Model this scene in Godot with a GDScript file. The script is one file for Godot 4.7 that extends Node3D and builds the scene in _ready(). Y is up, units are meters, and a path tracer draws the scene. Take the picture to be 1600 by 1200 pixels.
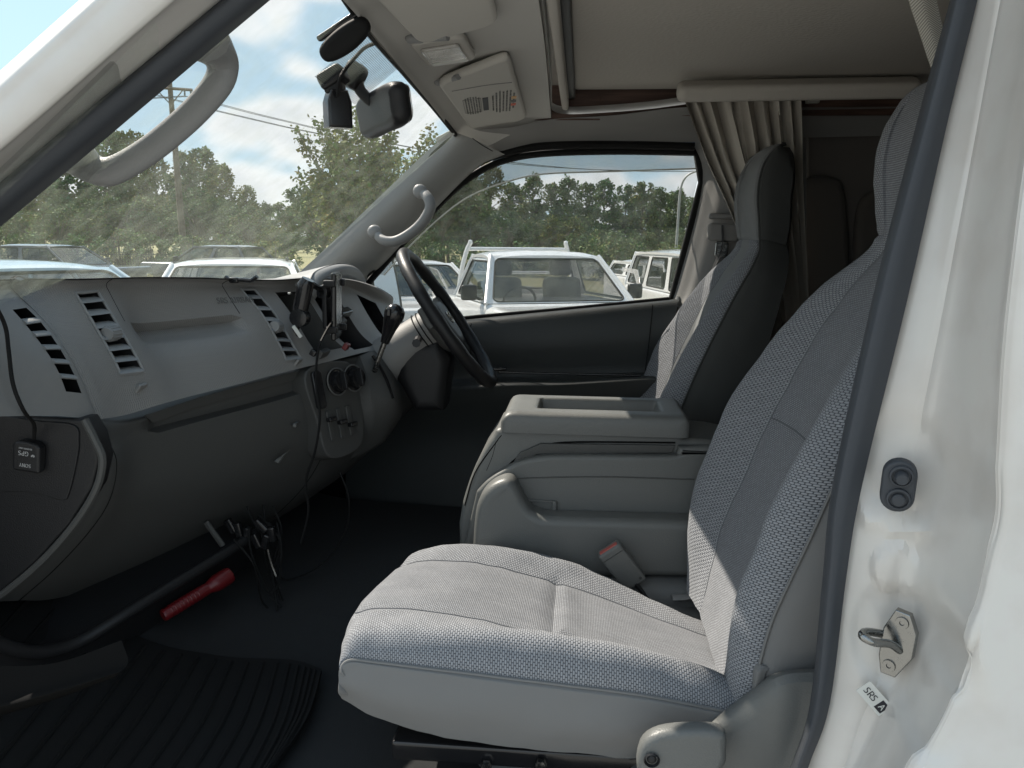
extends Node3D
# A van cab seen from beside its open passenger door: camera, sky, sun and exposure first, then the van shell, the furnishings, the car park.
# Units are metres, x runs to the rear of the van, -z across it to the driver's side.

class Bld:
	# collects triangles; smooth() turns them into a mesh whose edges sharper than the crease stay hard
	var v := PackedVector3Array()
	var t := PackedVector2Array()
	var col := PackedColorArray()
	var tint := Color.WHITE
	var use_col := false

	func tri(a, b, c, ua = Vector2.ZERO, ub = Vector2.ZERO, uc = Vector2.ZERO):
		v.append(a); v.append(b); v.append(c)
		t.append(ua); t.append(ub); t.append(uc)
		if use_col:
			col.append(tint); col.append(tint); col.append(tint)

	func quad(a, b, c, d, ua = Vector2.ZERO, ub = Vector2.ZERO, uc = Vector2.ZERO, ud = Vector2.ZERO):
		tri(a, b, c, ua, ub, uc)
		tri(a, c, d, ua, uc, ud)

	func smooth(crease := 38.0, shift := Vector3.ZERO) -> ArrayMesh:
		var n := v.size() / 3
		var fn := PackedVector3Array()
		fn.resize(n)
		var near := {}
		var keys := []
		keys.resize(v.size())
		for f in n:
			var a := v[f * 3]
			fn[f] = (v[f * 3 + 2] - a).cross(v[f * 3 + 1] - a)
			for k in 3:
				var p := v[f * 3 + k] * 20000.0
				var key := Vector3i(p.round())
				keys[f * 3 + k] = key
				if near.has(key):
					near[key].append(f)
				else:
					near[key] = [f]
		var lim := cos(deg_to_rad(crease))
		var un := PackedVector3Array()
		un.resize(n)
		for f in n:
			un[f] = fn[f].normalized()
		var nn := PackedVector3Array()
		nn.resize(v.size())
		for i in v.size():
			var f := i / 3
			var s := Vector3.ZERO
			for g in near[keys[i]]:
				if un[f].dot(un[g]) >= lim:
					s += fn[g]
			nn[i] = s.normalized() if s.length_squared() > 0.0 else Vector3.UP
		if shift != Vector3.ZERO:
			for i in v.size():
				v[i] -= shift
		var arr := []
		arr.resize(Mesh.ARRAY_MAX)
		arr[Mesh.ARRAY_VERTEX] = v
		arr[Mesh.ARRAY_NORMAL] = nn
		arr[Mesh.ARRAY_TEX_UV] = t
		if use_col:
			arr[Mesh.ARRAY_COLOR] = col
		var m := ArrayMesh.new()
		m.add_surface_from_arrays(Mesh.PRIMITIVE_TRIANGLES, arr)
		return m

	func rbox(c: Vector3, size: Vector3, r: float, b := Basis.IDENTITY):
		var h := size * 0.5
		r = minf(r, minf(h.x, minf(h.y, h.z)) * 0.999)
		var inner := h - Vector3.ONE * r
		for ax in 3:
			var u := (ax + 1) % 3
			var w := (ax + 2) % 3
			var cu := [-h[u], -h[u] + r * 0.35, -h[u] + r, h[u] - r, h[u] - r * 0.35, h[u]]
			var cw := [-h[w], -h[w] + r * 0.35, -h[w] + r, h[w] - r, h[w] - r * 0.35, h[w]]
			for s in [-1.0, 1.0]:
				for i in 5:
					for j in 5:
						var q := []
						for o in [[0, 0], [1, 0], [1, 1], [0, 1]]:
							var p := Vector3.ZERO
							p[ax] = h[ax] * s
							p[u] = cu[i + o[0]]
							p[w] = cw[j + o[1]]
							var k := p.clamp(-inner, inner)
							var d := p - k
							p = k + (d.normalized() * r if d.length() > 1e-6 else Vector3.ZERO)
							q.append(c + b * p)
						if s > 0:
							quad(q[0], q[3], q[2], q[1])
						else:
							quad(q[0], q[1], q[2], q[3])

	func tube(path: Array, rad, sides := 8, closed := false, flat := Vector2.ONE, up0 := Vector3.ZERO):
		# rad: a number or one radius for each point; flat squashes the section
		var n := path.size()
		var rings := []
		var side := Vector3.ZERO
		var run := 0.0
		for i in n:
			var d: Vector3
			if closed:
				d = (path[(i + 1) % n] - path[(i + n - 1) % n]).normalized()
			else:
				d = (path[mini(i + 1, n - 1)] - path[maxi(i - 1, 0)]).normalized()
			if side == Vector3.ZERO:
				side = d.cross(Vector3.UP if absf(d.y) < 0.9 else Vector3.RIGHT) if up0 == Vector3.ZERO else d.cross(up0)
			side = (side - d * side.dot(d)).normalized()
			var up := side.cross(d)
			var r: float = rad[i] if rad is Array else rad
			var ring := []
			for k in sides + 1:
				var a := TAU * k / sides
				ring.append(path[i] + side * cos(a) * r * flat.x + up * sin(a) * r * flat.y)
			if i > 0:
				run += path[i].distance_to(path[i - 1])
			rings.append([ring, run])
		var m := n if closed else n - 1
		for i in m:
			var a = rings[i][0]
			var b = rings[(i + 1) % n][0]
			for k in sides:
				var ua := Vector2(float(k) / sides, rings[i][1])
				var ub := Vector2(float(k + 1) / sides, rings[i][1])
				var v1: float = rings[(i + 1) % n][1]
				quad(a[k], b[k], b[k + 1], a[k + 1], ua, Vector2(ua.x, v1), Vector2(ub.x, v1), ub)
		if not closed:
			for k in sides:
				tri(path[0], rings[0][0][k], rings[0][0][k + 1])
				tri(path[n - 1], rings[n - 1][0][k + 1], rings[n - 1][0][k])

	func slab(poly: Array, z0: float, z1: float, bev := 0.003, xf := Transform3D.IDENTITY, steps := 3):
		# a flat outline (local x, y) given thickness from z0 to z1 with rounded rims
		var pts := PackedVector2Array(poly)
		if Geometry2D.is_polygon_clockwise(pts):
			pts.reverse()
		var n := pts.size()
		var nor := []
		for i in n:
			var e0 := (pts[i] - pts[(i + n - 1) % n]).normalized()
			var e1 := (pts[(i + 1) % n] - pts[i]).normalized()
			var a := Vector2(e0.y, -e0.x)
			var b := Vector2(e1.y, -e1.x)
			var m := (a + b).normalized()
			nor.append(m / maxf(m.dot(b), 0.45))
		var rings := []
		bev = minf(bev, absf(z1 - z0) * 0.5)
		for k in range(steps + 1):
			var a := PI / 2 * k / steps
			rings.append([bev * (1.0 - sin(a)), z0 + bev * (1.0 - cos(a))])
		for k in range(steps, -1, -1):
			var a := PI / 2 * k / steps
			rings.append([bev * (1.0 - sin(a)), z1 - bev * (1.0 - cos(a))])
		var lines := []
		for r in rings:
			var line := []
			for i in n:
				var p: Vector2 = pts[i] - nor[i] * r[0]
				line.append(Vector3(p.x, p.y, r[1]))
			lines.append(line)
		for k in lines.size() - 1:
			for i in n:
				var j := (i + 1) % n
				quad(xf * lines[k][i], xf * lines[k + 1][i], xf * lines[k + 1][j], xf * lines[k][j])
		var tris := Geometry2D.triangulate_polygon(pts)
		for i in range(0, tris.size(), 3):
			var l0 = lines[0]
			var l1 = lines[lines.size() - 1]
			var a := tris[i]
			var b := tris[i + 1]
			var c := tris[i + 2]
			if (pts[b] - pts[a]).cross(pts[c] - pts[a]) < 0:
				var sw := b
				b = c
				c = sw
			tri(xf * l0[a], xf * l0[b], xf * l0[c], pts[a], pts[b], pts[c])
			tri(xf * l1[a], xf * l1[c], xf * l1[b], pts[a], pts[c], pts[b])

	func lathe(prof: Array, xf := Transform3D.IDENTITY, sides := 20):
		# prof: Vector2(radius, height) along local y
		for i in prof.size() - 1:
			for k in sides:
				var a := TAU * k / sides
				var b := TAU * (k + 1) / sides
				var p = prof[i]
				var q = prof[i + 1]
				quad(xf * Vector3(cos(a) * p.x, p.y, sin(a) * p.x), xf * Vector3(cos(b) * p.x, p.y, sin(b) * p.x), xf * Vector3(cos(b) * q.x, q.y, sin(b) * q.x), xf * Vector3(cos(a) * q.x, q.y, sin(a) * q.x))

	func sheet(g: Array, r0 := 0, r1 := -1, c0 := 0, c1 := -1, skip = null):
		# quads over a dense grid of points; uv in metres
		if r1 < 0:
			r1 = g.size() - 1
		if c1 < 0:
			c1 = g[0].size() - 1
		var mid = g[g.size() / 2]
		var us := [0.0]
		for j in range(1, mid.size()):
			us.append(us[j - 1] + mid[j].distance_to(mid[j - 1]))
		var mc: int = mid.size() / 2
		var vs := [0.0]
		for i in range(1, g.size()):
			vs.append(vs[i - 1] + g[i][mc].distance_to(g[i - 1][mc]))
		for i in range(r0, r1):
			for j in range(c0, c1):
				if skip != null and skip.call(i, j):
					continue
				quad(g[i][j], g[i][j + 1], g[i + 1][j + 1], g[i + 1][j], Vector2(us[j], vs[i]), Vector2(us[j + 1], vs[i]), Vector2(us[j + 1], vs[i + 1]), Vector2(us[j], vs[i + 1]))

	func thick(g: Array, d: Vector3, r0 := 0, r1 := -1, c0 := 0, c1 := -1):
		# a sheet with a back at the offset d and closed rims
		if r1 < 0:
			r1 = g.size() - 1
		if c1 < 0:
			c1 = g[0].size() - 1
		sheet(g, r0, r1, c0, c1)
		var h := []
		for row in g:
			var line := []
			for p in row:
				line.append(p + d)
			h.append(line)
		for i in range(r0, r1):
			for j in range(c0, c1):
				quad(h[i][j], h[i + 1][j], h[i + 1][j + 1], h[i][j + 1])
			quad(g[i][c0], g[i + 1][c0], h[i + 1][c0], h[i][c0])
			quad(g[i][c1], h[i][c1], h[i + 1][c1], g[i + 1][c1])
		for j in range(c0, c1):
			quad(g[r0][j], h[r0][j], h[r0][j + 1], g[r0][j + 1])
			quad(g[r1][j], g[r1][j + 1], h[r1][j + 1], h[r1][j])


# ---------- curves and grids
func spline(p: Array, n: int, closed := false) -> Array:
	var out := []
	var m := p.size()
	var segs := m if closed else m - 1
	for i in segs:
		var a = p[(i + m - 1) % m] if closed or i > 0 else p[0] * 2 - p[1]
		var d = p[(i + 2) % m] if closed or i + 2 < m else p[m - 1] * 2 - p[m - 2]
		var b = p[i]
		var c = p[(i + 1) % m]
		for k in n:
			out.append(b.cubic_interpolate(c, a, d, float(k) / n))
	if not closed:
		out.append(p[m - 1])
	return out

func grid(rows: Array, nu: int, nv: int) -> Array:
	var wide := []
	for r in rows:
		wide.append(spline(r, nv))
	var out := []
	var cols: int = wide[0].size()
	var count := (rows.size() - 1) * nu + 1
	for i in count:
		out.append([])
	for j in cols:
		var c := []
		for r in wide:
			c.append(r[j])
		var s := spline(c, nu)
		for i in count:
			out[i].append(s[i])
	return out

func grid_normal(g: Array, i: int, j: int) -> Vector3:
	var du = g[mini(i + 1, g.size() - 1)][j] - g[maxi(i - 1, 0)][j]
	var dv = g[i][mini(j + 1, g[0].size() - 1)] - g[i][maxi(j - 1, 0)]
	return du.cross(dv).normalized()

func push(g: Array, amount: Callable) -> Array:
	# moves each point along the normal by amount(i, j)
	var out := []
	for i in g.size():
		var line := []
		for j in g[0].size():
			var a: float = amount.call(i, j)
			line.append(g[i][j] + grid_normal(g, i, j) * a if a != 0.0 else g[i][j])
		out.append(line)
	return out

func lerp3(a: Vector3, b: Vector3, t: float) -> Vector3:
	return a + (b - a) * t

func xf_at(o: Vector3, x: Vector3, y: Vector3) -> Transform3D:
	x = x.normalized()
	var z := x.cross(y).normalized()
	return Transform3D(Basis(x, z.cross(x), z), o)

func rrect(w: float, h: float, r: float, n := 4) -> Array:
	var out := []
	for q in 4:
		var c := Vector2((w / 2 - r) * [1, -1, -1, 1][q], (h / 2 - r) * [1, 1, -1, -1][q])
		for k in n + 1:
			var a := PI / 2 * (q + float(k) / n)
			out.append(c + Vector2(cos(a), sin(a)) * r)
	return out

# ---------- objects
var used := {}

func numbered(called: String, parent: Node) -> String:
	var key := str(parent.get_instance_id()) + called
	var n: int = used.get(key, 0)
	used[key] = n + 1
	return called if n == 0 else "%s_%03d" % [called, n]

func tag(o, label := "", category := "", group := "", kind := ""):
	if label: o.set_meta("label", label)
	if category: o.set_meta("category", category)
	if group: o.set_meta("group", group)
	if kind: o.set_meta("kind", kind)
	return o

func thing(called: String, label: String, category: String, at := Vector3.ZERO, group := "") -> Node3D:
	var o := Node3D.new()
	o.name = numbered(called, self)
	add_child(o)
	o.position = at
	return tag(o, label, category, group)

func obj(called: String, b, m: Material, parent: Node3D = null, crease := 38.0) -> MeshInstance3D:
	# one named mesh; the points are given in the world, a part is set back by its thing's place
	var o := MeshInstance3D.new()
	var p: Node = parent if parent else self
	o.name = numbered(called, p)
	if b is Bld:
		if parent == null:
			var lo: Vector3 = b.v[0]
			var hi: Vector3 = b.v[0]
			for q in b.v:
				lo = lo.min(q)
				hi = hi.max(q)
			var base := Vector3((lo.x + hi.x) / 2, lo.y, (lo.z + hi.z) / 2)
			o.mesh = b.smooth(crease, base)
			o.position = base
		else:
			o.mesh = b.smooth(crease)
	else:
		o.mesh = b
	o.material_override = m
	p.add_child(o)
	if parent and parent.get_parent() == self and not parent is MeshInstance3D:
		o.position = -parent.position
	elif parent and parent is MeshInstance3D and parent.get_parent() == self:
		o.position = -parent.position
	return o

func copy(src: Node3D, at: Vector3, label: String, called := "") -> Node3D:
	var c: Node3D = src.duplicate()
	c.name = numbered(called if called else str(src.name).rstrip("_0123456789"), self)
	add_child(c)
	c.position = at
	c.set_meta("label", label)
	return c

func text(called: String, words: String, size: float, m: Material, parent: Node3D, xf: Transform3D, depth := 0.0006):
	var tm := TextMesh.new()
	var sf := SystemFont.new()
	sf.font_names = PackedStringArray(["Droid Sans"])
	tm.font = sf
	tm.text = words
	tm.font_size = 32
	tm.pixel_size = size / 32.0
	tm.depth = depth
	var o := MeshInstance3D.new()
	o.name = numbered(called, parent)
	o.mesh = tm
	o.material_override = m
	parent.add_child(o)
	o.transform = xf
	if parent.get_parent() == self:
		o.position -= parent.position
	elif parent.get_parent().get_parent() == self:
		o.position -= parent.get_parent().position + parent.position
	return o

# ---------- materials
func lin(r: float, g: float, b: float) -> Color:
	return Color(r, g, b).linear_to_srgb()

func mat(c: Color, rough := 0.6, spec := 0.5) -> StandardMaterial3D:
	var m := StandardMaterial3D.new()
	m.albedo_color = c
	m.roughness = rough
	m.metallic_specular = spec
	return m

func noise_tex(freq: float, size := 256, octaves := 3, normal := false, bump := 4.0, ramp: Gradient = null, sd := 1) -> NoiseTexture2D:
	var f := FastNoiseLite.new()
	f.noise_type = FastNoiseLite.TYPE_SIMPLEX_SMOOTH
	f.frequency = freq
	f.fractal_octaves = octaves
	f.seed = sd
	var t := NoiseTexture2D.new()
	t.noise = f
	t.width = size
	t.height = size
	t.seamless = true
	t.as_normal_map = normal
	t.bump_strength = bump
	if ramp:
		t.color_ramp = ramp
	return t

func ramp2(a: Color, b: Color, x0 := 0.25, x1 := 0.75) -> Gradient:
	var g := Gradient.new()
	g.set_color(0, a)
	g.set_color(1, b)
	g.set_offset(0, x0)
	g.set_offset(1, x1)
	return g

var grain_normal: Texture2D
var leather_normal: Texture2D

func plastic(c: Color, rough := 0.5, scale := 7.0, strength := 0.35) -> StandardMaterial3D:
	# moulded plastic with a fine leather grain
	var m := mat(c, rough, 0.4)
	m.normal_enabled = true
	m.normal_texture = grain_normal
	m.normal_scale = strength
	m.uv1_triplanar = true
	m.uv1_world_triplanar = true
	m.uv1_scale = Vector3.ONE * scale
	return m

func weave_image(cells: int, px: int, light: Color, dark: Color, mid: Color) -> Array:
	# staggered oval knots on a darker ground; returns [colour, height]
	var im := Image.create(px, px, false, Image.FORMAT_RGB8)
	var hi := Image.create(px, px, false, Image.FORMAT_RGB8)
	var cw := float(px) / cells
	var rows := cells * 2
	var ch := float(px) / rows
	var rng := RandomNumberGenerator.new()
	rng.seed = cells
	var jit := []
	for i in cells * rows:
		jit.append(rng.randf_range(0.96, 1.03))
	for y in px:
		var r := int(y / ch)
		for x in px:
			var sx := x + (cw * 0.5 if r % 2 else 0.0)
			var c := int(sx / cw) % cells
			var fx := fposmod(sx, cw) / cw - 0.5
			var fy := fposmod(y, ch) / ch - 0.5
			var d := sqrt(pow(absf(fx) * 2.05, 3.0) + pow(absf(fy) * 2.0, 3.0))
			var k := clampf(1.25 - d * d * 1.25, 0.0, 1.0)
			var j: float = jit[r * cells + c]
			var ribs := 0.97 + 0.03 * sin(fx * 30.0 + fy * 8.0)
			var cc := dark.lerp(mid.lerp(light, clampf(k * 1.6 - 0.4, 0, 1)), smoothstep(0.08, 0.5, k)) * j * ribs
			im.set_pixel(x, y, Color(cc.r, cc.g, cc.b))
			var h := k * (0.9 + 0.1 * j)
			hi.set_pixel(x, y, Color(h, h, h))
	hi.bump_map_to_normal_map(3.0)
	return [ImageTexture.create_from_image(im), ImageTexture.create_from_image(hi)]

func cloth(tex: Array, scale: float, strength := 0.8) -> StandardMaterial3D:
	var m := mat(Color.WHITE, 0.85, 0.25)
	m.albedo_texture = tex[0]
	m.normal_enabled = true
	m.normal_texture = tex[1]
	m.normal_scale = strength
	m.uv1_scale = Vector3(scale, scale, 1)
	m.rim_enabled = true
	m.rim = 0.15
	return m

var M := {}

func make_materials():
	grain_normal = noise_tex(0.09, 512, 2, true, 3.0)
	leather_normal = noise_tex(0.035, 512, 3, true, 5.0, null, 4)
	M.grey = plastic(lin(0.207, 0.203, 0.195), 0.55)
	M.grey_light = plastic(lin(0.23, 0.232, 0.23), 0.5)
	M.console = plastic(lin(0.125, 0.128, 0.123), 0.42)
	M.charcoal = plastic(lin(0.066, 0.066, 0.063), 0.5)
	M.door_dark = plastic(lin(0.042, 0.046, 0.046), 0.5)
	M.black = plastic(lin(0.014, 0.014, 0.015), 0.45)
	M.gloss_black = mat(lin(0.012, 0.012, 0.013), 0.18)
	M.rubber = mat(lin(0.048, 0.053, 0.061), 0.6, 0.4)
	M.rubber_black = mat(lin(0.009, 0.009, 0.009), 0.7, 0.3)
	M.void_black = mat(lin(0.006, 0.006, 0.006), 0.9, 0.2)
	M.pillar_trim = plastic(lin(0.24, 0.24, 0.23), 0.6, 7.0, 0.2)
	# headliner: thin felt
	M.lining = plastic(lin(0.47, 0.455, 0.425), 0.95, 9.0, 0.25)
	M.visor = plastic(lin(0.49, 0.47, 0.43), 0.85, 9.0, 0.25)
	M.board = plastic(lin(0.47, 0.44, 0.395), 0.9, 2.0, 0.2)
	M.wood = mat(lin(0.10, 0.055, 0.04), 0.6)
	M.wood.albedo_texture = noise_tex(0.02, 256, 4, false, 1.0, ramp2(Color(0.75, 0.72, 0.7), Color(1, 1, 1)))
	M.wood.uv1_triplanar = true
	M.wood.uv1_scale = Vector3(1, 12, 12)
	M.aluminium = mat(lin(0.5, 0.5, 0.5), 0.38)
	M.aluminium.metallic = 0.9
	M.steel = mat(lin(0.27, 0.27, 0.26), 0.3)
	M.steel.metallic = 0.95
	M.steel.roughness_texture = noise_tex(0.03, 128, 3, false, 1.0, ramp2(Color(0.4, 0.4, 0.4), Color(1, 1, 1)))
	M.steel.uv1_triplanar = true
	M.steel.uv1_scale = Vector3.ONE * 20.0
	M.chrome = mat(lin(0.6, 0.6, 0.6), 0.12)
	M.chrome.metallic = 1.0
	# body paint: clear coat over a warm white with faint dust
	M.paint = mat(Color.WHITE, 0.35, 0.5)
	M.paint.albedo_texture = noise_tex(0.012, 512, 5, false, 1.0, ramp2(lin(0.565, 0.535, 0.495), lin(0.61, 0.585, 0.55), 0.2, 0.6), 7)
	M.paint.uv1_triplanar = true
	M.paint.uv1_world_triplanar = true
	M.paint.uv1_scale = Vector3.ONE * 1.7
	M.paint.clearcoat_enabled = true
	M.paint.clearcoat = 0.6
	M.paint.clearcoat_roughness = 0.12
	M.car_white = mat(lin(0.70, 0.71, 0.70), 0.3)
	M.car_white.clearcoat_enabled = true
	M.car_white.clearcoat_roughness = 0.08
	M.car_blue = M.car_white.duplicate()
	M.car_blue.albedo_color = lin(0.33, 0.45, 0.52)
	M.car_dark = M.car_white.duplicate()
	M.car_dark.albedo_color = lin(0.03, 0.035, 0.045)
	M.tyre = mat(lin(0.02, 0.02, 0.02), 0.85)
	M.red_plastic = mat(lin(0.11, 0.006, 0.008), 0.4)
	M.buckle_red = mat(lin(0.36, 0.075, 0.06), 0.4)
	M.yellow = mat(lin(0.75, 0.55, 0.03), 0.4)
	M.orange = mat(lin(0.6, 0.09, 0.03), 0.5)
	M.label_white = mat(lin(0.62, 0.62, 0.58), 0.5)
	M.ink = mat(lin(0.015, 0.015, 0.02), 0.6)
	M.ink_grey = mat(lin(0.12, 0.12, 0.115), 0.6)
	M.silver_print = mat(lin(0.38, 0.38, 0.38), 0.5)
	M.amber = mat(lin(0.6, 0.3, 0.05), 0.3)
	# fabrics
	var coarse := weave_image(8, 256, lin(0.285, 0.293, 0.31), lin(0.055, 0.06, 0.068), lin(0.225, 0.233, 0.25))
	var fine := weave_image(10, 256, lin(0.265, 0.273, 0.29), lin(0.055, 0.06, 0.068), lin(0.215, 0.222, 0.238))
	M.weave_coarse = cloth(coarse, 1.0 / 0.052, 0.8)
	M.weave_fine = cloth(fine, 1.0 / 0.054, 0.8)
	M.skirt = mat(lin(0.172, 0.171, 0.168), 0.92, 0.25)
	M.skirt.normal_enabled = true
	M.skirt.normal_texture = noise_tex(0.25, 256, 2, true, 2.0, null, 9)
	M.skirt.normal_scale = 0.3
	M.skirt.uv1_triplanar = true
	M.skirt.uv1_scale = Vector3.ONE * 12.0
	M.skirt.rim_enabled = true
	M.skirt.rim = 0.2
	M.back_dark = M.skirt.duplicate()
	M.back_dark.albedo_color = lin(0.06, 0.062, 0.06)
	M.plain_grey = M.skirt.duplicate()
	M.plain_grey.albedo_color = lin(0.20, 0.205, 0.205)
	M.curtain = M.skirt.duplicate()
	M.curtain.albedo_color = lin(0.50, 0.465, 0.41)
	M.carpet = M.skirt.duplicate()
	M.carpet.albedo_color = lin(0.026, 0.027, 0.028)
	M.carpet.normal_scale = 1.0
	M.carpet_grey = M.carpet.duplicate()
	M.carpet_grey.albedo_color = lin(0.16, 0.165, 0.165)
	M.stitch = mat(lin(0.11, 0.115, 0.125), 0.9)
	M.blind = M.skirt.duplicate()
	M.blind.albedo_color = lin(0.16, 0.148, 0.135)
	M.bay_cloth = M.skirt.duplicate()
	M.bay_cloth.albedo_color = lin(0.115, 0.106, 0.096)
	M.belt_dark = mat(lin(0.025, 0.026, 0.028), 0.8)
	# seat belt webbing, herringbone
	var px := 64
	var im := Image.create(px, px, false, Image.FORMAT_RGB8)
	for y in px:
		for x in px:
			var half := x if x < px / 2 else px - x
			var k := 0.5 + 0.5 * sin((y + half) * TAU / 8.0)
			var c := lin(0.13, 0.115, 0.095).lerp(lin(0.42, 0.39, 0.33), k)
			im.set_pixel(x, y, c)
	M.webbing = mat(Color.WHITE, 0.8)
	M.webbing.albedo_texture = ImageTexture.create_from_image(im)
	M.webbing.uv1_scale = Vector3(45, 45, 1)
	# dash skin: fine wavy ribs
	px = 256
	var hi := Image.create(px, px, false, Image.FORMAT_RGB8)
	for y in px:
		for x in px:
			var wob := sin(x * TAU / 64.0) * 2.4
			var k := 0.5 + 0.5 * sin((y + wob) * TAU / 16.0)
			k = k * 0.8 + 0.2 * (0.5 + 0.5 * sin((x * 2 + y) * TAU / 32.0))
			hi.set_pixel(x, y, Color(k, k, k))
	hi.bump_map_to_normal_map(2.0)
	M.dash_skin = mat(lin(0.207, 0.203, 0.195), 0.42, 0.45)
	M.dash_skin.normal_enabled = true
	M.dash_skin.normal_texture = ImageTexture.create_from_image(hi)
	M.dash_skin.normal_scale = 1.2
	M.dash_skin.uv1_scale = Vector3(16, 16, 1)
	# glass
	M.pane = mat(Color(lin(0.02, 0.03, 0.027), 0.25), 0.02)
	M.pane.metallic_specular = 0.22
	M.pane.transparency = BaseMaterial3D.TRANSPARENCY_ALPHA
	M.smoke_pane = mat(Color(lin(0.015, 0.016, 0.015), 0.45), 0.03)
	M.smoke_pane.transparency = BaseMaterial3D.TRANSPARENCY_ALPHA
	M.car_glass = mat(Color(lin(0.02, 0.028, 0.026), 0.36), 0.02)
	M.car_glass.transparency = BaseMaterial3D.TRANSPARENCY_ALPHA
	M.clear_plastic = mat(Color(lin(0.5, 0.48, 0.44), 0.45), 0.12)
	M.clear_plastic.transparency = BaseMaterial3D.TRANSPARENCY_ALPHA
	M.dust = mat(Color.WHITE, 0.6, 0.1)
	M.dust.transparency = BaseMaterial3D.TRANSPARENCY_ALPHA
	M.dust.albedo_texture = noise_tex(0.02, 512, 5, false, 1.0, ramp2(Color(0.85, 0.87, 0.84, 0.09), Color(0.9, 0.92, 0.88, 0.20), 0.25, 0.8), 12)
	M.dust.backlight_enabled = true
	M.dust.backlight = Color(0.6, 0.62, 0.58)
	M.dust.uv1_scale = Vector3(1.6, 1.6, 1)
	# printed dots at the head of the windscreen
	px = 64
	var dots := Image.create(px, px, false, Image.FORMAT_RGBA8)
	for y in px:
		for x in px:
			var a := Vector2(fposmod(x, 32) - 16, fposmod(y, 32) - 16).length()
			dots.set_pixel(x, y, Color(0.02, 0.02, 0.02, 1.0 if a < 11.5 else 0.0))
	M.dots = mat(Color.WHITE, 0.6)
	M.dots.albedo_texture = ImageTexture.create_from_image(dots)
	M.dots.transparency = BaseMaterial3D.TRANSPARENCY_ALPHA_SCISSOR
	M.dots.alpha_scissor_threshold = 0.5
	M.dots.uv1_scale = Vector3(160, 160, 1)
	# outdoors
	M.gravel = mat(Color.WHITE, 0.95)
	M.gravel.albedo_texture = noise_tex(0.06, 512, 5, false, 1.0, ramp2(lin(0.16, 0.16, 0.155), lin(0.30, 0.30, 0.29)), 21)
	M.gravel.uv1_triplanar = true
	M.gravel.uv1_world_triplanar = true
	M.gravel.uv1_scale = Vector3.ONE * 0.4
	M.grass = mat(Color.WHITE, 0.95)
	M.grass.albedo_texture = noise_tex(0.05, 512, 5, false, 1.0, ramp2(lin(0.10, 0.11, 0.035), lin(0.26, 0.22, 0.10)), 22)
	M.grass.uv1_triplanar = true
	M.grass.uv1_world_triplanar = true
	M.grass.uv1_scale = Vector3.ONE * 0.15
	M.bark = mat(Color.WHITE, 0.95)
	M.bark.albedo_texture = noise_tex(0.05, 256, 4, false, 1.0, ramp2(lin(0.07, 0.055, 0.04), lin(0.17, 0.14, 0.11)), 23)
	M.bark.uv1_triplanar = true
	M.bark.uv1_scale = Vector3(2, 0.4, 2)
	M.pole_wood = M.bark.duplicate()
	M.pole_wood.albedo_color = Color(1.0, 0.97, 0.95)
	M.leaf = mat(Color.WHITE, 0.75, 0.2)
	M.leaf.vertex_color_use_as_albedo = true
	M.leaf.backlight_enabled = true
	M.leaf.backlight = lin(0.10, 0.13, 0.03)
	for e in [["leaf_cool", Color(0.86, 0.96, 0.95)], ["leaf_warm", Color(1.0, 0.95, 0.72)], ["leaf_deep", Color(0.80, 0.88, 0.78)]]:
		M[e[0]] = M.leaf.duplicate()
		M[e[0]].albedo_color = e[1]
	M.lamp_grey = mat(lin(0.35, 0.36, 0.36), 0.5)
	M.wire = mat(lin(0.03, 0.03, 0.03), 0.6)

func _ready():
	# ----- camera
	var cam := Camera3D.new()
	cam.name = "camera"
	cam.fov = 52.83
	cam.near = 0.05
	cam.far = 2000.0
	add_child(cam)
	cam.position = Vector3(0, 1.6, 0)
	cam.basis = Basis(Vector3.UP, deg_to_rad(5.0)) * Basis(Vector3.RIGHT, -0.18015) * Basis(Vector3.BACK, 0.010)
	cam.current = true
	# ----- sky, exposure, sun
	var env := Environment.new()
	env.background_mode = Environment.BG_SKY
	var sky := Sky.new()
	sky.sky_material = make_sky()
	env.sky = sky
	env.background_energy_multiplier = 0.58
	env.tonemap_mode = Environment.TONE_MAPPER_LINEAR
	env.tonemap_exposure = 2.6
	env.sdfgi_enabled = true
	env.ssao_enabled = true
	env.ssil_enabled = true
	var we := WorldEnvironment.new()
	we.name = "environment"
	we.environment = env
	add_child(we)
	var sun := DirectionalLight3D.new()
	sun.name = "sun"
	sun.light_energy = 1.6
	sun.light_color = Color(1.0, 0.965, 0.91)
	sun.light_angular_distance = 0.5
	sun.shadow_enabled = true
	add_child(sun)
	sun.look_at_from_position(Vector3(-5.6, 7.8, -4.2), Vector3.ZERO)
	make_materials()
	# ----- setting, van, furnishings
	make_ground()
	make_shell()
	make_far_door()
	make_dashboard()
	make_passenger_seat()
	make_driver_seat()
	make_console()
	make_steering()
	make_cab_things()
	make_jamb_things()
	# ----- the car park outside
	make_outside()

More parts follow.
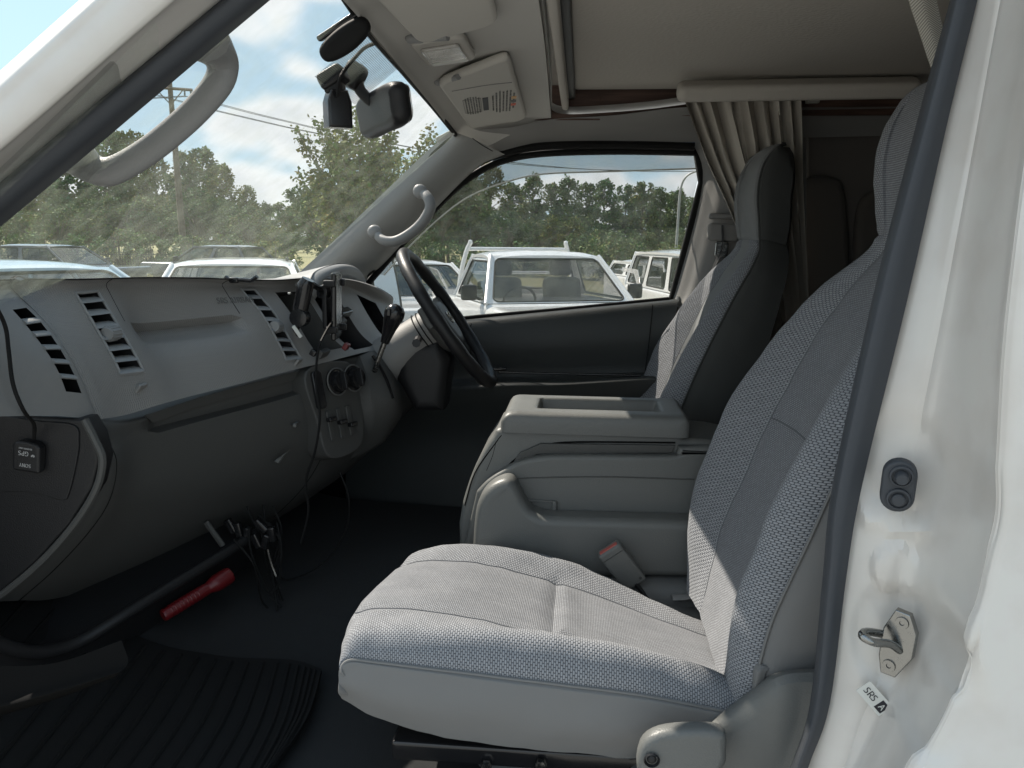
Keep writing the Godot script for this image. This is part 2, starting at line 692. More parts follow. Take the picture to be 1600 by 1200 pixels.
func make_sky() -> PanoramaSkyMaterial:
	var w := 1024
	var h := 512
	var im := Image.create(w, h, false, Image.FORMAT_RGBF)
	var f := FastNoiseLite.new()
	f.noise_type = FastNoiseLite.TYPE_SIMPLEX_SMOOTH
	f.frequency = 1.0
	f.fractal_octaves = 6
	f.fractal_gain = 0.52
	f.seed = 5
	for y in h:
		var el := PI / 2 - PI * (y + 0.5) / h
		for x in w:
			var az := TAU * (x + 0.5) / w
			var c: Color
			if el < 0.0:
				c = Color(0.16, 0.16, 0.155)
			else:
				var d := Vector3(sin(az) * cos(el), sin(el), cos(az) * cos(el))
				var s := sqrt(d.y + 0.10)
				var top := Color(0.20, 0.40, 0.66)
				var hor := Color(0.56, 0.74, 0.82)
				c = hor.lerp(top, clampf((s - 0.3) * 1.25, 0.0, 1.0))
				# clouds lie on a plane overhead, so they flatten towards the horizon
				var p := Vector3(d.x, 0, d.z) / (d.y + 0.22) * 1.15
				var n := f.get_noise_3d(p.x, 0.0, p.z)
				var n2 := f.get_noise_3d(p.x * 2.2 + 9.0, 3.0, p.z * 2.2)
				var cover := smoothstep(-0.06, 0.22, n + 0.25 * n2 + 0.06 * (1.0 - d.y))
				var thick := smoothstep(0.0, 0.45, n + 0.2 * n2)
				var cl := Color(0.95, 0.96, 0.95).lerp(Color(0.62, 0.67, 0.71), thick * 0.75)
				c = c.lerp(cl, cover * 0.95)
			im.set_pixel(x, y, c)
	var m := PanoramaSkyMaterial.new()
	m.panorama = ImageTexture.create_from_image(im)
	return m

func make_ground():
	var b := Bld.new()
	b.quad(Vector3(-900, 0, -900), Vector3(900, 0, -900), Vector3(900, 0, 900), Vector3(-900, 0, 900))
	obj("ground", b, M.gravel).set_meta("kind", "structure")
	b = Bld.new()
	b.quad(Vector3(-900, 0.004, -900), Vector3(900, 0.004, -900), Vector3(900, 0.004, -26), Vector3(-900, 0.004, -12))
	obj("grass_verge", b, M.grass).set_meta("kind", "structure")

# ---------- the van's body: white pillars and skin, seals, windscreen, roof, floor
func make_shell():
	var van := thing("van_body", "white van body seen through its open front passenger doorway, with grey headlining and dark floor", "van", Vector3(0.3, 0, -1.5))
	# near windscreen pillar, painted, lying from upper right to lower left across the top corner
	var rows := [
		[Vector3(-0.328, 2.018, -0.86), Vector3(-0.267, 1.94, -0.7), Vector3(-0.251, 1.921, -0.683), Vector3(-0.231, 1.899, -0.692), Vector3(-0.237, 1.907, -0.716), Vector3(-0.236, 1.908, -0.772)],
		[Vector3(-0.403, 1.964, -0.86), Vector3(-0.327, 1.895, -0.7), Vector3(-0.309, 1.877, -0.683), Vector3(-0.292, 1.855, -0.692), Vector3(-0.299, 1.861, -0.716), Vector3(-0.305, 1.861, -0.772)],
		[Vector3(-0.481, 1.908, -0.86), Vector3(-0.39, 1.849, -0.7), Vector3(-0.37, 1.831, -0.683), Vector3(-0.355, 1.81, -0.692), Vector3(-0.365, 1.814, -0.716), Vector3(-0.376, 1.811, -0.772)],
		[Vector3(-0.563, 1.85, -0.86), Vector3(-0.456, 1.801, -0.7), Vector3(-0.434, 1.783, -0.683), Vector3(-0.421, 1.763, -0.692), Vector3(-0.433, 1.765, -0.716), Vector3(-0.451, 1.759, -0.772)],
		[Vector3(-0.648, 1.789, -0.86), Vector3(-0.525, 1.751, -0.7), Vector3(-0.501, 1.733, -0.683), Vector3(-0.49, 1.713, -0.692), Vector3(-0.504, 1.714, -0.716), Vector3(-0.529, 1.705, -0.772)],
		[Vector3(-0.737, 1.725, -0.86), Vector3(-0.596, 1.698, -0.7), Vector3(-0.57, 1.681, -0.683), Vector3(-0.562, 1.662, -0.692), Vector3(-0.578, 1.661, -0.716), Vector3(-0.61, 1.648, -0.772)],
		[Vector3(-0.829, 1.659, -0.86), Vector3(-0.671, 1.643, -0.7), Vector3(-0.642, 1.626, -0.683), Vector3(-0.637, 1.608, -0.692), Vector3(-0.656, 1.605, -0.716), Vector3(-0.695, 1.589, -0.772)],
		[Vector3(-0.926, 1.589, -0.86), Vector3(-0.75, 1.586, -0.7), Vector3(-0.718, 1.569, -0.683), Vector3(-0.715, 1.552, -0.692), Vector3(-0.737, 1.546, -0.716), Vector3(-0.784, 1.528, -0.772)],
		[Vector3(-1.028, 1.517, -0.86), Vector3(-0.832, 1.525, -0.7), Vector3(-0.798, 1.509, -0.683), Vector3(-0.797, 1.493, -0.692), Vector3(-0.822, 1.485, -0.716), Vector3(-0.877, 1.463, -0.772)],
		[Vector3(-1.134, 1.441, -0.86), Vector3(-0.918, 1.462, -0.7), Vector3(-0.881, 1.446, -0.683), Vector3(-0.884, 1.431, -0.692), Vector3(-0.911, 1.421, -0.716), Vector3(-0.974, 1.395, -0.772)],
	]
	var b := Bld.new()
	b.sheet(grid(rows, 8, 5))
	obj("windscreen_pillar", b, M.paint, van)
	# rubber seal on the inside edge of the doorway: down the near pillar, and the rear pillar
	b = Bld.new()
	var g := grid([
		[Vector3(-0.236, 1.908, -0.77), Vector3(-0.229, 1.9, -0.76), Vector3(-0.224, 1.895, -0.775), Vector3(-0.235, 1.91, -0.83)],
		[Vector3(-0.305, 1.861, -0.77), Vector3(-0.297, 1.853, -0.76), Vector3(-0.293, 1.846, -0.775), Vector3(-0.308, 1.858, -0.83)],
		[Vector3(-0.376, 1.811, -0.77), Vector3(-0.368, 1.804, -0.76), Vector3(-0.364, 1.796, -0.775), Vector3(-0.385, 1.803, -0.83)],
		[Vector3(-0.451, 1.759, -0.77), Vector3(-0.441, 1.753, -0.76), Vector3(-0.439, 1.743, -0.775), Vector3(-0.464, 1.746, -0.83)],
		[Vector3(-0.528, 1.706, -0.77), Vector3(-0.518, 1.7, -0.76), Vector3(-0.517, 1.688, -0.775), Vector3(-0.547, 1.686, -0.83)],
		[Vector3(-0.61, 1.649, -0.77), Vector3(-0.598, 1.644, -0.76), Vector3(-0.599, 1.631, -0.775), Vector3(-0.634, 1.624, -0.83)],
		[Vector3(-0.694, 1.591, -0.77), Vector3(-0.681, 1.586, -0.76), Vector3(-0.684, 1.571, -0.775), Vector3(-0.725, 1.56, -0.83)],
		[Vector3(-0.783, 1.529, -0.77), Vector3(-0.769, 1.525, -0.76), Vector3(-0.773, 1.508, -0.775), Vector3(-0.82, 1.492, -0.83)],
		[Vector3(-0.876, 1.465, -0.77), Vector3(-0.86, 1.461, -0.76), Vector3(-0.866, 1.443, -0.775), Vector3(-0.919, 1.421, -0.83)],
		[Vector3(-0.973, 1.398, -0.77), Vector3(-0.956, 1.394, -0.76), Vector3(-0.963, 1.374, -0.775), Vector3(-1.023, 1.346, -0.83)]], 6, 5)
	b.sheet(g)
	g = grid([
		[Vector3(0.361, 1.877, -0.86), Vector3(0.335, 1.856, -0.793), Vector3(0.341, 1.852, -0.782), Vector3(0.355, 1.854, -0.79)],
		[Vector3(0.358, 1.842, -0.86), Vector3(0.332, 1.823, -0.793), Vector3(0.339, 1.82, -0.782), Vector3(0.353, 1.822, -0.79)],
		[Vector3(0.339, 1.733, -0.86), Vector3(0.317, 1.722, -0.793), Vector3(0.324, 1.721, -0.782), Vector3(0.339, 1.722, -0.79)],
		[Vector3(0.31, 1.543, -0.86), Vector3(0.289, 1.548, -0.793), Vector3(0.298, 1.549, -0.782), Vector3(0.318, 1.548, -0.79)],
		[Vector3(0.286, 1.336, -0.86), Vector3(0.266, 1.356, -0.793), Vector3(0.275, 1.36, -0.782), Vector3(0.292, 1.358, -0.79)],
		[Vector3(0.284, 1.229, -0.86), Vector3(0.265, 1.258, -0.793), Vector3(0.271, 1.263, -0.782), Vector3(0.285, 1.26, -0.79)],
		[Vector3(0.282, 1.067, -0.86), Vector3(0.263, 1.109, -0.793), Vector3(0.267, 1.117, -0.782), Vector3(0.28, 1.112, -0.79)],
		[Vector3(0.266, 0.982, -0.86), Vector3(0.249, 1.03, -0.793), Vector3(0.252, 1.039, -0.782), Vector3(0.263, 1.033, -0.79)],
		[Vector3(0.24, 0.865, -0.86), Vector3(0.225, 0.923, -0.793), Vector3(0.228, 0.933, -0.782), Vector3(0.241, 0.927, -0.79)]], 6, 5)
	b.sheet(g)
	obj("door_seal", b, M.rubber, van)
	# rear pillar of the doorway: jamb face, rounded corner, outer skin with a crease low down
	rows = [
		[Vector3(0.36, 1.958, -0.8), Vector3(0.375, 1.95, -0.785), Vector3(0.384, 1.939, -0.76), Vector3(0.383, 1.92, -0.72), Vector3(0.367, 1.898, -0.67), Vector3(0.37, 1.891, -0.655), Vector3(0.399, 1.888, -0.652), Vector3(0.439, 1.885, -0.648)],
		[Vector3(0.351, 1.874, -0.8), Vector3(0.363, 1.868, -0.785), Vector3(0.373, 1.859, -0.76), Vector3(0.373, 1.845, -0.72), Vector3(0.359, 1.828, -0.67), Vector3(0.362, 1.823, -0.655), Vector3(0.391, 1.821, -0.652), Vector3(0.45, 1.818, -0.648)],
		[Vector3(0.35, 1.792, -0.8), Vector3(0.359, 1.788, -0.785), Vector3(0.363, 1.782, -0.76), Vector3(0.362, 1.772, -0.72), Vector3(0.351, 1.76, -0.67), Vector3(0.355, 1.756, -0.655), Vector3(0.385, 1.755, -0.652), Vector3(0.458, 1.752, -0.645)],
		[Vector3(0.337, 1.688, -0.8), Vector3(0.35, 1.687, -0.785), Vector3(0.358, 1.684, -0.76), Vector3(0.358, 1.679, -0.72), Vector3(0.347, 1.674, -0.67), Vector3(0.351, 1.672, -0.655), Vector3(0.382, 1.672, -0.652), Vector3(0.469, 1.671, -0.642)],
		[Vector3(0.316, 1.516, -0.8), Vector3(0.333, 1.518, -0.785), Vector3(0.351, 1.521, -0.76), Vector3(0.354, 1.526, -0.72), Vector3(0.347, 1.531, -0.67), Vector3(0.35, 1.533, -0.652), Vector3(0.382, 1.534, -0.649), Vector3(0.489, 1.537, -0.64)],
		[Vector3(0.295, 1.362, -0.8), Vector3(0.317, 1.368, -0.785), Vector3(0.345, 1.375, -0.765), Vector3(0.358, 1.389, -0.72), Vector3(0.354, 1.405, -0.67), Vector3(0.357, 1.411, -0.652), Vector3(0.391, 1.413, -0.649), Vector3(0.508, 1.42, -0.64)],
		[Vector3(0.286, 1.256, -0.8), Vector3(0.31, 1.264, -0.785), Vector3(0.343, 1.274, -0.765), Vector3(0.351, 1.295, -0.72), Vector3(0.354, 1.317, -0.67), Vector3(0.355, 1.325, -0.652), Vector3(0.389, 1.328, -0.649), Vector3(0.521, 1.339, -0.64)],
		[Vector3(0.283, 1.144, -0.8), Vector3(0.307, 1.155, -0.785), Vector3(0.337, 1.168, -0.765), Vector3(0.338, 1.195, -0.72), Vector3(0.339, 1.225, -0.67), Vector3(0.341, 1.236, -0.652), Vector3(0.376, 1.24, -0.649), Vector3(0.534, 1.255, -0.64)],
		[Vector3(0.275, 1.09, -0.8), Vector3(0.295, 1.101, -0.785), Vector3(0.323, 1.116, -0.765), Vector3(0.325, 1.146, -0.72), Vector3(0.328, 1.18, -0.67), Vector3(0.331, 1.192, -0.652), Vector3(0.367, 1.196, -0.649), Vector3(0.541, 1.214, -0.64)],
		[Vector3(0.266, 1.026, -0.8), Vector3(0.283, 1.039, -0.785), Vector3(0.306, 1.055, -0.765), Vector3(0.306, 1.089, -0.72), Vector3(0.307, 1.126, -0.67), Vector3(0.313, 1.14, -0.652), Vector3(0.349, 1.145, -0.649), Vector3(0.549, 1.167, -0.64)],
		[Vector3(0.245, 0.91, -0.8), Vector3(0.254, 0.924, -0.785), Vector3(0.268, 0.943, -0.765), Vector3(0.271, 0.983, -0.72), Vector3(0.276, 1.028, -0.67), Vector3(0.28, 1.045, -0.652), Vector3(0.318, 1.051, -0.649), Vector3(0.562, 1.081, -0.64)],
	]
	g = grid(rows, 10, 8)
	var dents := [  # pressings on the jamb: centre, radius across and along, depth
		[Vector3(0.323, 1.379, -0.78), 0.034, 0.062, -0.006], [Vector3(0.322, 1.325, -0.78), 0.03, 0.012, 0.005],
		[Vector3(0.329, 1.275, -0.77), 0.022, 0.028, 0.007], [Vector3(0.328, 1.201, -0.77), 0.034, 0.06, -0.006], [Vector3(0.339, 1.256, -0.76), 0.012, 0.05, -0.005]]
	g = push(g, func(i, j):
		var p: Vector3 = g[i][j]
		var a := 0.0
		for d in dents:
			var q: Vector3 = p - d[0]
			var r := sqrt(pow(q.x / d[1], 2) + pow(q.y / d[2], 2))
			a += d[3] * (1.0 - smoothstep(0.75, 1.1, r))
		var yy: float = p.y
		if j == 35: a += -0.0035
		if j == 34 or j == 36: a += 0.0012
		if j == 12: a += -0.0015
		if p.z > -0.665:
			a += -0.006 * exp(-pow((yy - 1.075) / 0.008, 2))
		return a)
	b = Bld.new()
	b.sheet(g)
	obj("rear_pillar", b, M.paint, van)
	# the outer skin goes on to the rear, and the roof over all
	b = Bld.new()
	b.rbox(Vector3(1.98, 1.28, -0.669), Vector3(3.04, 1.6, 0.03), 0.01)
	obj("side_skin", b, M.paint, van)
	b = Bld.new()
	b.rbox(Vector3(1.35, 2.16, -1.5), Vector3(3.2, 0.03, 1.72), 0.014)
	b.rbox(Vector3(-0.11, 2.03, -1.5), Vector3(0.36, 0.025, 1.60), 0.012)
	b.rbox(Vector3(0.33, 2.0, -0.735), Vector3(0.5, 0.14, 0.05), 0.02)
	b.rbox(Vector3(0.06, 2.10, -1.5), Vector3(0.03, 0.15, 1.6), 0.01)
	b.rbox(Vector3(1.6, 2.09, -0.68), Vector3(2.8, 0.16, 0.03), 0.01)
	b.rbox(Vector3(1.6, 2.09, -2.32), Vector3(3.0, 0.16, 0.03), 0.01)
	obj("roof_skin", b, M.paint, van)
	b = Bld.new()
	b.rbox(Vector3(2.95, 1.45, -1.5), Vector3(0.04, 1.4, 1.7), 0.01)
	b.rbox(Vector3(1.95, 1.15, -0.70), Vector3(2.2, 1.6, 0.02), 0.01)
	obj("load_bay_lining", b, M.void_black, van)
	b = Bld.new()
	b.rbox(Vector3(-1.20, 0.92, -0.745), Vector3(0.40, 0.86, 0.07), 0.03)
	b.rbox(Vector3(-1.38, 0.92, -1.5), Vector3(0.06, 0.9, 1.6), 0.03)
	obj("front_panel", b, M.paint, van)
	b = Bld.new()
	b.rbox(Vector3(-0.38, 0.655, -0.745), Vector3(1.5, 0.22, 0.12), 0.03)
	obj("door_sill", b, M.paint, van)
	# floor and firewall
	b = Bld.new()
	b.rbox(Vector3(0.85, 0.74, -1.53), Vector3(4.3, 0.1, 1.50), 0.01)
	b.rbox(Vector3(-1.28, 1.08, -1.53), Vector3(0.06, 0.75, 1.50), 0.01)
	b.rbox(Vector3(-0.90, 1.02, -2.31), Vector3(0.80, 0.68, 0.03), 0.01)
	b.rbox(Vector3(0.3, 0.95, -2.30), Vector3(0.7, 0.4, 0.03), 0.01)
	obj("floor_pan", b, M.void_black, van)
	g = grid([
		[Vector3(-0.584, 0.821, -0.86), Vector3(-0.468, 0.831, -0.86), Vector3(-0.354, 0.851, -0.86), Vector3(-0.235, 0.861, -0.86), Vector3(-0.102, 0.872, -0.86)],
		[Vector3(-0.95, 0.80, -0.95), Vector3(-0.7, 0.80, -0.95), Vector3(-0.45, 0.805, -0.95), Vector3(-0.2, 0.81, -0.95), Vector3(0.2, 0.80, -0.95)],
		[Vector3(-1.0, 0.95, -1.3), Vector3(-0.75, 0.82, -1.3), Vector3(-0.45, 0.81, -1.3), Vector3(-0.2, 0.82, -1.3), Vector3(0.2, 0.82, -1.3)],
		[Vector3(-1.05, 1.0, -1.6), Vector3(-0.8, 0.85, -1.6), Vector3(-0.45, 0.84, -1.6), Vector3(-0.15, 0.87, -1.6), Vector3(0.2, 0.87, -1.6)],
		[Vector3(-1.05, 1.0, -2.2), Vector3(-0.8, 0.85, -2.2), Vector3(-0.45, 0.82, -2.2), Vector3(-0.15, 0.82, -2.2), Vector3(0.2, 0.82, -2.2)]], 8, 8)
	b = Bld.new()
	b.sheet(g)
	obj("carpet", b, M.carpet, van)
	# engine box under the seats, carpeted
	b = Bld.new()
	b.rbox(Vector3(0.24, 0.87, -1.58), Vector3(0.78, 0.13, 1.12), 0.04)
	b.rbox(Vector3(0.30, 0.89, -1.47), Vector3(0.86, 0.16, 0.20), 0.03)
	obj("engine_cover", b, M.carpet_grey, van)
	# windscreen: tinted pane, a film of dust within it, the dotted band
	rows = [
		[Vector3(-0.275, 1.90, -0.72), Vector3(-0.325, 1.91, -1.15), Vector3(-0.345, 1.915, -1.5), Vector3(-0.355, 1.91, -1.85), Vector3(-0.352, 1.888, -2.16)],
		[Vector3(-0.465, 1.74, -0.72), Vector3(-0.545, 1.745, -1.15), Vector3(-0.565, 1.75, -1.5), Vector3(-0.565, 1.745, -1.85), Vector3(-0.545, 1.727, -2.18)],
		[Vector3(-0.655, 1.59, -0.72), Vector3(-0.765, 1.59, -1.15), Vector3(-0.79, 1.593, -1.5), Vector3(-0.785, 1.59, -1.85), Vector3(-0.745, 1.56, -2.20)],
		[Vector3(-0.85, 1.43, -0.72), Vector3(-0.985, 1.43, -1.15), Vector3(-1.01, 1.43, -1.5), Vector3(-1.0, 1.43, -1.85), Vector3(-0.95, 1.40, -2.22)],
	]
	g = grid(rows, 8, 8)
	var ws := thing("windscreen", "large raked windscreen with dusty film above the dashboard", "windscreen", Vector3(-0.6, 1.45, -1.5))
	b = Bld.new()
	b.sheet(g)
	obj("pane", b, M.pane, ws)
	b = Bld.new()
	b.sheet(push(g, func(_i, _j): return 0.004))
	obj("dust_film", b, M.dust, ws)
	b = Bld.new()
	var inside := push(g, func(_i, _j): return 0.006)
	b.sheet(inside, 0, 3, 9, 15)
	obj("dotted_band", b, M.dots, ws)
	b = Bld.new()
	var edge := []
	for i in g.size():
		edge.append(g[i][g[0].size() - 1])
	b.tube(edge, 0.007, 8)
	edge = []
	for j in g[0].size():
		edge.append(g[0][j] + Vector3(0.004, -0.002, 0))
	b.tube(edge, 0.006, 8)
	obj("edge_seal", b, M.rubber_black, ws)
	b = Bld.new()
	b.slab(rrect(0.052, 0.016, 0.002), 0.0, 0.0008, 0.0, xf_at(Vector3(-0.368, 1.876, -2.1), Vector3(-0.341, 1.893, -2.11) - Vector3(-0.406, 1.857, -2.09), Vector3(0.6, 0.75, 0)))
	obj("sticker", b, M.label_white, ws)
	# headlining, front part, from the windscreen head to the edge of the roof opening
	rows = [
		[Vector3(-0.298, 1.893, -0.80), Vector3(-0.285, 1.915, -0.80), Vector3(-0.22, 1.935, -0.80), Vector3(-0.14, 1.945, -0.80), Vector3(-0.070, 1.95, -0.80)],
		[Vector3(-0.308, 1.897, -1.10), Vector3(-0.294, 1.92, -1.10), Vector3(-0.22, 1.945, -1.10), Vector3(-0.14, 1.952, -1.10), Vector3(-0.072, 1.952, -1.10)],
		[Vector3(-0.325, 1.899, -1.45), Vector3(-0.308, 1.922, -1.45), Vector3(-0.23, 1.948, -1.45), Vector3(-0.15, 1.953, -1.45), Vector3(-0.076, 1.952, -1.45)],
		[Vector3(-0.343, 1.897, -1.85), Vector3(-0.325, 1.92, -1.85), Vector3(-0.25, 1.945, -1.85), Vector3(-0.16, 1.95, -1.85), Vector3(-0.085, 1.95, -1.85)],
		[Vector3(-0.352, 1.89, -2.10), Vector3(-0.335, 1.912, -2.10), Vector3(-0.27, 1.93, -2.12), Vector3(-0.18, 1.935, -2.14), Vector3(-0.092, 1.935, -2.16)],
		[Vector3(-0.351, 1.887, -2.17), Vector3(-0.322, 1.876, -2.19), Vector3(-0.27, 1.863, -2.2), Vector3(-0.199, 1.894, -2.2), Vector3(-0.089, 1.927, -2.2)],
	]
	b = Bld.new()
	b.thick(grid(rows, 8, 8), Vector3(0, 0.02, 0))
	obj("headlining", b, M.lining, van)
	# the same lining goes down to the far window and on along the far side
	rows = [
		[Vector3(-0.37, 1.902, -2.16), Vector3(-0.308, 1.871, -2.22), Vector3(-0.231, 1.848, -2.25)],
		[Vector3(-0.213, 1.905, -2.16), Vector3(-0.174, 1.888, -2.22), Vector3(-0.141, 1.874, -2.25)],
		[Vector3(-0.09, 1.93, -2.18), Vector3(-0.084, 1.904, -2.22), Vector3(-0.081, 1.879, -2.25)],
		[Vector3(0.077, 1.938, -2.17), Vector3(0.088, 1.912, -2.22), Vector3(0.096, 1.883, -2.25)],
		[Vector3(0.266, 1.955, -2.15), Vector3(0.282, 1.92, -2.22), Vector3(0.296, 1.879, -2.25)],
		[Vector3(0.551, 1.96, -2.15), Vector3(0.58, 1.936, -2.22), Vector3(0.596, 1.89, -2.25)],
		[Vector3(0.945, 1.966, -2.15), Vector3(0.988, 1.942, -2.22), Vector3(1.015, 1.898, -2.25)],
	]
	b = Bld.new()
	b.sheet(grid(rows, 6, 6))
	obj("side_lining", b, M.grey, van)
	# far side of the load bay: beige wall panel with dark shapes, seen between the seats
	b = Bld.new()
	b.rbox(Vector3(1.7, 1.4, -2.33), Vector3(2.6, 1.4, 0.02), 0.008)
	obj("bay_wall", b, M.charcoal, van)
	b = Bld.new()
	var sill := [Vector2(0.614, 1.926), Vector2(0.925, 1.935), Vector2(0.949, 1.699), Vector2(0.967, 1.432), Vector2(0.652, 1.427)]
	b.slab(sill, -2.318, -2.300, 0.006)
	obj("bay_window_blind", b, M.blind, van)
	for e in [[Vector2(0.582, 1.747), Vector2(0.614, 1.785), Vector2(0.679, 1.788), Vector2(0.719, 1.748), Vector2(0.751, 1.539), Vector2(0.782, 1.175), Vector2(0.612, 1.17), Vector2(0.591, 1.537)], [Vector2(0.758, 1.696), Vector2(0.784, 1.747), Vector2(0.839, 1.754), Vector2(0.881, 1.714), Vector2(0.912, 1.541), Vector2(0.947, 1.181), Vector2(0.793, 1.177), Vector2(0.761, 1.539)]]:
		b = Bld.new()
		b.slab(spline(e, 4, true), -2.30, -2.26, 0.018)
		obj("bay_cushion", b, M.bay_cloth, van)
	for px in [Vector3(0.649, 1.913, -2.296), Vector3(0.713, 1.921, -2.296)]:
		b = Bld.new()
		b.lathe([Vector2(0.0, 0.006), Vector2(0.007, 0.004), Vector2(0.008, 0)], Transform3D(Basis(Vector3.RIGHT, PI / 2), px), 10)
		obj("press_stud", b, M.black, van)
	# far windscreen pillar trim
	rows = [
		[Vector3(-0.357, 1.895, -2.155), Vector3(-0.307, 1.878, -2.145), Vector3(-0.251, 1.855, -2.19), Vector3(-0.221, 1.845, -2.25)],
		[Vector3(-0.421, 1.852, -2.165), Vector3(-0.369, 1.834, -2.155), Vector3(-0.323, 1.805, -2.2), Vector3(-0.31, 1.804, -2.26)],
		[Vector3(-0.571, 1.719, -2.17), Vector3(-0.51, 1.705, -2.155), Vector3(-0.466, 1.676, -2.2), Vector3(-0.454, 1.667, -2.26)],
		[Vector3(-0.703, 1.599, -2.17), Vector3(-0.639, 1.59, -2.155), Vector3(-0.582, 1.56, -2.2), Vector3(-0.58, 1.537, -2.26)],
		[Vector3(-0.809, 1.507, -2.17), Vector3(-0.729, 1.509, -2.155), Vector3(-0.636, 1.514, -2.2), Vector3(-0.635, 1.484, -2.26)],
		[Vector3(-0.878, 1.448, -2.17), Vector3(-0.797, 1.432, -2.155), Vector3(-0.661, 1.412, -2.2), Vector3(-0.661, 1.369, -2.26)],
	]
	b = Bld.new()
	b.sheet(grid(rows, 8, 6))
	obj("far_pillar_trim", b, M.pillar_trim, van)
	b = Bld.new()
	b.tube(spline([Vector3(-0.301, 1.877, -2.145), Vector3(-0.277, 1.86, -2.145), Vector3(-0.246, 1.843, -2.145)], 6), 0.0012, 6)
	obj("trim_joint", b, M.rubber_black, van)
	# far pillar behind the driver's window, lower part darker
	rows = [
		[Vector3(0.294, 1.893, -2.27), Vector3(0.352, 1.864, -2.24), Vector3(0.42, 1.884, -2.2), Vector3(0.586, 1.884, -2.2)],
		[Vector3(0.332, 1.773, -2.27), Vector3(0.352, 1.762, -2.24), Vector3(0.411, 1.759, -2.2), Vector3(0.596, 1.76, -2.2)],
		[Vector3(0.278, 1.496, -2.27), Vector3(0.301, 1.498, -2.24), Vector3(0.357, 1.501, -2.2), Vector3(0.615, 1.504, -2.2)],
		[Vector3(0.256, 1.422, -2.27), Vector3(0.278, 1.425, -2.24), Vector3(0.326, 1.429, -2.2), Vector3(0.621, 1.434, -2.2)],
	]
	b = Bld.new()
	b.sheet(grid(rows, 6, 5))
	obj("far_pillar_upper_trim", b, M.grey, van)
	rows = [
		[Vector3(0.255, 1.423, -2.265), Vector3(0.277, 1.426, -2.235), Vector3(0.325, 1.43, -2.195), Vector3(0.619, 1.435, -2.195)],
		[Vector3(0.243, 1.197, -2.265), Vector3(0.266, 1.203, -2.235), Vector3(0.3, 1.212, -2.195), Vector3(0.635, 1.22, -2.195)],
		[Vector3(0.231, 0.884, -2.265), Vector3(0.256, 0.894, -2.235), Vector3(0.297, 0.909, -2.195), Vector3(0.658, 0.922, -2.195)],
	]
	b = Bld.new()
	b.sheet(grid(rows, 6, 5))
	obj("far_pillar_lower_trim", b, M.charcoal, van)
	# low near corner: painted step and kick panel below the dashboard
	b = Bld.new()
	b.sheet(grid([
		[Vector3(-0.828, 1.034, -0.9), Vector3(-0.773, 1.028, -0.9), Vector3(-0.69, 1.038, -0.9), Vector3(-0.596, 1.076, -0.9)],
		[Vector3(-0.825, 0.993, -0.89), Vector3(-0.77, 0.992, -0.89), Vector3(-0.685, 1.016, -0.89), Vector3(-0.583, 1.051, -0.89)],
		[Vector3(-0.82, 0.971, -0.88), Vector3(-0.764, 0.977, -0.88), Vector3(-0.679, 1.006, -0.88), Vector3(-0.591, 1.04, -0.88)],
		[Vector3(-0.878, 0.908, -0.94), Vector3(-0.817, 0.924, -0.94), Vector3(-0.726, 0.957, -0.94), Vector3(-0.637, 0.996, -0.94)]], 5, 5))
	obj("kick_panel", b, M.void_black, van)
	# the raised roof: padded board over the opening, plywood edge, aluminium angle round the opening
	var bd := thing("roof_board", "beige padded board above the aluminium trimmed roof opening", "roof panel", Vector3(0.7, 1.99, -1.5))
	b = Bld.new()
	b.rbox(Vector3(0.965, 2.022, -1.45), Vector3(2.0, 0.045, 1.42), 0.012)
	obj("padding", b, M.board, bd)
	b = Bld.new()
	b.rbox(Vector3(0.8, 2.019, -2.19), Vector3(1.9, 0.162, 0.014), 0.003)
	b.rbox(Vector3(-0.05, 2.006, -2.188), Vector3(0.18, 0.156, 0.012), 0.003)
	obj("plywood_edge", b, M.wood, bd)
	for p in [Vector3(0.037, 1.974, -2.19), Vector3(0.211, 1.986, -2.19)]:
		b = Bld.new()
		b.lathe([Vector2(0, 0.004), Vector2(0.004, 0.003), Vector2(0.005, 0)], Transform3D(Basis(Vector3.RIGHT, PI / 2), p), 10)
		obj("screw", b, M.chrome, bd)
	var tr := thing("roof_opening_trim", "bright aluminium angle strip around the front edge of the roof opening", "trim strip", Vector3(-0.07, 1.95, -1.5))
	b = Bld.new()
	var path := spline([Vector3(-0.066, 1.957, -0.80), Vector3(-0.066, 1.957, -1.2), Vector3(-0.075, 1.957, -1.7), Vector3(-0.088, 1.957, -2.05), Vector3(-0.083, 1.952, -2.13), Vector3(-0.045, 1.950, -2.165), Vector3(0.05, 1.952, -2.155), Vector3(0.16, 1.956, -2.13), Vector3(0.27, 1.965, -2.10)], 6)
	b.tube(path, 0.008, 4, false, Vector2(0.35, 1.2))
	obj("angle_strip", b, M.aluminium, tr)
	b = Bld.new()
	b.rbox(Vector3(-0.038, 2.01, -1.5), Vector3(0.02, 0.06, 1.36), 0.006)
	obj("felt_edge", b, M.charcoal, tr)
	b = Bld.new()
	b.rbox(Vector3(-0.054, 1.975, -1.5), Vector3(0.018, 0.05, 1.36), 0.007)
	obj("padded_edge", b, M.board, tr)
	# pelmet over the curtain
	b = Bld.new()
	b.slab(rrect(0.56, 0.05, 0.02), -0.02, 0.02, 0.012, xf_at(Vector3(0.497, 1.965, -1.98), Vector3(1, 0.01, 0), Vector3(0, 0.55, -0.8)))
	tag(obj("pelmet", b, M.board), "long pale padded pelmet above the tied curtain", "pelmet")
	b = Bld.new()
	b.rbox(Vector3(0.691, 1.965, -2.14), Vector3(0.30, 0.028, 0.014), 0.004)
	tag(obj("curtain_batten", b, M.wood), "reddish wooden batten under the pelmet", "batten")
	b = Bld.new()
	b.rbox(Vector3(0.575, 1.972, -2.12), Vector3(0.030, 0.030, 0.02), 0.004)
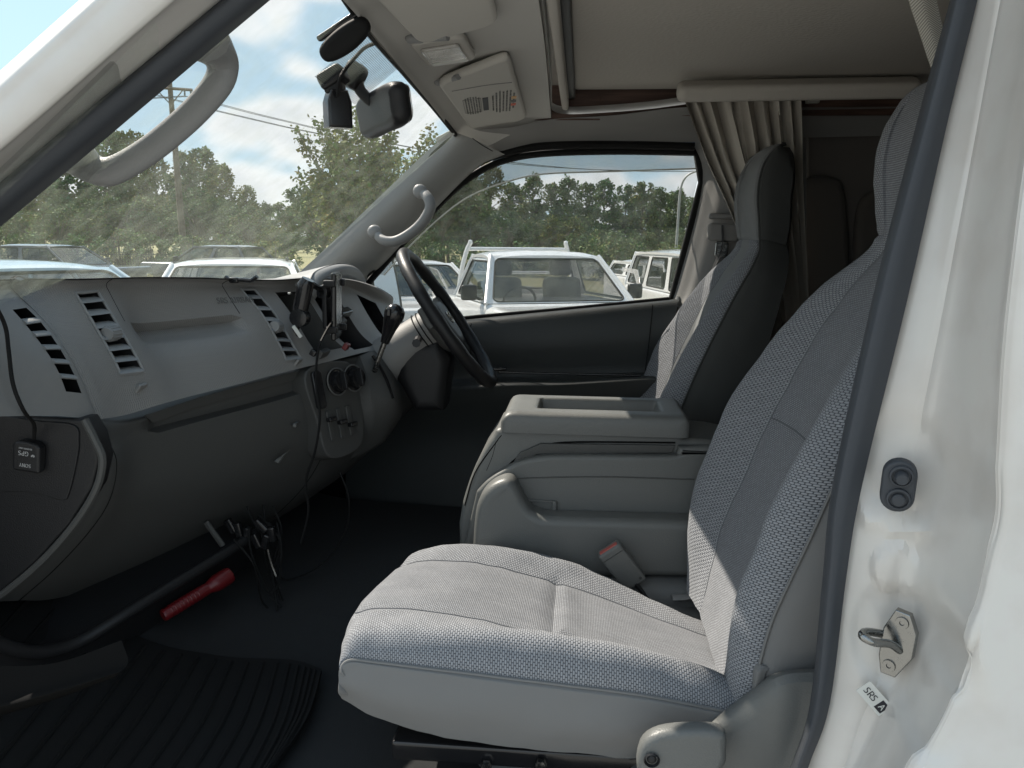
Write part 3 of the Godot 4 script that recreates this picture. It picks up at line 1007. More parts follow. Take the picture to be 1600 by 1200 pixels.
	b.rbox(Vector3(0.558, 1.969, -2.11), Vector3(0.006, 0.026, 0.02), 0.002)
	tag(obj("rail_bracket", b, M.visor), "small cream bracket at the end of the reddish batten", "bracket")

# ---------- driver's door across the cab
func make_far_door():
	var d := thing("driver_door", "closed driver's door with dark plastic lining and a side window", "door", Vector3(-0.1, 0.9, -2.27))
	var b := Bld.new()
	b.sheet(grid([
		[Vector3(-0.707, 1.328, -2.28), Vector3(-0.508, 1.352, -2.27), Vector3(-0.342, 1.377, -2.26), Vector3(-0.05, 1.411, -2.26), Vector3(0.252, 1.445, -2.26), Vector3(0.279, 1.449, -2.26)],
		[Vector3(-0.702, 1.311, -2.26), Vector3(-0.499, 1.338, -2.23), Vector3(-0.336, 1.366, -2.22), Vector3(-0.049, 1.399, -2.22), Vector3(0.245, 1.434, -2.22), Vector3(0.271, 1.438, -2.22)],
		[Vector3(-0.704, 1.233, -2.26), Vector3(-0.498, 1.263, -2.22), Vector3(-0.333, 1.298, -2.2), Vector3(-0.047, 1.322, -2.2), Vector3(0.223, 1.346, -2.2), Vector3(0.258, 1.356, -2.2)],
		[Vector3(-0.707, 1.134, -2.26), Vector3(-0.501, 1.175, -2.23), Vector3(-0.335, 1.207, -2.215), Vector3(-0.045, 1.225, -2.215), Vector3(0.215, 1.243, -2.215), Vector3(0.247, 1.247, -2.215)],
		[Vector3(-0.708, 1.094, -2.26), Vector3(-0.5, 1.151, -2.22), Vector3(-0.25, 1.207, -2.13), Vector3(-0.043, 1.218, -2.13), Vector3(0.178, 1.238, -2.13), Vector3(0.221, 1.239, -2.13)],
		[Vector3(-0.711, 1.013, -2.26), Vector3(-0.5, 1.089, -2.22), Vector3(-0.251, 1.17, -2.14), Vector3(-0.042, 1.183, -2.14), Vector3(0.18, 1.2, -2.14), Vector3(0.224, 1.198, -2.14)],
		[Vector3(-0.714, 0.89, -2.26), Vector3(-0.507, 0.944, -2.24), Vector3(-0.259, 1.018, -2.22), Vector3(-0.041, 1.025, -2.22), Vector3(0.202, 1.033, -2.22), Vector3(0.239, 1.035, -2.22)],
		[Vector3(-0.724, 0.551, -2.26), Vector3(-0.507, 0.622, -2.22), Vector3(-0.253, 0.692, -2.18), Vector3(-0.033, 0.722, -2.18), Vector3(0.211, 0.734, -2.18), Vector3(0.229, 0.734, -2.18)]], 6, 6))
	obj("lining", b, M.door_dark, d)
	# outer skin only below the sill: the window is open above it
	b = Bld.new()
	b.slab([Vector2(-0.714, 1.318), Vector2(-0.348, 1.366), Vector2(0.27, 1.439), Vector2(0.246, 0.581), Vector2(-0.737, 0.532)], -2.345, -2.325, 0.006)
	obj("outer_skin", b, M.paint, d)
	b = Bld.new()
	b.tube(spline([Vector3(-0.686, 1.483, -2.255), Vector3(-0.627, 1.512, -2.255), Vector3(-0.578, 1.569, -2.255), Vector3(-0.481, 1.667, -2.255), Vector3(-0.387, 1.764, -2.255), Vector3(-0.304, 1.824, -2.255), Vector3(-0.222, 1.852, -2.255), Vector3(-0.114, 1.87, -2.255), Vector3(0.082, 1.873, -2.255), Vector3(0.302, 1.868, -2.255)], 6), 0.012, 8)
	b.tube(spline([Vector3(-0.39, 1.37, -2.262), Vector3(-0.342, 1.381, -2.262), Vector3(-0.05, 1.412, -2.262), Vector3(0.254, 1.447, -2.262)], 4), 0.006, 8)
	obj("window_seal", b, M.rubber_black, d)
	b = Bld.new()
	b.tube(spline([Vector3(-0.662, 1.445, -2.27), Vector3(-0.602, 1.512, -2.27), Vector3(-0.504, 1.619, -2.27), Vector3(-0.39, 1.733, -2.27), Vector3(-0.306, 1.797, -2.27), Vector3(-0.223, 1.833, -2.27), Vector3(-0.114, 1.851, -2.27), Vector3(0.084, 1.857, -2.27), Vector3(0.305, 1.854, -2.27)], 6), 0.010, 8)
	b.slab([Vector2(0.309, 1.896), Vector2(0.355, 1.861), Vector2(0.36, 1.766), Vector2(0.287, 1.444), Vector2(0.259, 1.155), Vector2(0.24, 1.154), Vector2(0.254, 1.443), Vector2(0.322, 1.774), Vector2(0.301, 1.87)], -2.30, -2.27, 0.006)
	obj("window_frame", b, M.rubber_black, d)
	b = Bld.new()
	b.tube(spline([Vector3(0.277, 1.457, -2.25), Vector3(0.263, 1.387, -2.25), Vector3(0.249, 1.276, -2.25), Vector3(0.241, 1.124, -2.25)], 6), 0.004, 6)
	obj("door_edge", b, M.paint, d)
	b = Bld.new()
	b.slab([Vector2(-0.668, 1.329), Vector2(-0.634, 1.511), Vector2(-0.506, 1.638), Vector2(-0.363, 1.773), Vector2(-0.224, 1.852), Vector2(-0.115, 1.873), Vector2(0.314, 1.869), Vector2(0.326, 1.814), Vector2(0.257, 1.431), Vector2(-0.345, 1.368)], -2.290, -2.286, 0.0)
	obj("pane", b, M.pane, d)
	b = Bld.new()
	var film := [Vector3(-0.635, 1.511, -2.283), Vector3(-0.507, 1.638, -2.283), Vector3(-0.364, 1.773, -2.283), Vector3(-0.225, 1.852, -2.283), Vector3(-0.115, 1.873, -2.283), Vector3(0.315, 1.869, -2.283), Vector3(0.326, 1.814, -2.283), Vector3(0.257, 1.431, -2.283), Vector3(-0.345, 1.367, -2.283), Vector3(-0.669, 1.328, -2.283)]
	var mid: Vector3 = Vector3(-0.055, 1.601, -2.283)
	for i in film.size():
		var p: Vector3 = film[i]
		var q: Vector3 = film[(i + 1) % film.size()]
		b.tri(mid, p, q, Vector2(mid.x, mid.y), Vector2(p.x, p.y), Vector2(q.x, q.y))
	obj("dust_film", b, M.dust, d)
	# dark handle recess line and a small switch block
	b = Bld.new()
	b.rbox(Vector3(-0.232, 1.243, -2.185), Vector3(0.05, 0.012, 0.01), 0.004)
	b.rbox(Vector3(-0.026, 1.24, -2.15), Vector3(0.40, 0.006, 0.01), 0.003)
	obj("armrest_edge", b, M.gloss_black, d)
	b = Bld.new()
	b.tube(spline([Vector3(0.201, 1.435, -2.195), Vector3(0.197, 1.355, -2.195), Vector3(0.188, 1.246, -2.195)], 6), 0.0015, 6)
	b.tube(spline([Vector3(-0.311, 1.372, -2.2), Vector3(-0.318, 1.345, -2.2), Vector3(-0.312, 1.27, -2.2)], 6), 0.0015, 6)
	obj("lining_seam", b, M.rubber_black, d)
	# wind deflector outside the top of the window
	var wd := thing("wind_deflector", "smoky clear wind deflector along the top of the driver's window", "wind deflector", Vector3(0, 1.75, -2.36))
	b = Bld.new()
	var low := spline([Vector3(-0.608, 1.499, -2.37), Vector3(-0.527, 1.587, -2.37), Vector3(-0.427, 1.678, -2.37), Vector3(-0.339, 1.739, -2.37), Vector3(-0.233, 1.779, -2.37), Vector3(-0.118, 1.803, -2.37), Vector3(0.089, 1.811, -2.37), Vector3(0.339, 1.82, -2.37)], 6)
	var top := spline([Vector3(-0.678, 1.509, -2.33), Vector3(-0.576, 1.606, -2.33), Vector3(-0.438, 1.747, -2.33), Vector3(-0.333, 1.828, -2.33), Vector3(-0.229, 1.872, -2.33), Vector3(-0.118, 1.896, -2.33), Vector3(0.085, 1.9, -2.33), Vector3(0.329, 1.899, -2.33)], 6)
	var rows := []
	for i in low.size():
		rows.append([top[i], (top[i] + low[i]) / 2 + Vector3(0, 0, -0.015), low[i]])
	b.sheet(grid(rows, 1, 4))
	obj("visor_band", b, M.smoke_pane, wd)
	b = Bld.new()
	b.tube(low, 0.0025, 6)
	obj("bright_edge", b, M.label_white, wd)
	# door mirror outside, its glass turned to the driver
	var dm := thing("door_mirror", "driver's door mirror outside, beyond the instrument hood", "mirror", Vector3(-0.649, 1.387, -2.52))
	var xf := xf_at(Vector3(-0.654, 1.454, -2.52), Vector3(0.22, 0.0, -0.97), Vector3(-0.17, 1, 0.0))
	b = Bld.new()
	b.slab(spline([Vector2(-0.088, 0.115), Vector2(0.06, 0.125), Vector2(0.10, 0.07), Vector2(0.10, -0.10), Vector2(0.035, -0.14), Vector2(-0.095, -0.115)], 5, true), -0.05, 0.012, 0.006, xf)
	obj("housing", b, M.black, dm)
	b = Bld.new()
	b.slab(spline([Vector2(-0.065, 0.088), Vector2(0.042, 0.098), Vector2(0.074, 0.055), Vector2(0.074, -0.085), Vector2(0.026, -0.112), Vector2(-0.072, -0.088)], 5, true), 0.010, 0.016, 0.001, xf)
	obj("mirror_glass", b, M.chrome, dm)
	b = Bld.new()
	b.tube([Vector3(-0.649, 1.383, -2.52), Vector3(-0.607, 1.352, -2.45), Vector3(-0.548, 1.332, -2.36)], 0.02, 8)
	obj("mirror_arm", b, M.black, dm)

# ---------- dashboard
func pocket(b: Bld, g: Array, i0: int, i1: int, j0: int, j1: int, d: Vector3):
	# walls and floor of an opening left in the sheet g
	for j in range(j0, j1):
		b.quad(g[i0][j], g[i0][j + 1], g[i0][j + 1] + d, g[i0][j] + d)
		b.quad(g[i1][j], g[i1][j] + d, g[i1][j + 1] + d, g[i1][j + 1])
	for i in range(i0, i1):
		b.quad(g[i][j0], g[i][j0] + d, g[i + 1][j0] + d, g[i + 1][j0])
		b.quad(g[i][j1], g[i + 1][j1], g[i + 1][j1] + d, g[i][j1] + d)
		for j in range(j0, j1):
			b.quad(g[i][j] + d, g[i][j + 1] + d, g[i + 1][j + 1] + d, g[i + 1][j] + d)

func slat_at(g: Array, i0: int, i1: int, fj: float, d: Vector3, r: float, flat := Vector2(1.0, 0.3)) -> Bld:
	var b := Bld.new()
	var j := int(fj)
	var k := fj - j
	var p: Vector3 = g[i0][j].lerp(g[i0][j + 1], k) + d
	var q: Vector3 = g[i1][j].lerp(g[i1][j + 1], k) + d
	b.tube([p, p.lerp(q, 0.5), q], r, 8, false, flat, Vector3(0.3, 1, 0))
	return b

func make_dashboard():
	var dash := thing("dashboard", "long grey dashboard with air vents above and dark plastic lining below", "dashboard", Vector3(-0.8, 0.9, -1.5))
	var rows := [
		[Vector3(-1.02, 1.46, -0.90), [Vector3(-0.842, 1.538, -0.9)], [Vector3(-0.818, 1.526, -0.9), Vector3(-0.798, 1.482, -0.9), Vector3(-0.788, 1.425, -0.9), Vector3(-0.781, 1.374, -0.9)]],
		[Vector3(-1.06, 1.47, -1.03), [Vector3(-0.876, 1.538, -1.03)], [Vector3(-0.864, 1.525, -1.03), Vector3(-0.833, 1.481, -1.03), Vector3(-0.805, 1.426, -1.03), Vector3(-0.777, 1.347, -1.03)]],
		[Vector3(-1.06, 1.475, -1.09), [Vector3(-0.879, 1.536, -1.09)], [Vector3(-0.88, 1.524, -1.09), Vector3(-0.837, 1.472, -1.09), Vector3(-0.796, 1.41, -1.09), Vector3(-0.773, 1.332, -1.09)]],
		[Vector3(-1.06, 1.475, -1.135), [Vector3(-0.891, 1.534, -1.135)], [Vector3(-0.89, 1.524, -1.135), Vector3(-0.834, 1.471, -1.135), Vector3(-0.792, 1.4, -1.135), Vector3(-0.766, 1.318, -1.135)]],
		[Vector3(-1.06, 1.475, -1.155), [Vector3(-0.892, 1.534, -1.155)], [Vector3(-0.895, 1.524, -1.155), Vector3(-0.839, 1.466, -1.155), Vector3(-0.796, 1.395, -1.155), Vector3(-0.768, 1.314, -1.155)]],
		[Vector3(-1.08, 1.48, -1.22), [Vector3(-0.857, 1.533, -1.22)], [Vector3(-0.851, 1.517, -1.22), Vector3(-0.814, 1.45, -1.22), Vector3(-0.782, 1.384, -1.22), Vector3(-0.763, 1.307, -1.22)]],
		[Vector3(-1.09, 1.48, -1.29), [Vector3(-0.841, 1.531, -1.29)], [Vector3(-0.835, 1.517, -1.29), Vector3(-0.799, 1.449, -1.29), Vector3(-0.762, 1.38, -1.29), Vector3(-0.738, 1.312, -1.29)]],
		[Vector3(-1.09, 1.48, -1.37), [Vector3(-0.815, 1.529, -1.37)], [Vector3(-0.819, 1.516, -1.37), Vector3(-0.806, 1.438, -1.37), Vector3(-0.755, 1.382, -1.37), Vector3(-0.718, 1.313, -1.37)]],
		[Vector3(-1.09, 1.48, -1.48), [Vector3(-0.767, 1.524, -1.48)], [Vector3(-0.768, 1.513, -1.48), Vector3(-0.746, 1.439, -1.48), Vector3(-0.697, 1.382, -1.48), Vector3(-0.667, 1.319, -1.48)]],
		[Vector3(-1.09, 1.48, -1.58), [Vector3(-0.732, 1.519, -1.58)], [Vector3(-0.727, 1.504, -1.58), Vector3(-0.68, 1.443, -1.58), Vector3(-0.647, 1.384, -1.58), Vector3(-0.623, 1.325, -1.58)]],
		[Vector3(-1.09, 1.48, -1.64), [Vector3(-0.711, 1.516, -1.64)], [Vector3(-0.707, 1.501, -1.64), Vector3(-0.656, 1.438, -1.64), Vector3(-0.622, 1.376, -1.64), Vector3(-0.592, 1.329, -1.64)]],
		[Vector3(-1.09, 1.48, -1.68), [Vector3(-0.693, 1.515, -1.68)], [Vector3(-0.688, 1.499, -1.68), Vector3(-0.643, 1.437, -1.68), Vector3(-0.607, 1.377, -1.68), Vector3(-0.575, 1.33, -1.68)]],
		[Vector3(-1.09, 1.48, -1.80), [Vector3(-0.66, 1.516, -1.8)], [Vector3(-0.649, 1.496, -1.8), Vector3(-0.612, 1.43, -1.8), Vector3(-0.575, 1.372, -1.8), Vector3(-0.525, 1.336, -1.8)]],
		[Vector3(-1.09, 1.48, -1.92), [Vector3(-0.612, 1.507, -1.92)], [Vector3(-0.596, 1.484, -1.92), Vector3(-0.561, 1.42, -1.92), Vector3(-0.529, 1.372, -1.92), Vector3(-0.49, 1.335, -1.92)]],
		[Vector3(-1.05, 1.46, -2.10), [Vector3(-0.594, 1.483, -2.1)], [Vector3(-0.568, 1.44, -2.1), Vector3(-0.538, 1.387, -2.1), Vector3(-0.515, 1.352, -2.1), Vector3(-0.485, 1.324, -2.1)]],
		[Vector3(-1.0, 1.44, -2.24), [Vector3(-0.595, 1.457, -2.24)], [Vector3(-0.548, 1.407, -2.24), Vector3(-0.516, 1.365, -2.24), Vector3(-0.501, 1.336, -2.24), Vector3(-0.473, 1.318, -2.24)]],
	]
	var flat_rows := []
	for r in rows:
		flat_rows.append([r[0], r[1][0]] + r[2])
	var nu := 6
	var nv := 8
	var g := grid(flat_rows, nu, nv)
	# stations: 2-3 slot vent, 4 end joint, 5-6 first louvre vent, 7-9 airbag ledge, 9-10 second louvre vent, 11-13 centre openings
	g = push(g, func(i, j):
		var a := 0.0
		if i >= 7 * nu - 2 and i <= 9 * nu - 3 and j >= 3 * nv and j <= 3 * nv + 3:
			a += 0.020 * (1.0 - float(j - 3 * nv) / 4.0)
		if i == 4 * nu and j > nv:
			a += 0.004
		return a)
	var open := [[2 * nu + 1, 3 * nu - 1, 2 * nv + 5, 4 * nv + 4], [5 * nu + 1, 6 * nu - 1, 2 * nv + 1, 4 * nv + 1], [9 * nu + 1, 10 * nu - 1, 2 * nv + 1, 5 * nv - 3], [11 * nu, 12 * nu - 1, 2 * nv + 2, 4 * nv + 4], [12 * nu, 13 * nu - 2, 2 * nv + 3, 4 * nv + 6], [13 * nu + 2, 14 * nu, 2 * nv + 1, 4 * nv + 5]]
	var hole := func(i, j):
		for o in open:
			if i >= o[0] and i < o[1] and j >= o[2] and j < o[3]:
				return true
		return false
	var b := Bld.new()
	b.sheet(g, 0, 4 * nu, nv + 3, -1, hole)
	obj("end_panel", b, M.grey, dash)
	b = Bld.new()
	b.sheet(g, 0, -1, 0, nv + 3)
	obj("top_pad", b, M.grey_light, dash)
	b = Bld.new()
	b.sheet(g, 4 * nu, -1, nv + 3, -1, hole)
	obj("front_panel", b, M.dash_skin, dash)
	# joint lines
	b = Bld.new()
	var line := []
	for j in range(nv + 4, g[0].size()):
		line.append(g[4 * nu][j] + Vector3(-0.002, 0, 0))
	b.tube(line, 0.0022, 6)
	line = []
	for i in range(0, 12 * nu):
		line.append(g[i][nv + 3] + Vector3(-0.001, -0.0005, 0))
	b.tube(line, 0.0015, 6)
	for st in [7 * nu - 5, 9 * nu - 2]:
		line = []
		for j in range(nv + 4, 3 * nv):
			line.append(g[st][j] + Vector3(-0.001, 0, 0))
		b.tube(line, 0.0013, 6)
	obj("panel_joint", b, M.rubber_black, dash)
	# slot vent in the end panel
	var d := Vector3(-0.05, -0.01, 0.0)
	var o = open[0]
	b = Bld.new()
	pocket(b, g, o[0], o[1], o[2], o[3], d)
	var sv := obj("slot_vent", b, M.void_black, dash)
	for k in 5:
		obj("slat", slat_at(g, o[0], o[1], lerpf(o[2], o[3], (k + 1) / 6.0), Vector3(-0.003, 0, 0), 0.009, Vector2(1.0, 0.4)), M.grey_light, sv)
	# louvre vents
	for n in 2:
		o = open[n + 1]
		b = Bld.new()
		pocket(b, g, o[0], o[1], o[2], o[3], Vector3(-0.06, -0.015, 0.0))
		var lv := obj("louvre_vent", b, M.black, dash)
		var frame := []
		for i in range(o[0], o[1] + 1): frame.append(g[i][o[2]])
		for j in range(o[2] + 1, o[3] + 1): frame.append(g[o[1]][j])
		for i in range(o[1] - 1, o[0] - 1, -1): frame.append(g[i][o[3]])
		for j in range(o[3] - 1, o[2], -1): frame.append(g[o[0]][j])
		b = Bld.new()
		b.tube(frame, 0.0028, 6, true)
		obj("frame", b, M.grey_light, lv)
		for k in 7:
			obj("slat", slat_at(g, o[0], o[1], lerpf(o[2], o[3], (k + 0.75) / 7.0), Vector3(-0.007, 0.0, 0), 0.013, Vector2(1.0, 0.24)), M.grey_light, lv)
		# ribbed thumb wheel on the middle slat
		var jm := int(lerpf(o[2], o[3], 3.75 / 7.0))
		var c: Vector3 = (g[o[0]][jm] + g[o[1]][jm]) / 2 + Vector3(0.0, 0.0, 0)
		b = Bld.new()
		b.lathe([Vector2(0.0, -0.015), Vector2(0.011, -0.015), Vector2(0.0125, -0.013), Vector2(0.0125, 0.013), Vector2(0.011, 0.015), Vector2(0.0, 0.015)], xf_at(c, Vector3(1, 0, 0), g[o[0]][jm] - g[o[1]][jm]), 18)
		for k in 14:
			var a := TAU * k / 14
			var off := Vector3(cos(a) * 0.0125, sin(a) * 0.0125, 0)
			b.tube([c + off + Vector3(0, 0, 0.012), c + off - Vector3(0, 0, 0.012)], 0.0012, 5)
		obj("thumb_wheel", b, M.grey_light, lv)
		b = Bld.new()
		var jb: int = o[3] + (3 if n == 0 else 1)
		var cb: Vector3 = (g[o[0] + 1][jb] + g[o[1]][jb]) / 2
		b.rbox(cb + Vector3(0.0005, 0, 0), Vector3(0.006, 0.018, 0.024), 0.002, Basis(Vector3.BACK, -0.62))
		obj("shut_button", b, M.grey, lv)
	# embossed letters on the airbag lid
	var tl: Vector3 = g[8 * nu + 4][3 * nv - 4]
	var tr2: Vector3 = g[9 * nu - 1][3 * nv - 4]
	var up2: Vector3 = g[8 * nu + 4][2 * nv + 2] - g[8 * nu + 4][3 * nv - 2]
	var xt := xf_at((tl + tr2) / 2 + Vector3(0.0005, 0.0005, 0), tr2 - tl, up2)
	text("lettering", "SRS AIRBAG", 0.017, M.ink_grey, dash, xt, 0.0016)
	# centre: storage opening and radio opening
	o = open[3]
	b = Bld.new()
	pocket(b, g, o[0], o[1], o[2], o[3], Vector3(-0.09, -0.02, 0.0))
	obj("storage_recess", b, M.charcoal, dash)
	o = open[4]
	b = Bld.new()
	pocket(b, g, o[0], o[1], o[2], o[3], Vector3(-0.05, -0.015, 0.0))
	var rd := obj("radio_recess", b, M.black, dash)
	b = Bld.new()
	var rc: Vector3 = (g[o[0]][o[2]] + g[o[1]][o[3]] + g[o[0]][o[3]] + g[o[1]][o[2]]) / 4 + Vector3(-0.022, -0.006, 0)
	var rb := Basis(Vector3.BACK, -0.62)
	b.rbox(rc, Vector3(0.02, 0.085, 0.085), 0.004, rb)
	obj("radio", b, M.gloss_black, rd)
	b = Bld.new()
	for k in 5:
		b.rbox(rc + rb * Vector3(0.012, -0.028, -0.034 + 0.017 * k), Vector3(0.006, 0.010, 0.013), 0.002, rb)
	b.lathe([Vector2(0.012, 0), Vector2(0.011, 0.012), Vector2(0, 0.012)], xf_at(rc + rb * Vector3(0.01, 0.02, 0.028), Vector3(0, 0, 1), rb * Vector3(1, 0, 0)), 16)
	obj("radio_buttons", b, M.ink_grey, rd)
	# hood and instruments in front of the steering wheel
	var hg := grid([
		[Vector3(-0.659, 1.518, -1.78), Vector3(-0.655, 1.528, -1.8), Vector3(-0.63, 1.535, -1.84), Vector3(-0.601, 1.536, -1.9)],
		[Vector3(-0.634, 1.513, -1.76), Vector3(-0.622, 1.531, -1.78), Vector3(-0.595, 1.541, -1.83), Vector3(-0.572, 1.541, -1.9)],
		[Vector3(-0.605, 1.491, -1.75), Vector3(-0.594, 1.522, -1.77), Vector3(-0.565, 1.536, -1.82), Vector3(-0.549, 1.529, -1.9)],
		[Vector3(-0.587, 1.45, -1.75), Vector3(-0.576, 1.5, -1.77), Vector3(-0.553, 1.521, -1.82), Vector3(-0.542, 1.501, -1.92)],
	], 6, 6)
	b = Bld.new()
	b.thick(hg, Vector3(-0.012, -0.016, 0))
	# the hood's far half
	hg = grid([
		[Vector3(-1.0, 1.44, -1.76), Vector3(-1.0, 1.45, -1.82), Vector3(-1.0, 1.45, -1.95), Vector3(-1.0, 1.45, -2.10), Vector3(-1.0, 1.42, -2.18)],
		[Vector3(-0.661, 1.507, -1.76), Vector3(-0.671, 1.522, -1.82), Vector3(-0.659, 1.536, -1.95), Vector3(-0.664, 1.529, -2.1), Vector3(-0.65, 1.487, -2.18)],
		[Vector3(-0.634, 1.502, -1.76), Vector3(-0.633, 1.529, -1.82), Vector3(-0.617, 1.543, -1.95), Vector3(-0.618, 1.527, -2.1), Vector3(-0.616, 1.477, -2.18)],
		[Vector3(-0.616, 1.49, -1.76), Vector3(-0.614, 1.517, -1.82), Vector3(-0.6, 1.535, -1.95), Vector3(-0.603, 1.516, -2.1), Vector3(-0.605, 1.466, -2.18)],
		[Vector3(-0.614, 1.475, -1.77), Vector3(-0.615, 1.501, -1.83), Vector3(-0.599, 1.515, -1.95), Vector3(-0.605, 1.492, -2.09), Vector3(-0.608, 1.449, -2.17)]], 6, 8)
	b = Bld.new()
	b.thick(hg, Vector3(-0.008, -0.012, 0))
	obj("instrument_hood", b, M.grey_light, dash)
	o = open[5]
	b = Bld.new()
	pocket(b, g, o[0], o[1], o[2], o[3], Vector3(-0.05, -0.012, 0.0))
	var ic := obj("instrument_cluster", b, M.gloss_black, dash)
	for k in 2:
		b = Bld.new()
		var c: Vector3 = g[o[0] + 1 + 2 * k][3 * nv + 1] + Vector3(-0.045, -0.011, 0.0)
		var dial := []
		for q in 24:
			dial.append(Vector2(cos(TAU * q / 24), sin(TAU * q / 24)) * 0.030)
		b.slab(dial, 0.0, 0.004, 0.001, xf_at(c, Vector3(0.18, 0, -1), Vector3(-0.6, 0.75, 0)))
		obj("dial", b, M.ink_grey, ic)
	# hazard switch and the slim strip it sits in
	b = Bld.new()
	b.rbox(Vector3(-0.527, 1.366, -1.7), Vector3(0.012, 0.016, 0.022), 0.003, Basis(Vector3.BACK, -0.55))
	obj("hazard_switch", b, M.red_plastic, dash)
	b = Bld.new()
	b.rbox(Vector3(-0.574, 1.352, -1.68), Vector3(0.012, 0.018, 0.055), 0.003, Basis(Vector3.BACK, -0.55))
	obj("ashtray_flap", b, M.charcoal, dash)
	b = Bld.new()
	b.rbox(Vector3(-0.579, 1.36, -1.63), Vector3(0.014, 0.014, 0.014), 0.003, Basis(Vector3.BACK, -0.55))
	obj("socket", b, M.gloss_black, dash)
	# lower half: recessed band, glovebox door, curved underside
	rows = [
		[Vector3(-0.819, 1.312, -1.17), Vector3(-0.775, 1.314, -1.13), Vector3(-0.762, 1.283, -1.13), Vector3(-0.751, 1.254, -1.13), Vector3(-0.77, 1.198, -1.13), Vector3(-0.81, 1.142, -1.13), Vector3(-0.888, 1.06, -1.13), Vector3(-0.969, 0.999, -1.13)],
		[Vector3(-0.806, 1.305, -1.2), Vector3(-0.768, 1.309, -1.16), Vector3(-0.76, 1.275, -1.16), Vector3(-0.75, 1.238, -1.16), Vector3(-0.767, 1.177, -1.16), Vector3(-0.808, 1.119, -1.16), Vector3(-0.877, 1.048, -1.16), Vector3(-0.947, 0.988, -1.16)],
		[Vector3(-0.805, 1.291, -1.29), Vector3(-0.766, 1.292, -1.25), Vector3(-0.763, 1.273, -1.25), Vector3(-0.761, 1.217, -1.25), Vector3(-0.768, 1.152, -1.25), Vector3(-0.81, 1.085, -1.25), Vector3(-0.877, 1.008, -1.25), Vector3(-0.945, 0.949, -1.25)],
		[Vector3(-0.762, 1.298, -1.44), Vector3(-0.728, 1.298, -1.4), Vector3(-0.725, 1.272, -1.4), Vector3(-0.718, 1.215, -1.4), Vector3(-0.729, 1.124, -1.4), Vector3(-0.778, 1.042, -1.4), Vector3(-0.844, 0.972, -1.4), Vector3(-0.909, 0.92, -1.4)],
		[Vector3(-0.694, 1.306, -1.59), Vector3(-0.661, 1.308, -1.55), Vector3(-0.656, 1.278, -1.55), Vector3(-0.647, 1.22, -1.55), Vector3(-0.661, 1.121, -1.55), Vector3(-0.72, 1.032, -1.55), Vector3(-0.782, 0.971, -1.55), Vector3(-0.844, 0.921, -1.55)],
		[Vector3(-0.635, 1.315, -1.7), Vector3(-0.602, 1.318, -1.66), Vector3(-0.598, 1.288, -1.66), Vector3(-0.585, 1.226, -1.66), Vector3(-0.598, 1.129, -1.66), Vector3(-0.646, 1.044, -1.66), Vector3(-0.703, 0.979, -1.66), Vector3(-0.759, 0.93, -1.66)],
		[Vector3(-0.589, 1.324, -1.79), Vector3(-0.56, 1.324, -1.75), Vector3(-0.555, 1.294, -1.75), Vector3(-0.54, 1.232, -1.75), Vector3(-0.551, 1.13, -1.75), Vector3(-0.593, 1.049, -1.75), Vector3(-0.65, 0.99, -1.75), Vector3(-0.7, 0.947, -1.75)],
		[Vector3(-0.538, 1.331, -1.92), Vector3(-0.511, 1.329, -1.88), Vector3(-0.503, 1.303, -1.88), Vector3(-0.488, 1.238, -1.88), Vector3(-0.497, 1.148, -1.88), Vector3(-0.542, 1.071, -1.88), Vector3(-0.585, 1.019, -1.88), Vector3(-0.637, 0.982, -1.88)],
		[Vector3(-0.523, 1.321, -2.13), Vector3(-0.498, 1.317, -2.1), Vector3(-0.489, 1.295, -2.1), Vector3(-0.472, 1.245, -2.1), Vector3(-0.473, 1.154, -2.1), Vector3(-0.52, 1.087, -2.1), Vector3(-0.567, 1.039, -2.1), Vector3(-0.624, 0.999, -2.1)],
		[Vector3(-0.511, 1.312, -2.28), Vector3(-0.487, 1.311, -2.26), Vector3(-0.477, 1.287, -2.26), Vector3(-0.46, 1.239, -2.26), Vector3(-0.461, 1.16, -2.26), Vector3(-0.509, 1.1, -2.26), Vector3(-0.56, 1.048, -2.26), Vector3(-0.62, 0.996, -2.26)],
	]
	var lg := grid(rows, 6, 6)
	lg = push(lg, func(i, j):
		return 0.018 if j >= 6 and j <= 13 and i >= 14 and i <= 33 else 0.0)
	b = Bld.new()
	b.sheet(lg)
	obj("lower_panel", b, M.charcoal, dash)
	b = Bld.new()
	line = []
	for j in range(8, 43):
		line.append(lg[6][j] + Vector3(-0.001, 0, 0))
	b.tube(line, 0.0016, 6)
	line = []
	for j in range(3, 40):
		line.append(lg[32][j] + Vector3(-0.001, 0, 0))
	b.tube(line, 0.0016, 6)
	obj("lower_joint", b, M.void_black, dash)
	# underside closes the dash to the firewall
	b = Bld.new()
	for i in lg.size() - 1:
		var p: Vector3 = lg[i][lg[0].size() - 1]
		var q: Vector3 = lg[i + 1][lg[0].size() - 1]
		b.quad(p, q, Vector3(-1.24, 0.98, q.z), Vector3(-1.24, 0.98, p.z))
	obj("underside", b, M.void_black, dash)
	# end cap at the doorway
	b = Bld.new()
	b.slab([Vector2(-1.045, 1.333), Vector2(-0.759, 1.327), Vector2(-0.745, 1.302), Vector2(-0.738, 1.263), Vector2(-0.753, 1.217), Vector2(-0.795, 1.156), Vector2(-0.858, 1.09), Vector2(-0.93, 1.029), Vector2(-1.099, 0.95)], -1.14, -1.098, 0.006)
	obj("end_cap", b, M.black, dash)
	b = Bld.new()
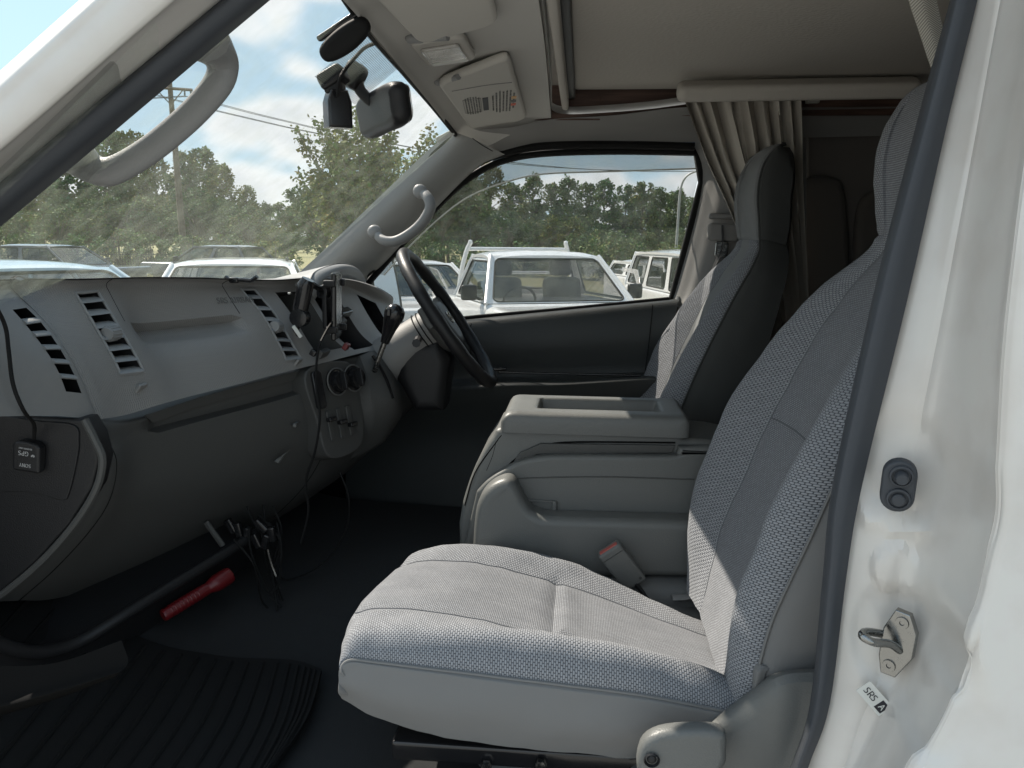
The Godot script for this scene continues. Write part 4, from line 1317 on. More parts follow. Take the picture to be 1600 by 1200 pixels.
	b.tube(spline([Vector3(-0.755, 1.327, -1.097), Vector3(-0.74, 1.292, -1.097), Vector3(-0.732, 1.262, -1.097), Vector3(-0.747, 1.215, -1.097), Vector3(-0.789, 1.155, -1.097), Vector3(-0.851, 1.09, -1.097), Vector3(-0.926, 1.029, -1.097), Vector3(-1.001, 0.98, -1.097)], 6), 0.006, 8)
	obj("end_cap_lip", b, M.charcoal, dash)
	# parcel tray: lip and floor under the glovebox
	var lip := spline([Vector3(-0.933, 1.007, -1.02), Vector3(-0.917, 0.968, -1.06), Vector3(-0.9, 0.937, -1.09), Vector3(-0.881, 0.914, -1.13), Vector3(-0.858, 0.907, -1.18), Vector3(-0.811, 0.928, -1.25), Vector3(-0.757, 0.95, -1.36), Vector3(-0.704, 0.97, -1.48), Vector3(-0.669, 0.984, -1.56)], 6)
	b = Bld.new()
	b.tube(lip, 0.012, 10)
	obj("tray_lip", b, M.black, dash)
	b = Bld.new()
	for i in lip.size() - 1:
		var p: Vector3 = lip[i] + Vector3(-0.004, -0.006, 0)
		var q: Vector3 = lip[i + 1] + Vector3(-0.004, -0.006, 0)
		b.quad(p, q, q + Vector3(-0.26, 0.03, 0), p + Vector3(-0.26, 0.03, 0))
		b.quad(p + Vector3(0, 0.004, 0), q + Vector3(0, 0.004, 0), q + Vector3(-0.04, -0.08, 0), p + Vector3(-0.04, -0.08, 0))
	obj("tray_floor", b, M.black, dash)
	b = Bld.new()
	b.tube([Vector3(-0.755, 1.031, -1.45), Vector3(-0.727, 0.977, -1.46)], 0.006, 6)
	obj("tray_bracket", b, M.charcoal, dash)
	# glovebox latch marks
	b = Bld.new()
	b.rbox(Vector3(-0.613, 1.206, -1.6), Vector3(0.008, 0.008, 0.03), 0.002, Basis(Vector3.UP, 0.1))
	obj("glovebox_latch", b, M.console, dash)
	b = Bld.new()
	b.slab([Vector2(-0.646, 1.136), Vector2(-0.611, 1.161), Vector2(-0.623, 1.148), Vector2(-0.635, 1.131)], -1.56, -1.545, 0.003)
	obj("glovebox_clip", b, M.console, dash)
	# heater panel low in the middle
	var hx := xf_at(Vector3(-0.551, 1.249, -1.7), Vector3(0.46, 0.0, -1.0), Vector3(-0.22, 1, 0.0))
	b = Bld.new()
	b.slab(spline([Vector2(-0.085, 0.07), Vector2(0.05, 0.075), Vector2(0.075, 0.0), Vector2(0.05, -0.12), Vector2(-0.06, -0.13), Vector2(-0.08, -0.04)], 5, true), -0.05, 0.004, 0.004, hx)
	var hp := obj("heater_panel", b, M.charcoal, dash)
	for k in 2:
		b = Bld.new()
		b.lathe([Vector2(0.030, 0.0), Vector2(0.030, 0.006), Vector2(0.024, 0.008), Vector2(0.022, 0.024), Vector2(0.018, 0.026), Vector2(0.0, 0.026)], hx * Transform3D(Basis(Vector3.RIGHT, PI / 2), Vector3(-0.005 + 0.055 * k, 0.035, 0.006)), 24)
		b.rbox(hx * Vector3(-0.005 + 0.055 * k, 0.035, 0.035), Vector3(0.006, 0.04, 0.012), 0.002, hx.basis)
		obj("rotary_knob", b, M.gloss_black, hp)
		b = Bld.new()
		var ring := []
		for q in 24:
			ring.append(hx * Vector3(-0.005 + 0.055 * k + 0.031 * cos(TAU * q / 24), 0.035 + 0.031 * sin(TAU * q / 24), 0.013))
		b.tube(ring, 0.0018, 6, true)
		obj("knob_ring", b, M.ink_grey, hp)
	b = Bld.new()
	b.slab(rrect(0.028, 0.085, 0.008), 0.002, 0.012, 0.003, hx * Transform3D(Basis.IDENTITY, Vector3(-0.062, 0.025, 0)))
	obj("switch_column", b, M.gloss_black, hp)
	for k in 3:
		b = Bld.new()
		b.slab(rrect(0.014, 0.07, 0.004), 0.004, 0.009, 0.002, hx * Transform3D(Basis.IDENTITY, Vector3(-0.045 + 0.032 * k, -0.06, 0)))
		obj("slider_slot", b, M.charcoal, hp)
		b = Bld.new()
		b.rbox(hx * Vector3(-0.045 + 0.032 * k, -0.045 - 0.012 * k, 0.014), Vector3(0.024, 0.010, 0.014), 0.003, hx.basis)
		obj("slider", b, M.gloss_black, hp)

# ---------- steering wheel, column and gear lever
func make_steering():
	var c := Vector3(-0.331, 1.413, -1.92)
	var n := Vector3(0.815, 0.56, -0.075).normalized()
	var upw := (Vector3.UP - n * n.y).normalized()
	var side := n.cross(upw)
	var wheel := thing("steering_wheel", "black three spoke steering wheel seen almost edge on", "steering wheel", c)
	var b := Bld.new()
	var ring := []
	for k in 64:
		var a := TAU * k / 64
		ring.append(c + (upw * sin(a) + side * cos(a)) * 0.192)
	var rr := []
	for k in 64:
		# thicker grips with finger bumps at the sides
		rr.append(0.0155 + 0.0008 * sin(k * TAU / 4.0))
	b.tube(ring, rr, 14, true)
	obj("rim", b, M.black, wheel)
	for a in [PI * 0.06, PI * 0.94, PI * 1.5]:
		b = Bld.new()
		var dir: Vector3 = upw * sin(a) + side * cos(a)
		var t := n.cross(dir)
		b.slab([Vector2(0.05, -0.035), Vector2(0.12, -0.020), Vector2(0.185, -0.026), Vector2(0.185, 0.026), Vector2(0.12, 0.020), Vector2(0.05, 0.035)], -0.03, -0.008, 0.006, Transform3D(Basis(dir, t, n), c))
		obj("spoke", b, M.charcoal, wheel)
	b = Bld.new()
	b.slab(spline([Vector2(-0.075, 0.035), Vector2(0, 0.055), Vector2(0.075, 0.035), Vector2(0.06, -0.05), Vector2(0, -0.075), Vector2(-0.06, -0.05)], 6, true), -0.05, 0.004, 0.016, Transform3D(Basis(side, upw, n), c))
	var hub := obj("hub", b, M.charcoal, wheel)
	# oval emblem: an outer oval and two inner ones crossing
	for e in [[0.024, 0.016, 0.0, 0.0], [0.0075, 0.0145, 0.0, 0.0], [0.015, 0.0065, 0.0, 0.007]]:
		b = Bld.new()
		ring = []
		for k in 24:
			var a := TAU * k / 24
			ring.append(c + side * (cos(a) * e[0] + e[2]) + upw * (sin(a) * e[1] + e[3]) + n * 0.006)
		b.tube(ring, 0.0016, 6, true)
		obj("emblem", b, M.chrome, hub)
	var col := thing("steering_column", "grey steering column shroud behind the steering wheel", "steering column", c - n * 0.2)
	b = Bld.new()
	var prof := [Vector2(0.0, -0.03), Vector2(0.048, -0.03), Vector2(0.052, -0.05), Vector2(0.056, -0.15), Vector2(0.062, -0.26), Vector2(0.066, -0.36), Vector2(0.0, -0.36)]
	b.lathe(prof, Transform3D(Basis(side, n, side.cross(n)), c), 20)
	obj("shroud", b, M.grey, col)
	b = Bld.new()
	ring = []
	for q in 3:
		for k in 24:
			var a := TAU * k / 24
			ring.append(c - n * (0.05 + 0.012 * q) + (side * cos(a) + upw * sin(a)) * (0.054 + 0.001 * q))
		b.tube(ring, 0.0016, 5, true)
		ring = []
	obj("shroud_groove", b, M.rubber_black, col)
	b = Bld.new()
	b.tube(spline([c - n * 0.09, c - n * 0.08 + side * 0.09, c - n * 0.07 + side * 0.19], 5), [0.012, 0.012, 0.011, 0.010, 0.009, 0.009, 0.008, 0.008, 0.008, 0.009, 0.010], 8)
	obj("stalk", b, M.black, col)
	b = Bld.new()
	b.slab([Vector2(-0.455, 1.343), Vector2(-0.409, 1.361), Vector2(-0.344, 1.365), Vector2(-0.318, 1.314), Vector2(-0.339, 1.182), Vector2(-0.411, 1.18), Vector2(-0.457, 1.262)], -2.00, -1.865, 0.03)
	obj("lower_cover", b, M.black, col)
	# gear lever
	var gl := thing("gear_lever", "black gear lever rising from the dashboard by the steering wheel", "gear lever", Vector3(-0.493, 1.281, -1.78))
	var ax := (Vector3(-0.434, 1.426, -1.76) - Vector3(-0.474, 1.322, -1.77)).normalized()
	b = Bld.new()
	b.tube([Vector3(-0.485, 1.297, -1.78), Vector3(-0.474, 1.322, -1.77), Vector3(-0.453, 1.373, -1.765), Vector3(-0.444, 1.398, -1.76)], 0.0065, 10)
	obj("shaft", b, M.steel, gl)
	b = Bld.new()
	b.lathe([Vector2(0.0, -0.05), Vector2(0.010, -0.05), Vector2(0.012, -0.036), Vector2(0.016, -0.012), Vector2(0.0215, 0.010), Vector2(0.024, 0.022), Vector2(0.0225, 0.034), Vector2(0.016, 0.043), Vector2(0.007, 0.047), Vector2(0, 0.0475)], Transform3D(Basis(Vector3(0, 0, 1).cross(ax).normalized(), ax, Vector3(0, 0, 1)), Vector3(-0.437, 1.414, -1.76)), 24)
	obj("knob", b, M.gloss_black, gl)
	b = Bld.new()
	b.rbox(Vector3(-0.437, 1.442, -1.735), Vector3(0.012, 0.02, 0.01), 0.004)
	obj("release_button", b, M.gloss_black, gl)
	b = Bld.new()
	var gg := grid([
		[Vector3(-0.526, 1.33, -1.8), Vector3(-0.502, 1.338, -1.84), Vector3(-0.498, 1.322, -1.86)],
		[Vector3(-0.517, 1.316, -1.79), Vector3(-0.481, 1.319, -1.82), Vector3(-0.474, 1.3, -1.86)],
		[Vector3(-0.499, 1.283, -1.77), Vector3(-0.457, 1.274, -1.81), Vector3(-0.447, 1.253, -1.86)],
		[Vector3(-0.489, 1.231, -1.76), Vector3(-0.443, 1.224, -1.8), Vector3(-0.438, 1.201, -1.86)],
		[Vector3(-0.493, 1.166, -1.77), Vector3(-0.456, 1.166, -1.81), Vector3(-0.445, 1.163, -1.86)],
		[Vector3(-0.525, 1.094, -1.8), Vector3(-0.488, 1.103, -1.83), Vector3(-0.483, 1.107, -1.88)]], 6, 6)
	b.thick(gg, Vector3(-0.03, -0.02, 0.0))
	obj("gate_housing", b, M.charcoal, gl)
	b = Bld.new()
	b.tube(spline([Vector3(-0.494, 1.331, -1.8), Vector3(-0.476, 1.306, -1.8), Vector3(-0.458, 1.266, -1.8), Vector3(-0.446, 1.229, -1.8)], 5), 0.008, 8, false, Vector2(1, 0.4))
	obj("gate_slot", b, M.gloss_black, gl)

# ---------- seats
func seat(called: String, label: String, at: Vector3, dark := false) -> Node3D:
	# drawn for the passenger's place; at moves the copy across the cab
	var s := thing(called, label, "car seat", Vector3(0.0, 0.86, -1.15), "front seats")
	var crease := FastNoiseLite.new()
	crease.seed = 17
	crease.frequency = 9.0
	crease.fractal_octaves = 2
	var tilt := func(p: Vector3): return p + Vector3(0, -0.15 * (-p.z - 0.93) * clampf((p.y - 0.93) / 0.06, 0.0, 1.0), 0)
	# cushion: stations from nose to rear; seam, crests, centre heights before the tilt to the far side
	var st := [
		# x, low skirt y, seam y, near crest, near inner, centre, far inner, far crest, far z
		[-0.050, 0.945, 0.962, 0.965, 0.965, 0.965, 0.965, 0.965, -1.36],
		[-0.255, 0.962, 0.985, 0.990, 0.990, 0.988, 0.988, 0.990, -1.37],
		[-0.308, 0.985, 1.022, 1.035, 1.035, 1.030, 1.030, 1.035, -1.39],
		[-0.298, 0.975, 1.045, 1.077, 1.076, 1.072, 1.075, 1.082, -1.40],
		[-0.255, 0.952, 1.044, 1.090, 1.092, 1.092, 1.095, 1.103, -1.40],
		[-0.170, 0.932, 1.038, 1.092, 1.086, 1.090, 1.095, 1.110, -1.40],
		[-0.060, 0.924, 1.030, 1.088, 1.066, 1.064, 1.074, 1.098, -1.395],
		[0.010, 0.921, 1.025, 1.083, 1.052, 1.047, 1.058, 1.082, -1.385],
		[0.100, 0.920, 1.018, 1.070, 1.034, 1.030, 1.036, 1.052, -1.36],
		[0.190, 0.935, 1.005, 1.044, 1.015, 1.012, 1.014, 1.018, -1.33],
		[0.300, 0.960, 0.990, 1.005, 0.990, 0.985, 0.985, 0.985, -1.31],
	]
	var rows := []
	for r in st:
		var f: float = r[8]
		var x: float = r[0] + (0.13 * clampf((0.1 - r[0]) / 0.4, 0.0, 1.0) if dark else 0.0)
		var line := [
			Vector3(x, r[1], -0.945), Vector3(x, lerpf(r[1], r[2], 0.5), -0.925), Vector3(x, r[2] - 0.008, -0.925), Vector3(x, r[2] + 0.004, -0.928), Vector3(x, lerpf(r[2], r[3], 0.8), -0.945), Vector3(x, r[3], -0.975),
			Vector3(x, r[4], -1.035), Vector3(x, r[5], -1.15), Vector3(x, r[6], f + 0.11), Vector3(x, r[7], f + 0.05), Vector3(x, r[7] - 0.022, f + 0.01), Vector3(x, r[7] - 0.07, f), Vector3(x, r[1], f + 0.01)]
		if r[2] < 0.99 and r[0] < 0.0:
			for q in 5:
				line[q].z -= 0.035
		var bulge := 0.030 * clampf((-0.14 - r[0]) / 0.15, 0.0, 1.0)
		rows.append(line.map(tilt).map(func(p): return p - Vector3(bulge * sin(clampf((-p.z - 0.93) / 0.45, 0.0, 1.0) * PI), 0, 0)))
	var nu := 5
	var nv := 4
	var g := grid(rows, nu, nv)
	var c_seam := 3 * nv
	var c_in := 6 * nv
	var c_fin := 8 * nv
	var c_far := 10 * nv
	var r_mid := 6 * nu + 2
	g = push(g, func(i, j):
		var a := 0.0028 * crease.get_noise_3dv(g[i][j] * 1.6)
		if j == c_seam: a -= 0.004
		if (j == c_in or j == c_fin) and i > 3 * nu: a -= 0.0035
		elif (absi(j - c_in) == 1 or absi(j - c_fin) == 1) and i > 3 * nu: a += 0.001
		if i == r_mid and j >= c_in and j <= c_fin: a -= 0.005
		elif i > r_mid and i <= r_mid + 3 and j > c_in and j < c_fin: a += 0.004 - 0.001 * (i - r_mid)
		return a)
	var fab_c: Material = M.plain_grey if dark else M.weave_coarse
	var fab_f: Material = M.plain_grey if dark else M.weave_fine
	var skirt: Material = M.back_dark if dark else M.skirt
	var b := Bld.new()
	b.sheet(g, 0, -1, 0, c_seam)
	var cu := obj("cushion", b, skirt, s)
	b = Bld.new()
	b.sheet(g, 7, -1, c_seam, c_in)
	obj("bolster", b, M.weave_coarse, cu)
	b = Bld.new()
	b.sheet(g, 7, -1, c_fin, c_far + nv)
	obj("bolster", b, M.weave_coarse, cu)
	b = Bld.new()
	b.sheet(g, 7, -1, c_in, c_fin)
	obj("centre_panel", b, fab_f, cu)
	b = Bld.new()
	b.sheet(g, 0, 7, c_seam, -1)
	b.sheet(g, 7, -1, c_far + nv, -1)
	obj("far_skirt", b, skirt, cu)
	b = Bld.new()
	var line := []
	for i in range(7, g.size()):
		line.append(g[i][c_seam] + Vector3(0, 0.001, 0.002))
	b.tube(line, 0.0022, 6)
	obj("piping", b, skirt, cu)
	b = Bld.new()
	for e in [c_in, c_fin]:
		line = []
		for i in range(3 * nu, g.size()):
			line.append(g[i][e] + Vector3(0, 0.0005, 0))
		b.tube(line, 0.0012, 5)
	line = []
	for j in range(c_in, c_fin + 1):
		line.append(g[r_mid][j])
	b.tube(line, 0.0012, 5)
	obj("stitching", b, M.stitch, cu).set_meta("kind", "stuff")
	# backrest: stations from the bottom up: near rear edge, near front border, crest, inner, centre, inner, far crest, far edge
	var bk := [
		# centre x, y, near z border, crest lift, half-depth of side, far z
		[0.215, 0.985, -0.925, 0.010, 0.10, -1.37],
		[0.235, 1.055, -0.922, 0.028, 0.11, -1.39],
		[0.262, 1.140, -0.922, 0.050, 0.115, -1.41],
		[0.300, 1.230, -0.925, 0.062, 0.12, -1.42],
		[0.333, 1.320, -0.930, 0.062, 0.12, -1.42],
		[0.367, 1.410, -0.945, 0.050, 0.11, -1.41],
		[0.400, 1.490, -0.970, 0.034, 0.10, -1.385],
		[0.429, 1.550, -1.000, 0.018, 0.09, -1.35],
		[0.449, 1.592, -1.040, 0.006, 0.08, -1.30],
		[0.452, 1.618, -1.060, 0.004, 0.075, -1.275],
		[0.450, 1.660, -1.062, 0.008, 0.08, -1.270],
		[0.445, 1.720, -1.065, 0.010, 0.085, -1.268],
		[0.452, 1.780, -1.070, 0.008, 0.08, -1.262],
		[0.472, 1.824, -1.085, 0.0, 0.055, -1.248],
		[0.508, 1.842, -1.125, -0.003, 0.012, -1.208],
	]
	rows = []
	for r in bk:
		var x: float = r[0]
		var y: float = r[1]
		var nz: float = r[2]
		var fz: float = r[5]
		var w: float = nz - fz
		var lift: float = r[3]
		var dpt: float = r[4]
		rows.append([
			Vector3(x + dpt, y - 0.01, nz - 0.012), Vector3(x + dpt * 0.45, y, nz + 0.004), Vector3(x + 0.012 - lift * 0.5, y, nz), Vector3(x - lift * 0.92, y, nz - 0.022), Vector3(x - lift, y, nz - 0.05),
			Vector3(x - lift * 0.25, y, nz - w * 0.27), Vector3(x, y, nz - w * 0.5), Vector3(x - lift * 0.25, y, fz + w * 0.27),
			Vector3(x - lift, y, fz + 0.05), Vector3(x - lift * 0.92, y, fz + 0.022), Vector3(x + 0.012 - lift * 0.5, y, fz), Vector3(x + dpt * 0.5, y, fz - 0.004), Vector3(x + dpt, y, fz + 0.012)])
	var h := grid(rows, nu, nv)
	var b_edge := 2 * nv
	var b_in := 5 * nv
	var b_fin := 7 * nv
	var b_fed := 10 * nv
	var neck := 9 * nu
	var lum := 4 * nu
	h = push(h, func(i, j):
		var a := 0.0032 * crease.get_noise_3dv(h[i][j] * 1.4)
		if j == b_edge or j == b_fed: a -= 0.004
		if (j == b_in or j == b_fin) and i < neck: a -= 0.004
		if i == lum and j > b_in and j < b_fin: a -= 0.005
		if i == neck: a -= 0.004
		return a)
	b = Bld.new()
	b.sheet(h, 0, -1, 0, b_edge)
	b.sheet(h, 0, -1, b_fed, -1)
	# plain back
	var back := []
	for i in h.size():
		var p: Vector3 = h[i][h[0].size() - 1]
		var q: Vector3 = h[i][0]
		back.append([p, p.lerp(q, 0.33) + Vector3(0.02, 0, 0), p.lerp(q, 0.67) + Vector3(0.02, 0, 0), q])
	b.sheet(back)
	var br := obj("backrest", b, skirt, s)
	b = Bld.new()
	b.sheet(h, 0, neck, b_edge, b_in)
	obj("bolster", b, M.weave_coarse, br)
	b = Bld.new()
	b.sheet(h, 0, neck, b_fin, b_fed)
	obj("bolster", b, fab_c if not dark else M.weave_coarse, br)
	b = Bld.new()
	b.sheet(h, 0, neck, b_in, b_fin)
	obj("centre_panel", b, fab_f, br)
	b = Bld.new()
	b.sheet(h, neck, -1, b_edge, b_fed)
	var top := []
	for j in h[0].size():
		top.append(h[h.size() - 1][j])
	obj("head_restraint", b, fab_c, br)
	b = Bld.new()
	for e in [b_edge, b_fed]:
		line = []
		for i in range(2, h.size()):
			line.append(h[i][e] + Vector3(-0.001, 0, 0.002 if e == b_edge else -0.002))
		b.tube(line, 0.002, 6)
	obj("piping", b, skirt, br)
	b = Bld.new()
	for e in [b_in, b_fin]:
		line = []
		for i in range(2, neck):
			line.append(h[i][e])
		b.tube(line, 0.0012, 5)
	line = []
	for j in range(b_in, b_fin + 1):
		line.append(h[lum][j])
	b.tube(line, 0.0012, 5)
	obj("stitching", b, M.stitch, br).set_meta("kind", "stuff")
	s.position += at
	return s

func make_passenger_seat():
	var s := seat("passenger_seat", "sunlit grey woven passenger seat nearest the open doorway", Vector3.ZERO)
	# recliner cover and lever low at the near rear corner
	var b := Bld.new()
	var g := grid([
		[Vector3(0.083, 0.901, -0.95), Vector3(0.092, 0.925, -0.9), Vector3(0.11, 0.865, -0.89)],
		[Vector3(0.129, 0.938, -0.95), Vector3(0.139, 0.961, -0.9), Vector3(0.158, 0.869, -0.89)],
		[Vector3(0.185, 0.985, -0.95), Vector3(0.191, 1, -0.9), Vector3(0.214, 0.874, -0.89)],
		[Vector3(0.227, 1.014, -0.96), Vector3(0.227, 1.045, -0.89), Vector3(0.251, 0.885, -0.88)],
		[Vector3(0.261, 1.035, -0.97), Vector3(0.254, 1.077, -0.88), Vector3(0.28, 0.892, -0.875)],
		[Vector3(0.31, 1.045, -0.97), Vector3(0.297, 1.085, -0.88), Vector3(0.326, 0.896, -0.875)],
		[Vector3(0.408, 1.052, -0.97), Vector3(0.386, 1.091, -0.88), Vector3(0.417, 0.903, -0.875)]], 6, 6)
	b.sheet(g)
	obj("recliner_cover", b, M.console, s)
	b = Bld.new()
	b.slab(spline([Vector2(0.087, 0.992), Vector2(0.109, 1.013), Vector2(0.152, 1.021), Vector2(0.186, 1.019), Vector2(0.191, 0.995), Vector2(0.185, 0.968), Vector2(0.128, 0.95), Vector2(0.088, 0.952)], 4, true), -0.888, -0.862, 0.009)
	obj("recliner_lever", b, M.console, s)
	b = Bld.new()
	b.lathe([Vector2(0.0, 0.003), Vector2(0.004, 0.002), Vector2(0.006, 0.0)], Transform3D(Basis(Vector3.RIGHT, PI / 2), Vector3(0.101, 0.98, -0.861)), 12)
	b.lathe([Vector2(0.010, 0.002), Vector2(0.0085, 0.004), Vector2(0.007, 0.0)], Transform3D(Basis(Vector3.RIGHT, PI / 2), Vector3(0.101, 0.98, -0.861)), 16)
	obj("lever_screw", b, M.black, s)
	# folded flap of cover fabric where back and cushion meet
	b = Bld.new()
	g = grid([[Vector3(0.223, 1.058, -0.955), Vector3(0.235, 1.079, -0.92), Vector3(0.251, 1.078, -0.92)], [Vector3(0.231, 1.04, -0.955), Vector3(0.231, 1.069, -0.915), Vector3(0.243, 1.072, -0.915)], [Vector3(0.233, 1.013, -0.955), Vector3(0.232, 1.035, -0.92), Vector3(0.241, 1.04, -0.92)], [Vector3(0.234, 0.999, -0.955), Vector3(0.233, 1.012, -0.93), Vector3(0.237, 1.014, -0.93)]], 5, 5)
	b.thick(g, Vector3(0, 0, -0.004))
	obj("cover_flap", b, M.skirt, s)
	# slide rail under the cushion
	for z in [-0.985, -1.33]:
		b = Bld.new()
		b.rbox(Vector3(0.0, 0.895, z), Vector3(0.50, 0.03, 0.05), 0.006)
		obj("seat_rail", b, M.gloss_black, s)
	for p in [Vector3(-0.038, 0.896, -0.955), Vector3(-0.114, 0.887, -0.955)]:
		b = Bld.new()
		b.lathe([Vector2(0.0, 0.008), Vector2(0.007, 0.008), Vector2(0.008, 0.006), Vector2(0.008, 0.0)], Transform3D(Basis(Vector3.RIGHT, PI / 2), p), 6)
		obj("rail_bolt", b, M.steel, s)

func make_driver_seat():
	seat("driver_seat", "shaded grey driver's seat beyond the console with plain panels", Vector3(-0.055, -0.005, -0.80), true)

# ---------- console between the seats
func make_console():
	var c := thing("centre_console", "grey plastic console box with padded lid and side bin between the seats", "console", Vector3(0.05, 0.9, -1.62))
	var b := Bld.new()
	# core body
	b.slab(spline([Vector2(-0.236, 1.036), Vector2(-0.226, 1.09), Vector2(-0.202, 1.161), Vector2(-0.169, 1.22), Vector2(-0.141, 1.242), Vector2(-0.003, 1.244), Vector2(0.183, 1.24), Vector2(0.214, 1.232), Vector2(0.269, 1.228)], 4) + [Vector2(0.342, 1.216), Vector2(0.372, 0.955), Vector2(0.364, 0.873), Vector2(-0.231, 0.84)], -1.66, -1.480, 0.014)
	obj("body", b, M.console, c)
	# lid: a padded slab with a long tray sunk into its top
	var ty: float = (Vector3(-0.004, 1.277, -1.475)).y
	var yb: float = (Vector3(-0.003, 1.236, -1.475)).y
	var lx0: float = (Vector3(-0.151, 1.243, -1.475)).x
	var lx1: float = (Vector3(0.217, 1.239, -1.475)).x
	# lid: stations along its length; t sinks the tray, k narrows the ends
	var rows := []
	for e in [[0.0, 0.012, 0, 0.020], [0.002, 0.022, 0, 0.008], [0.010, 0.036, 0, 0.002], [0.024, 0.050, 0, 0], [0.046, 1, 0, 0], [0.062, 1, 0, 0], [0.070, 1, 0.15, 0], [0.075, 1, 0.8, 0], [0.085, 1, 1, 0], [0.17, 1, 1, 0], [0.255, 1, 1, 0], [0.295, 1, 1, 0], [0.303, 1, 0.8, 0], [0.308, 1, 0.15, 0], [0.316, 1, 0, 0], [0.335, 0.054, 0, 0], [0.349, 0.044, 0, 0.002], [0.357, 0.030, 0, 0.008], [0.360, 0.010, 0, 0.020]]:
		var span := (lx1 - lx0) / 0.36
		var x: float = lx0 + e[0] * span
		var hi: float = ty if e[1] == 1 else minf(yb + e[1], ty)
		var low: float = lerpf(yb, yb + 0.002, e[2])
		var k: float = e[3]
		var line := []
		for q in [[-1.462, -1, 0], [-1.461, -0.55, 0], [-1.464, -0.22, 0], [-1.470, -0.07, 0], [-1.482, 0, 0], [-1.500, 0, 0], [-1.509, 0, 0.06], [-1.514, 0, 0.5], [-1.520, 0, 0.95], [-1.535, 0, 1], [-1.56, 0, 1], [-1.595, 0, 1], [-1.608, 0, 0.95], [-1.613, 0, 0.5], [-1.617, 0, 0.06], [-1.626, 0, 0], [-1.642, 0, 0], [-1.654, -0.1, 0], [-1.660, -0.4, 0], [-1.660, -1, 0]]:
			var z: float = clampf(q[0], -1.660 + k, -1.461 - k)
			line.append(Vector3(x, hi + (hi - yb) * q[1] - 0.026 * q[2] * e[2], z))
		rows.append(line)
	b = Bld.new()
	b.sheet(grid(rows, 2, 2))
	var lid := obj("lid", b, M.console, c, 50.0)
	b = Bld.new()
	b.tube(spline([Vector3(-0.16, 1.212, -1.481), Vector3(-0.167, 1.183, -1.481), Vector3(-0.179, 1.152, -1.481)], 5), 0.0013, 6)
	obj("body_joint", b, M.void_black, c)
	b = Bld.new()
	b.tube(spline([Vector3(-0.146, 1.145, -1.479), Vector3(-0.128, 1.172, -1.479), Vector3(-0.096, 1.194, -1.479), Vector3(-0.065, 1.208, -1.479), Vector3(-0.002, 1.217, -1.479), Vector3(0.19, 1.222, -1.479)], 5), 0.0018, 6)
	obj("body_joint", b, M.void_black, c)
	b = Bld.new()
	b.tube(spline([Vector3(-0.223, 1.077, -1.481), Vector3(-0.202, 1.147, -1.481), Vector3(-0.159, 1.212, -1.481), Vector3(-0.149, 1.226, -1.481)], 5), 0.0014, 6)
	obj("body_joint", b, M.void_black, c)
	# slot shadowed between body and bin rim
	b = Bld.new()
	b.slab([Vector2(-0.071, 1.213), Vector2(0.19, 1.218), Vector2(0.184, 1.202), Vector2(-0.077, 1.191), Vector2(-0.127, 1.169), Vector2(-0.112, 1.193)], -1.481, -1.474, 0.002)
	obj("slot", b, M.charcoal, c)
	# side bin: outer shell with a cut-away front, rounded rims
	b = Bld.new()
	b.slab(spline([Vector2(-0.196, 1.114), Vector2(-0.175, 1.138), Vector2(-0.147, 1.159), Vector2(-0.114, 1.178), Vector2(-0.07, 1.191), Vector2(-0.001, 1.196), Vector2(0.176, 1.201), Vector2(0.191, 1.206), Vector2(0.195, 1.219)], 4) + [Vector2(0.279, 1.224), Vector2(0.34, 1.219), Vector2(0.369, 0.96), Vector2(-0.21, 0.846), Vector2(-0.227, 0.971)], -1.484, -1.455, 0.008)
	obj("bin_back", b, M.console, c)
	b = Bld.new()
	var outer := spline([Vector2(-0.198, 0.99), Vector2(-0.194, 1.063), Vector2(-0.187, 1.109), Vector2(-0.169, 1.139), Vector2(-0.143, 1.156), Vector2(-0.123, 1.157), Vector2(-0.109, 1.139), Vector2(-0.098, 1.116), Vector2(-0.082, 1.096), Vector2(-0.058, 1.087)], 4) + spline([Vector2(-0.058, 1.087), Vector2(0.001, 1.087), Vector2(0.124, 1.089), Vector2(0.226, 1.09), Vector2(0.34, 1.092)], 3) + [Vector2(0.358, 0.986), Vector2(0.141, 0.975), Vector2(0.079, 0.97), Vector2(-0.121, 0.96), Vector2(-0.191, 0.956)]
	b.slab(dedupe(outer), -1.462, -1.400, 0.017, Transform3D.IDENTITY, 5)
	obj("bin_front", b, M.console, c)
	b = Bld.new()
	b.rbox(Vector3(-0.041, 1.094, -1.452), Vector3(0.010, 0.022, 0.012), 0.004)
	b.rbox(Vector3(-0.068, 1.103, -1.454), Vector3(0.05, 0.003, 0.01), 0.001)
	obj("bin_rib", b, M.console, c)
	b = Bld.new()
	b.tube(spline([Vector3(-0.125, 1.145, -1.454), Vector3(-0.063, 1.15, -1.454), Vector3(0.061, 1.156, -1.454), Vector3(0.226, 1.157, -1.454)], 4), 0.0012, 6)
	obj("bin_line", b, M.charcoal, c)
	# passenger's belt buckle beside the console
	var k := thing("belt_buckle", "grey seat belt buckle with red release edge, beside the console", "buckle", Vector3(0.094, 0.986, -1.38))
	var ax := Vector3(0.062, 1.052, -1.37) - Vector3(0.125, 0.966, -1.385)
	var xf := xf_at(Vector3(0.089, 1.011, -1.37), Vector3(ax.y, -ax.x, 0.0), ax)
	b = Bld.new()
	b.slab(rrect(0.048, 0.092, 0.006), -0.012, 0.012, 0.005, xf)
	obj("case", b, M.console, k)
	b = Bld.new()
	b.rbox(xf * Vector3(0, 0.0455, 0.003), Vector3(0.038, 0.004, 0.010), 0.002, xf.basis)
	obj("release_button", b, M.buckle_red, k)
	b = Bld.new()
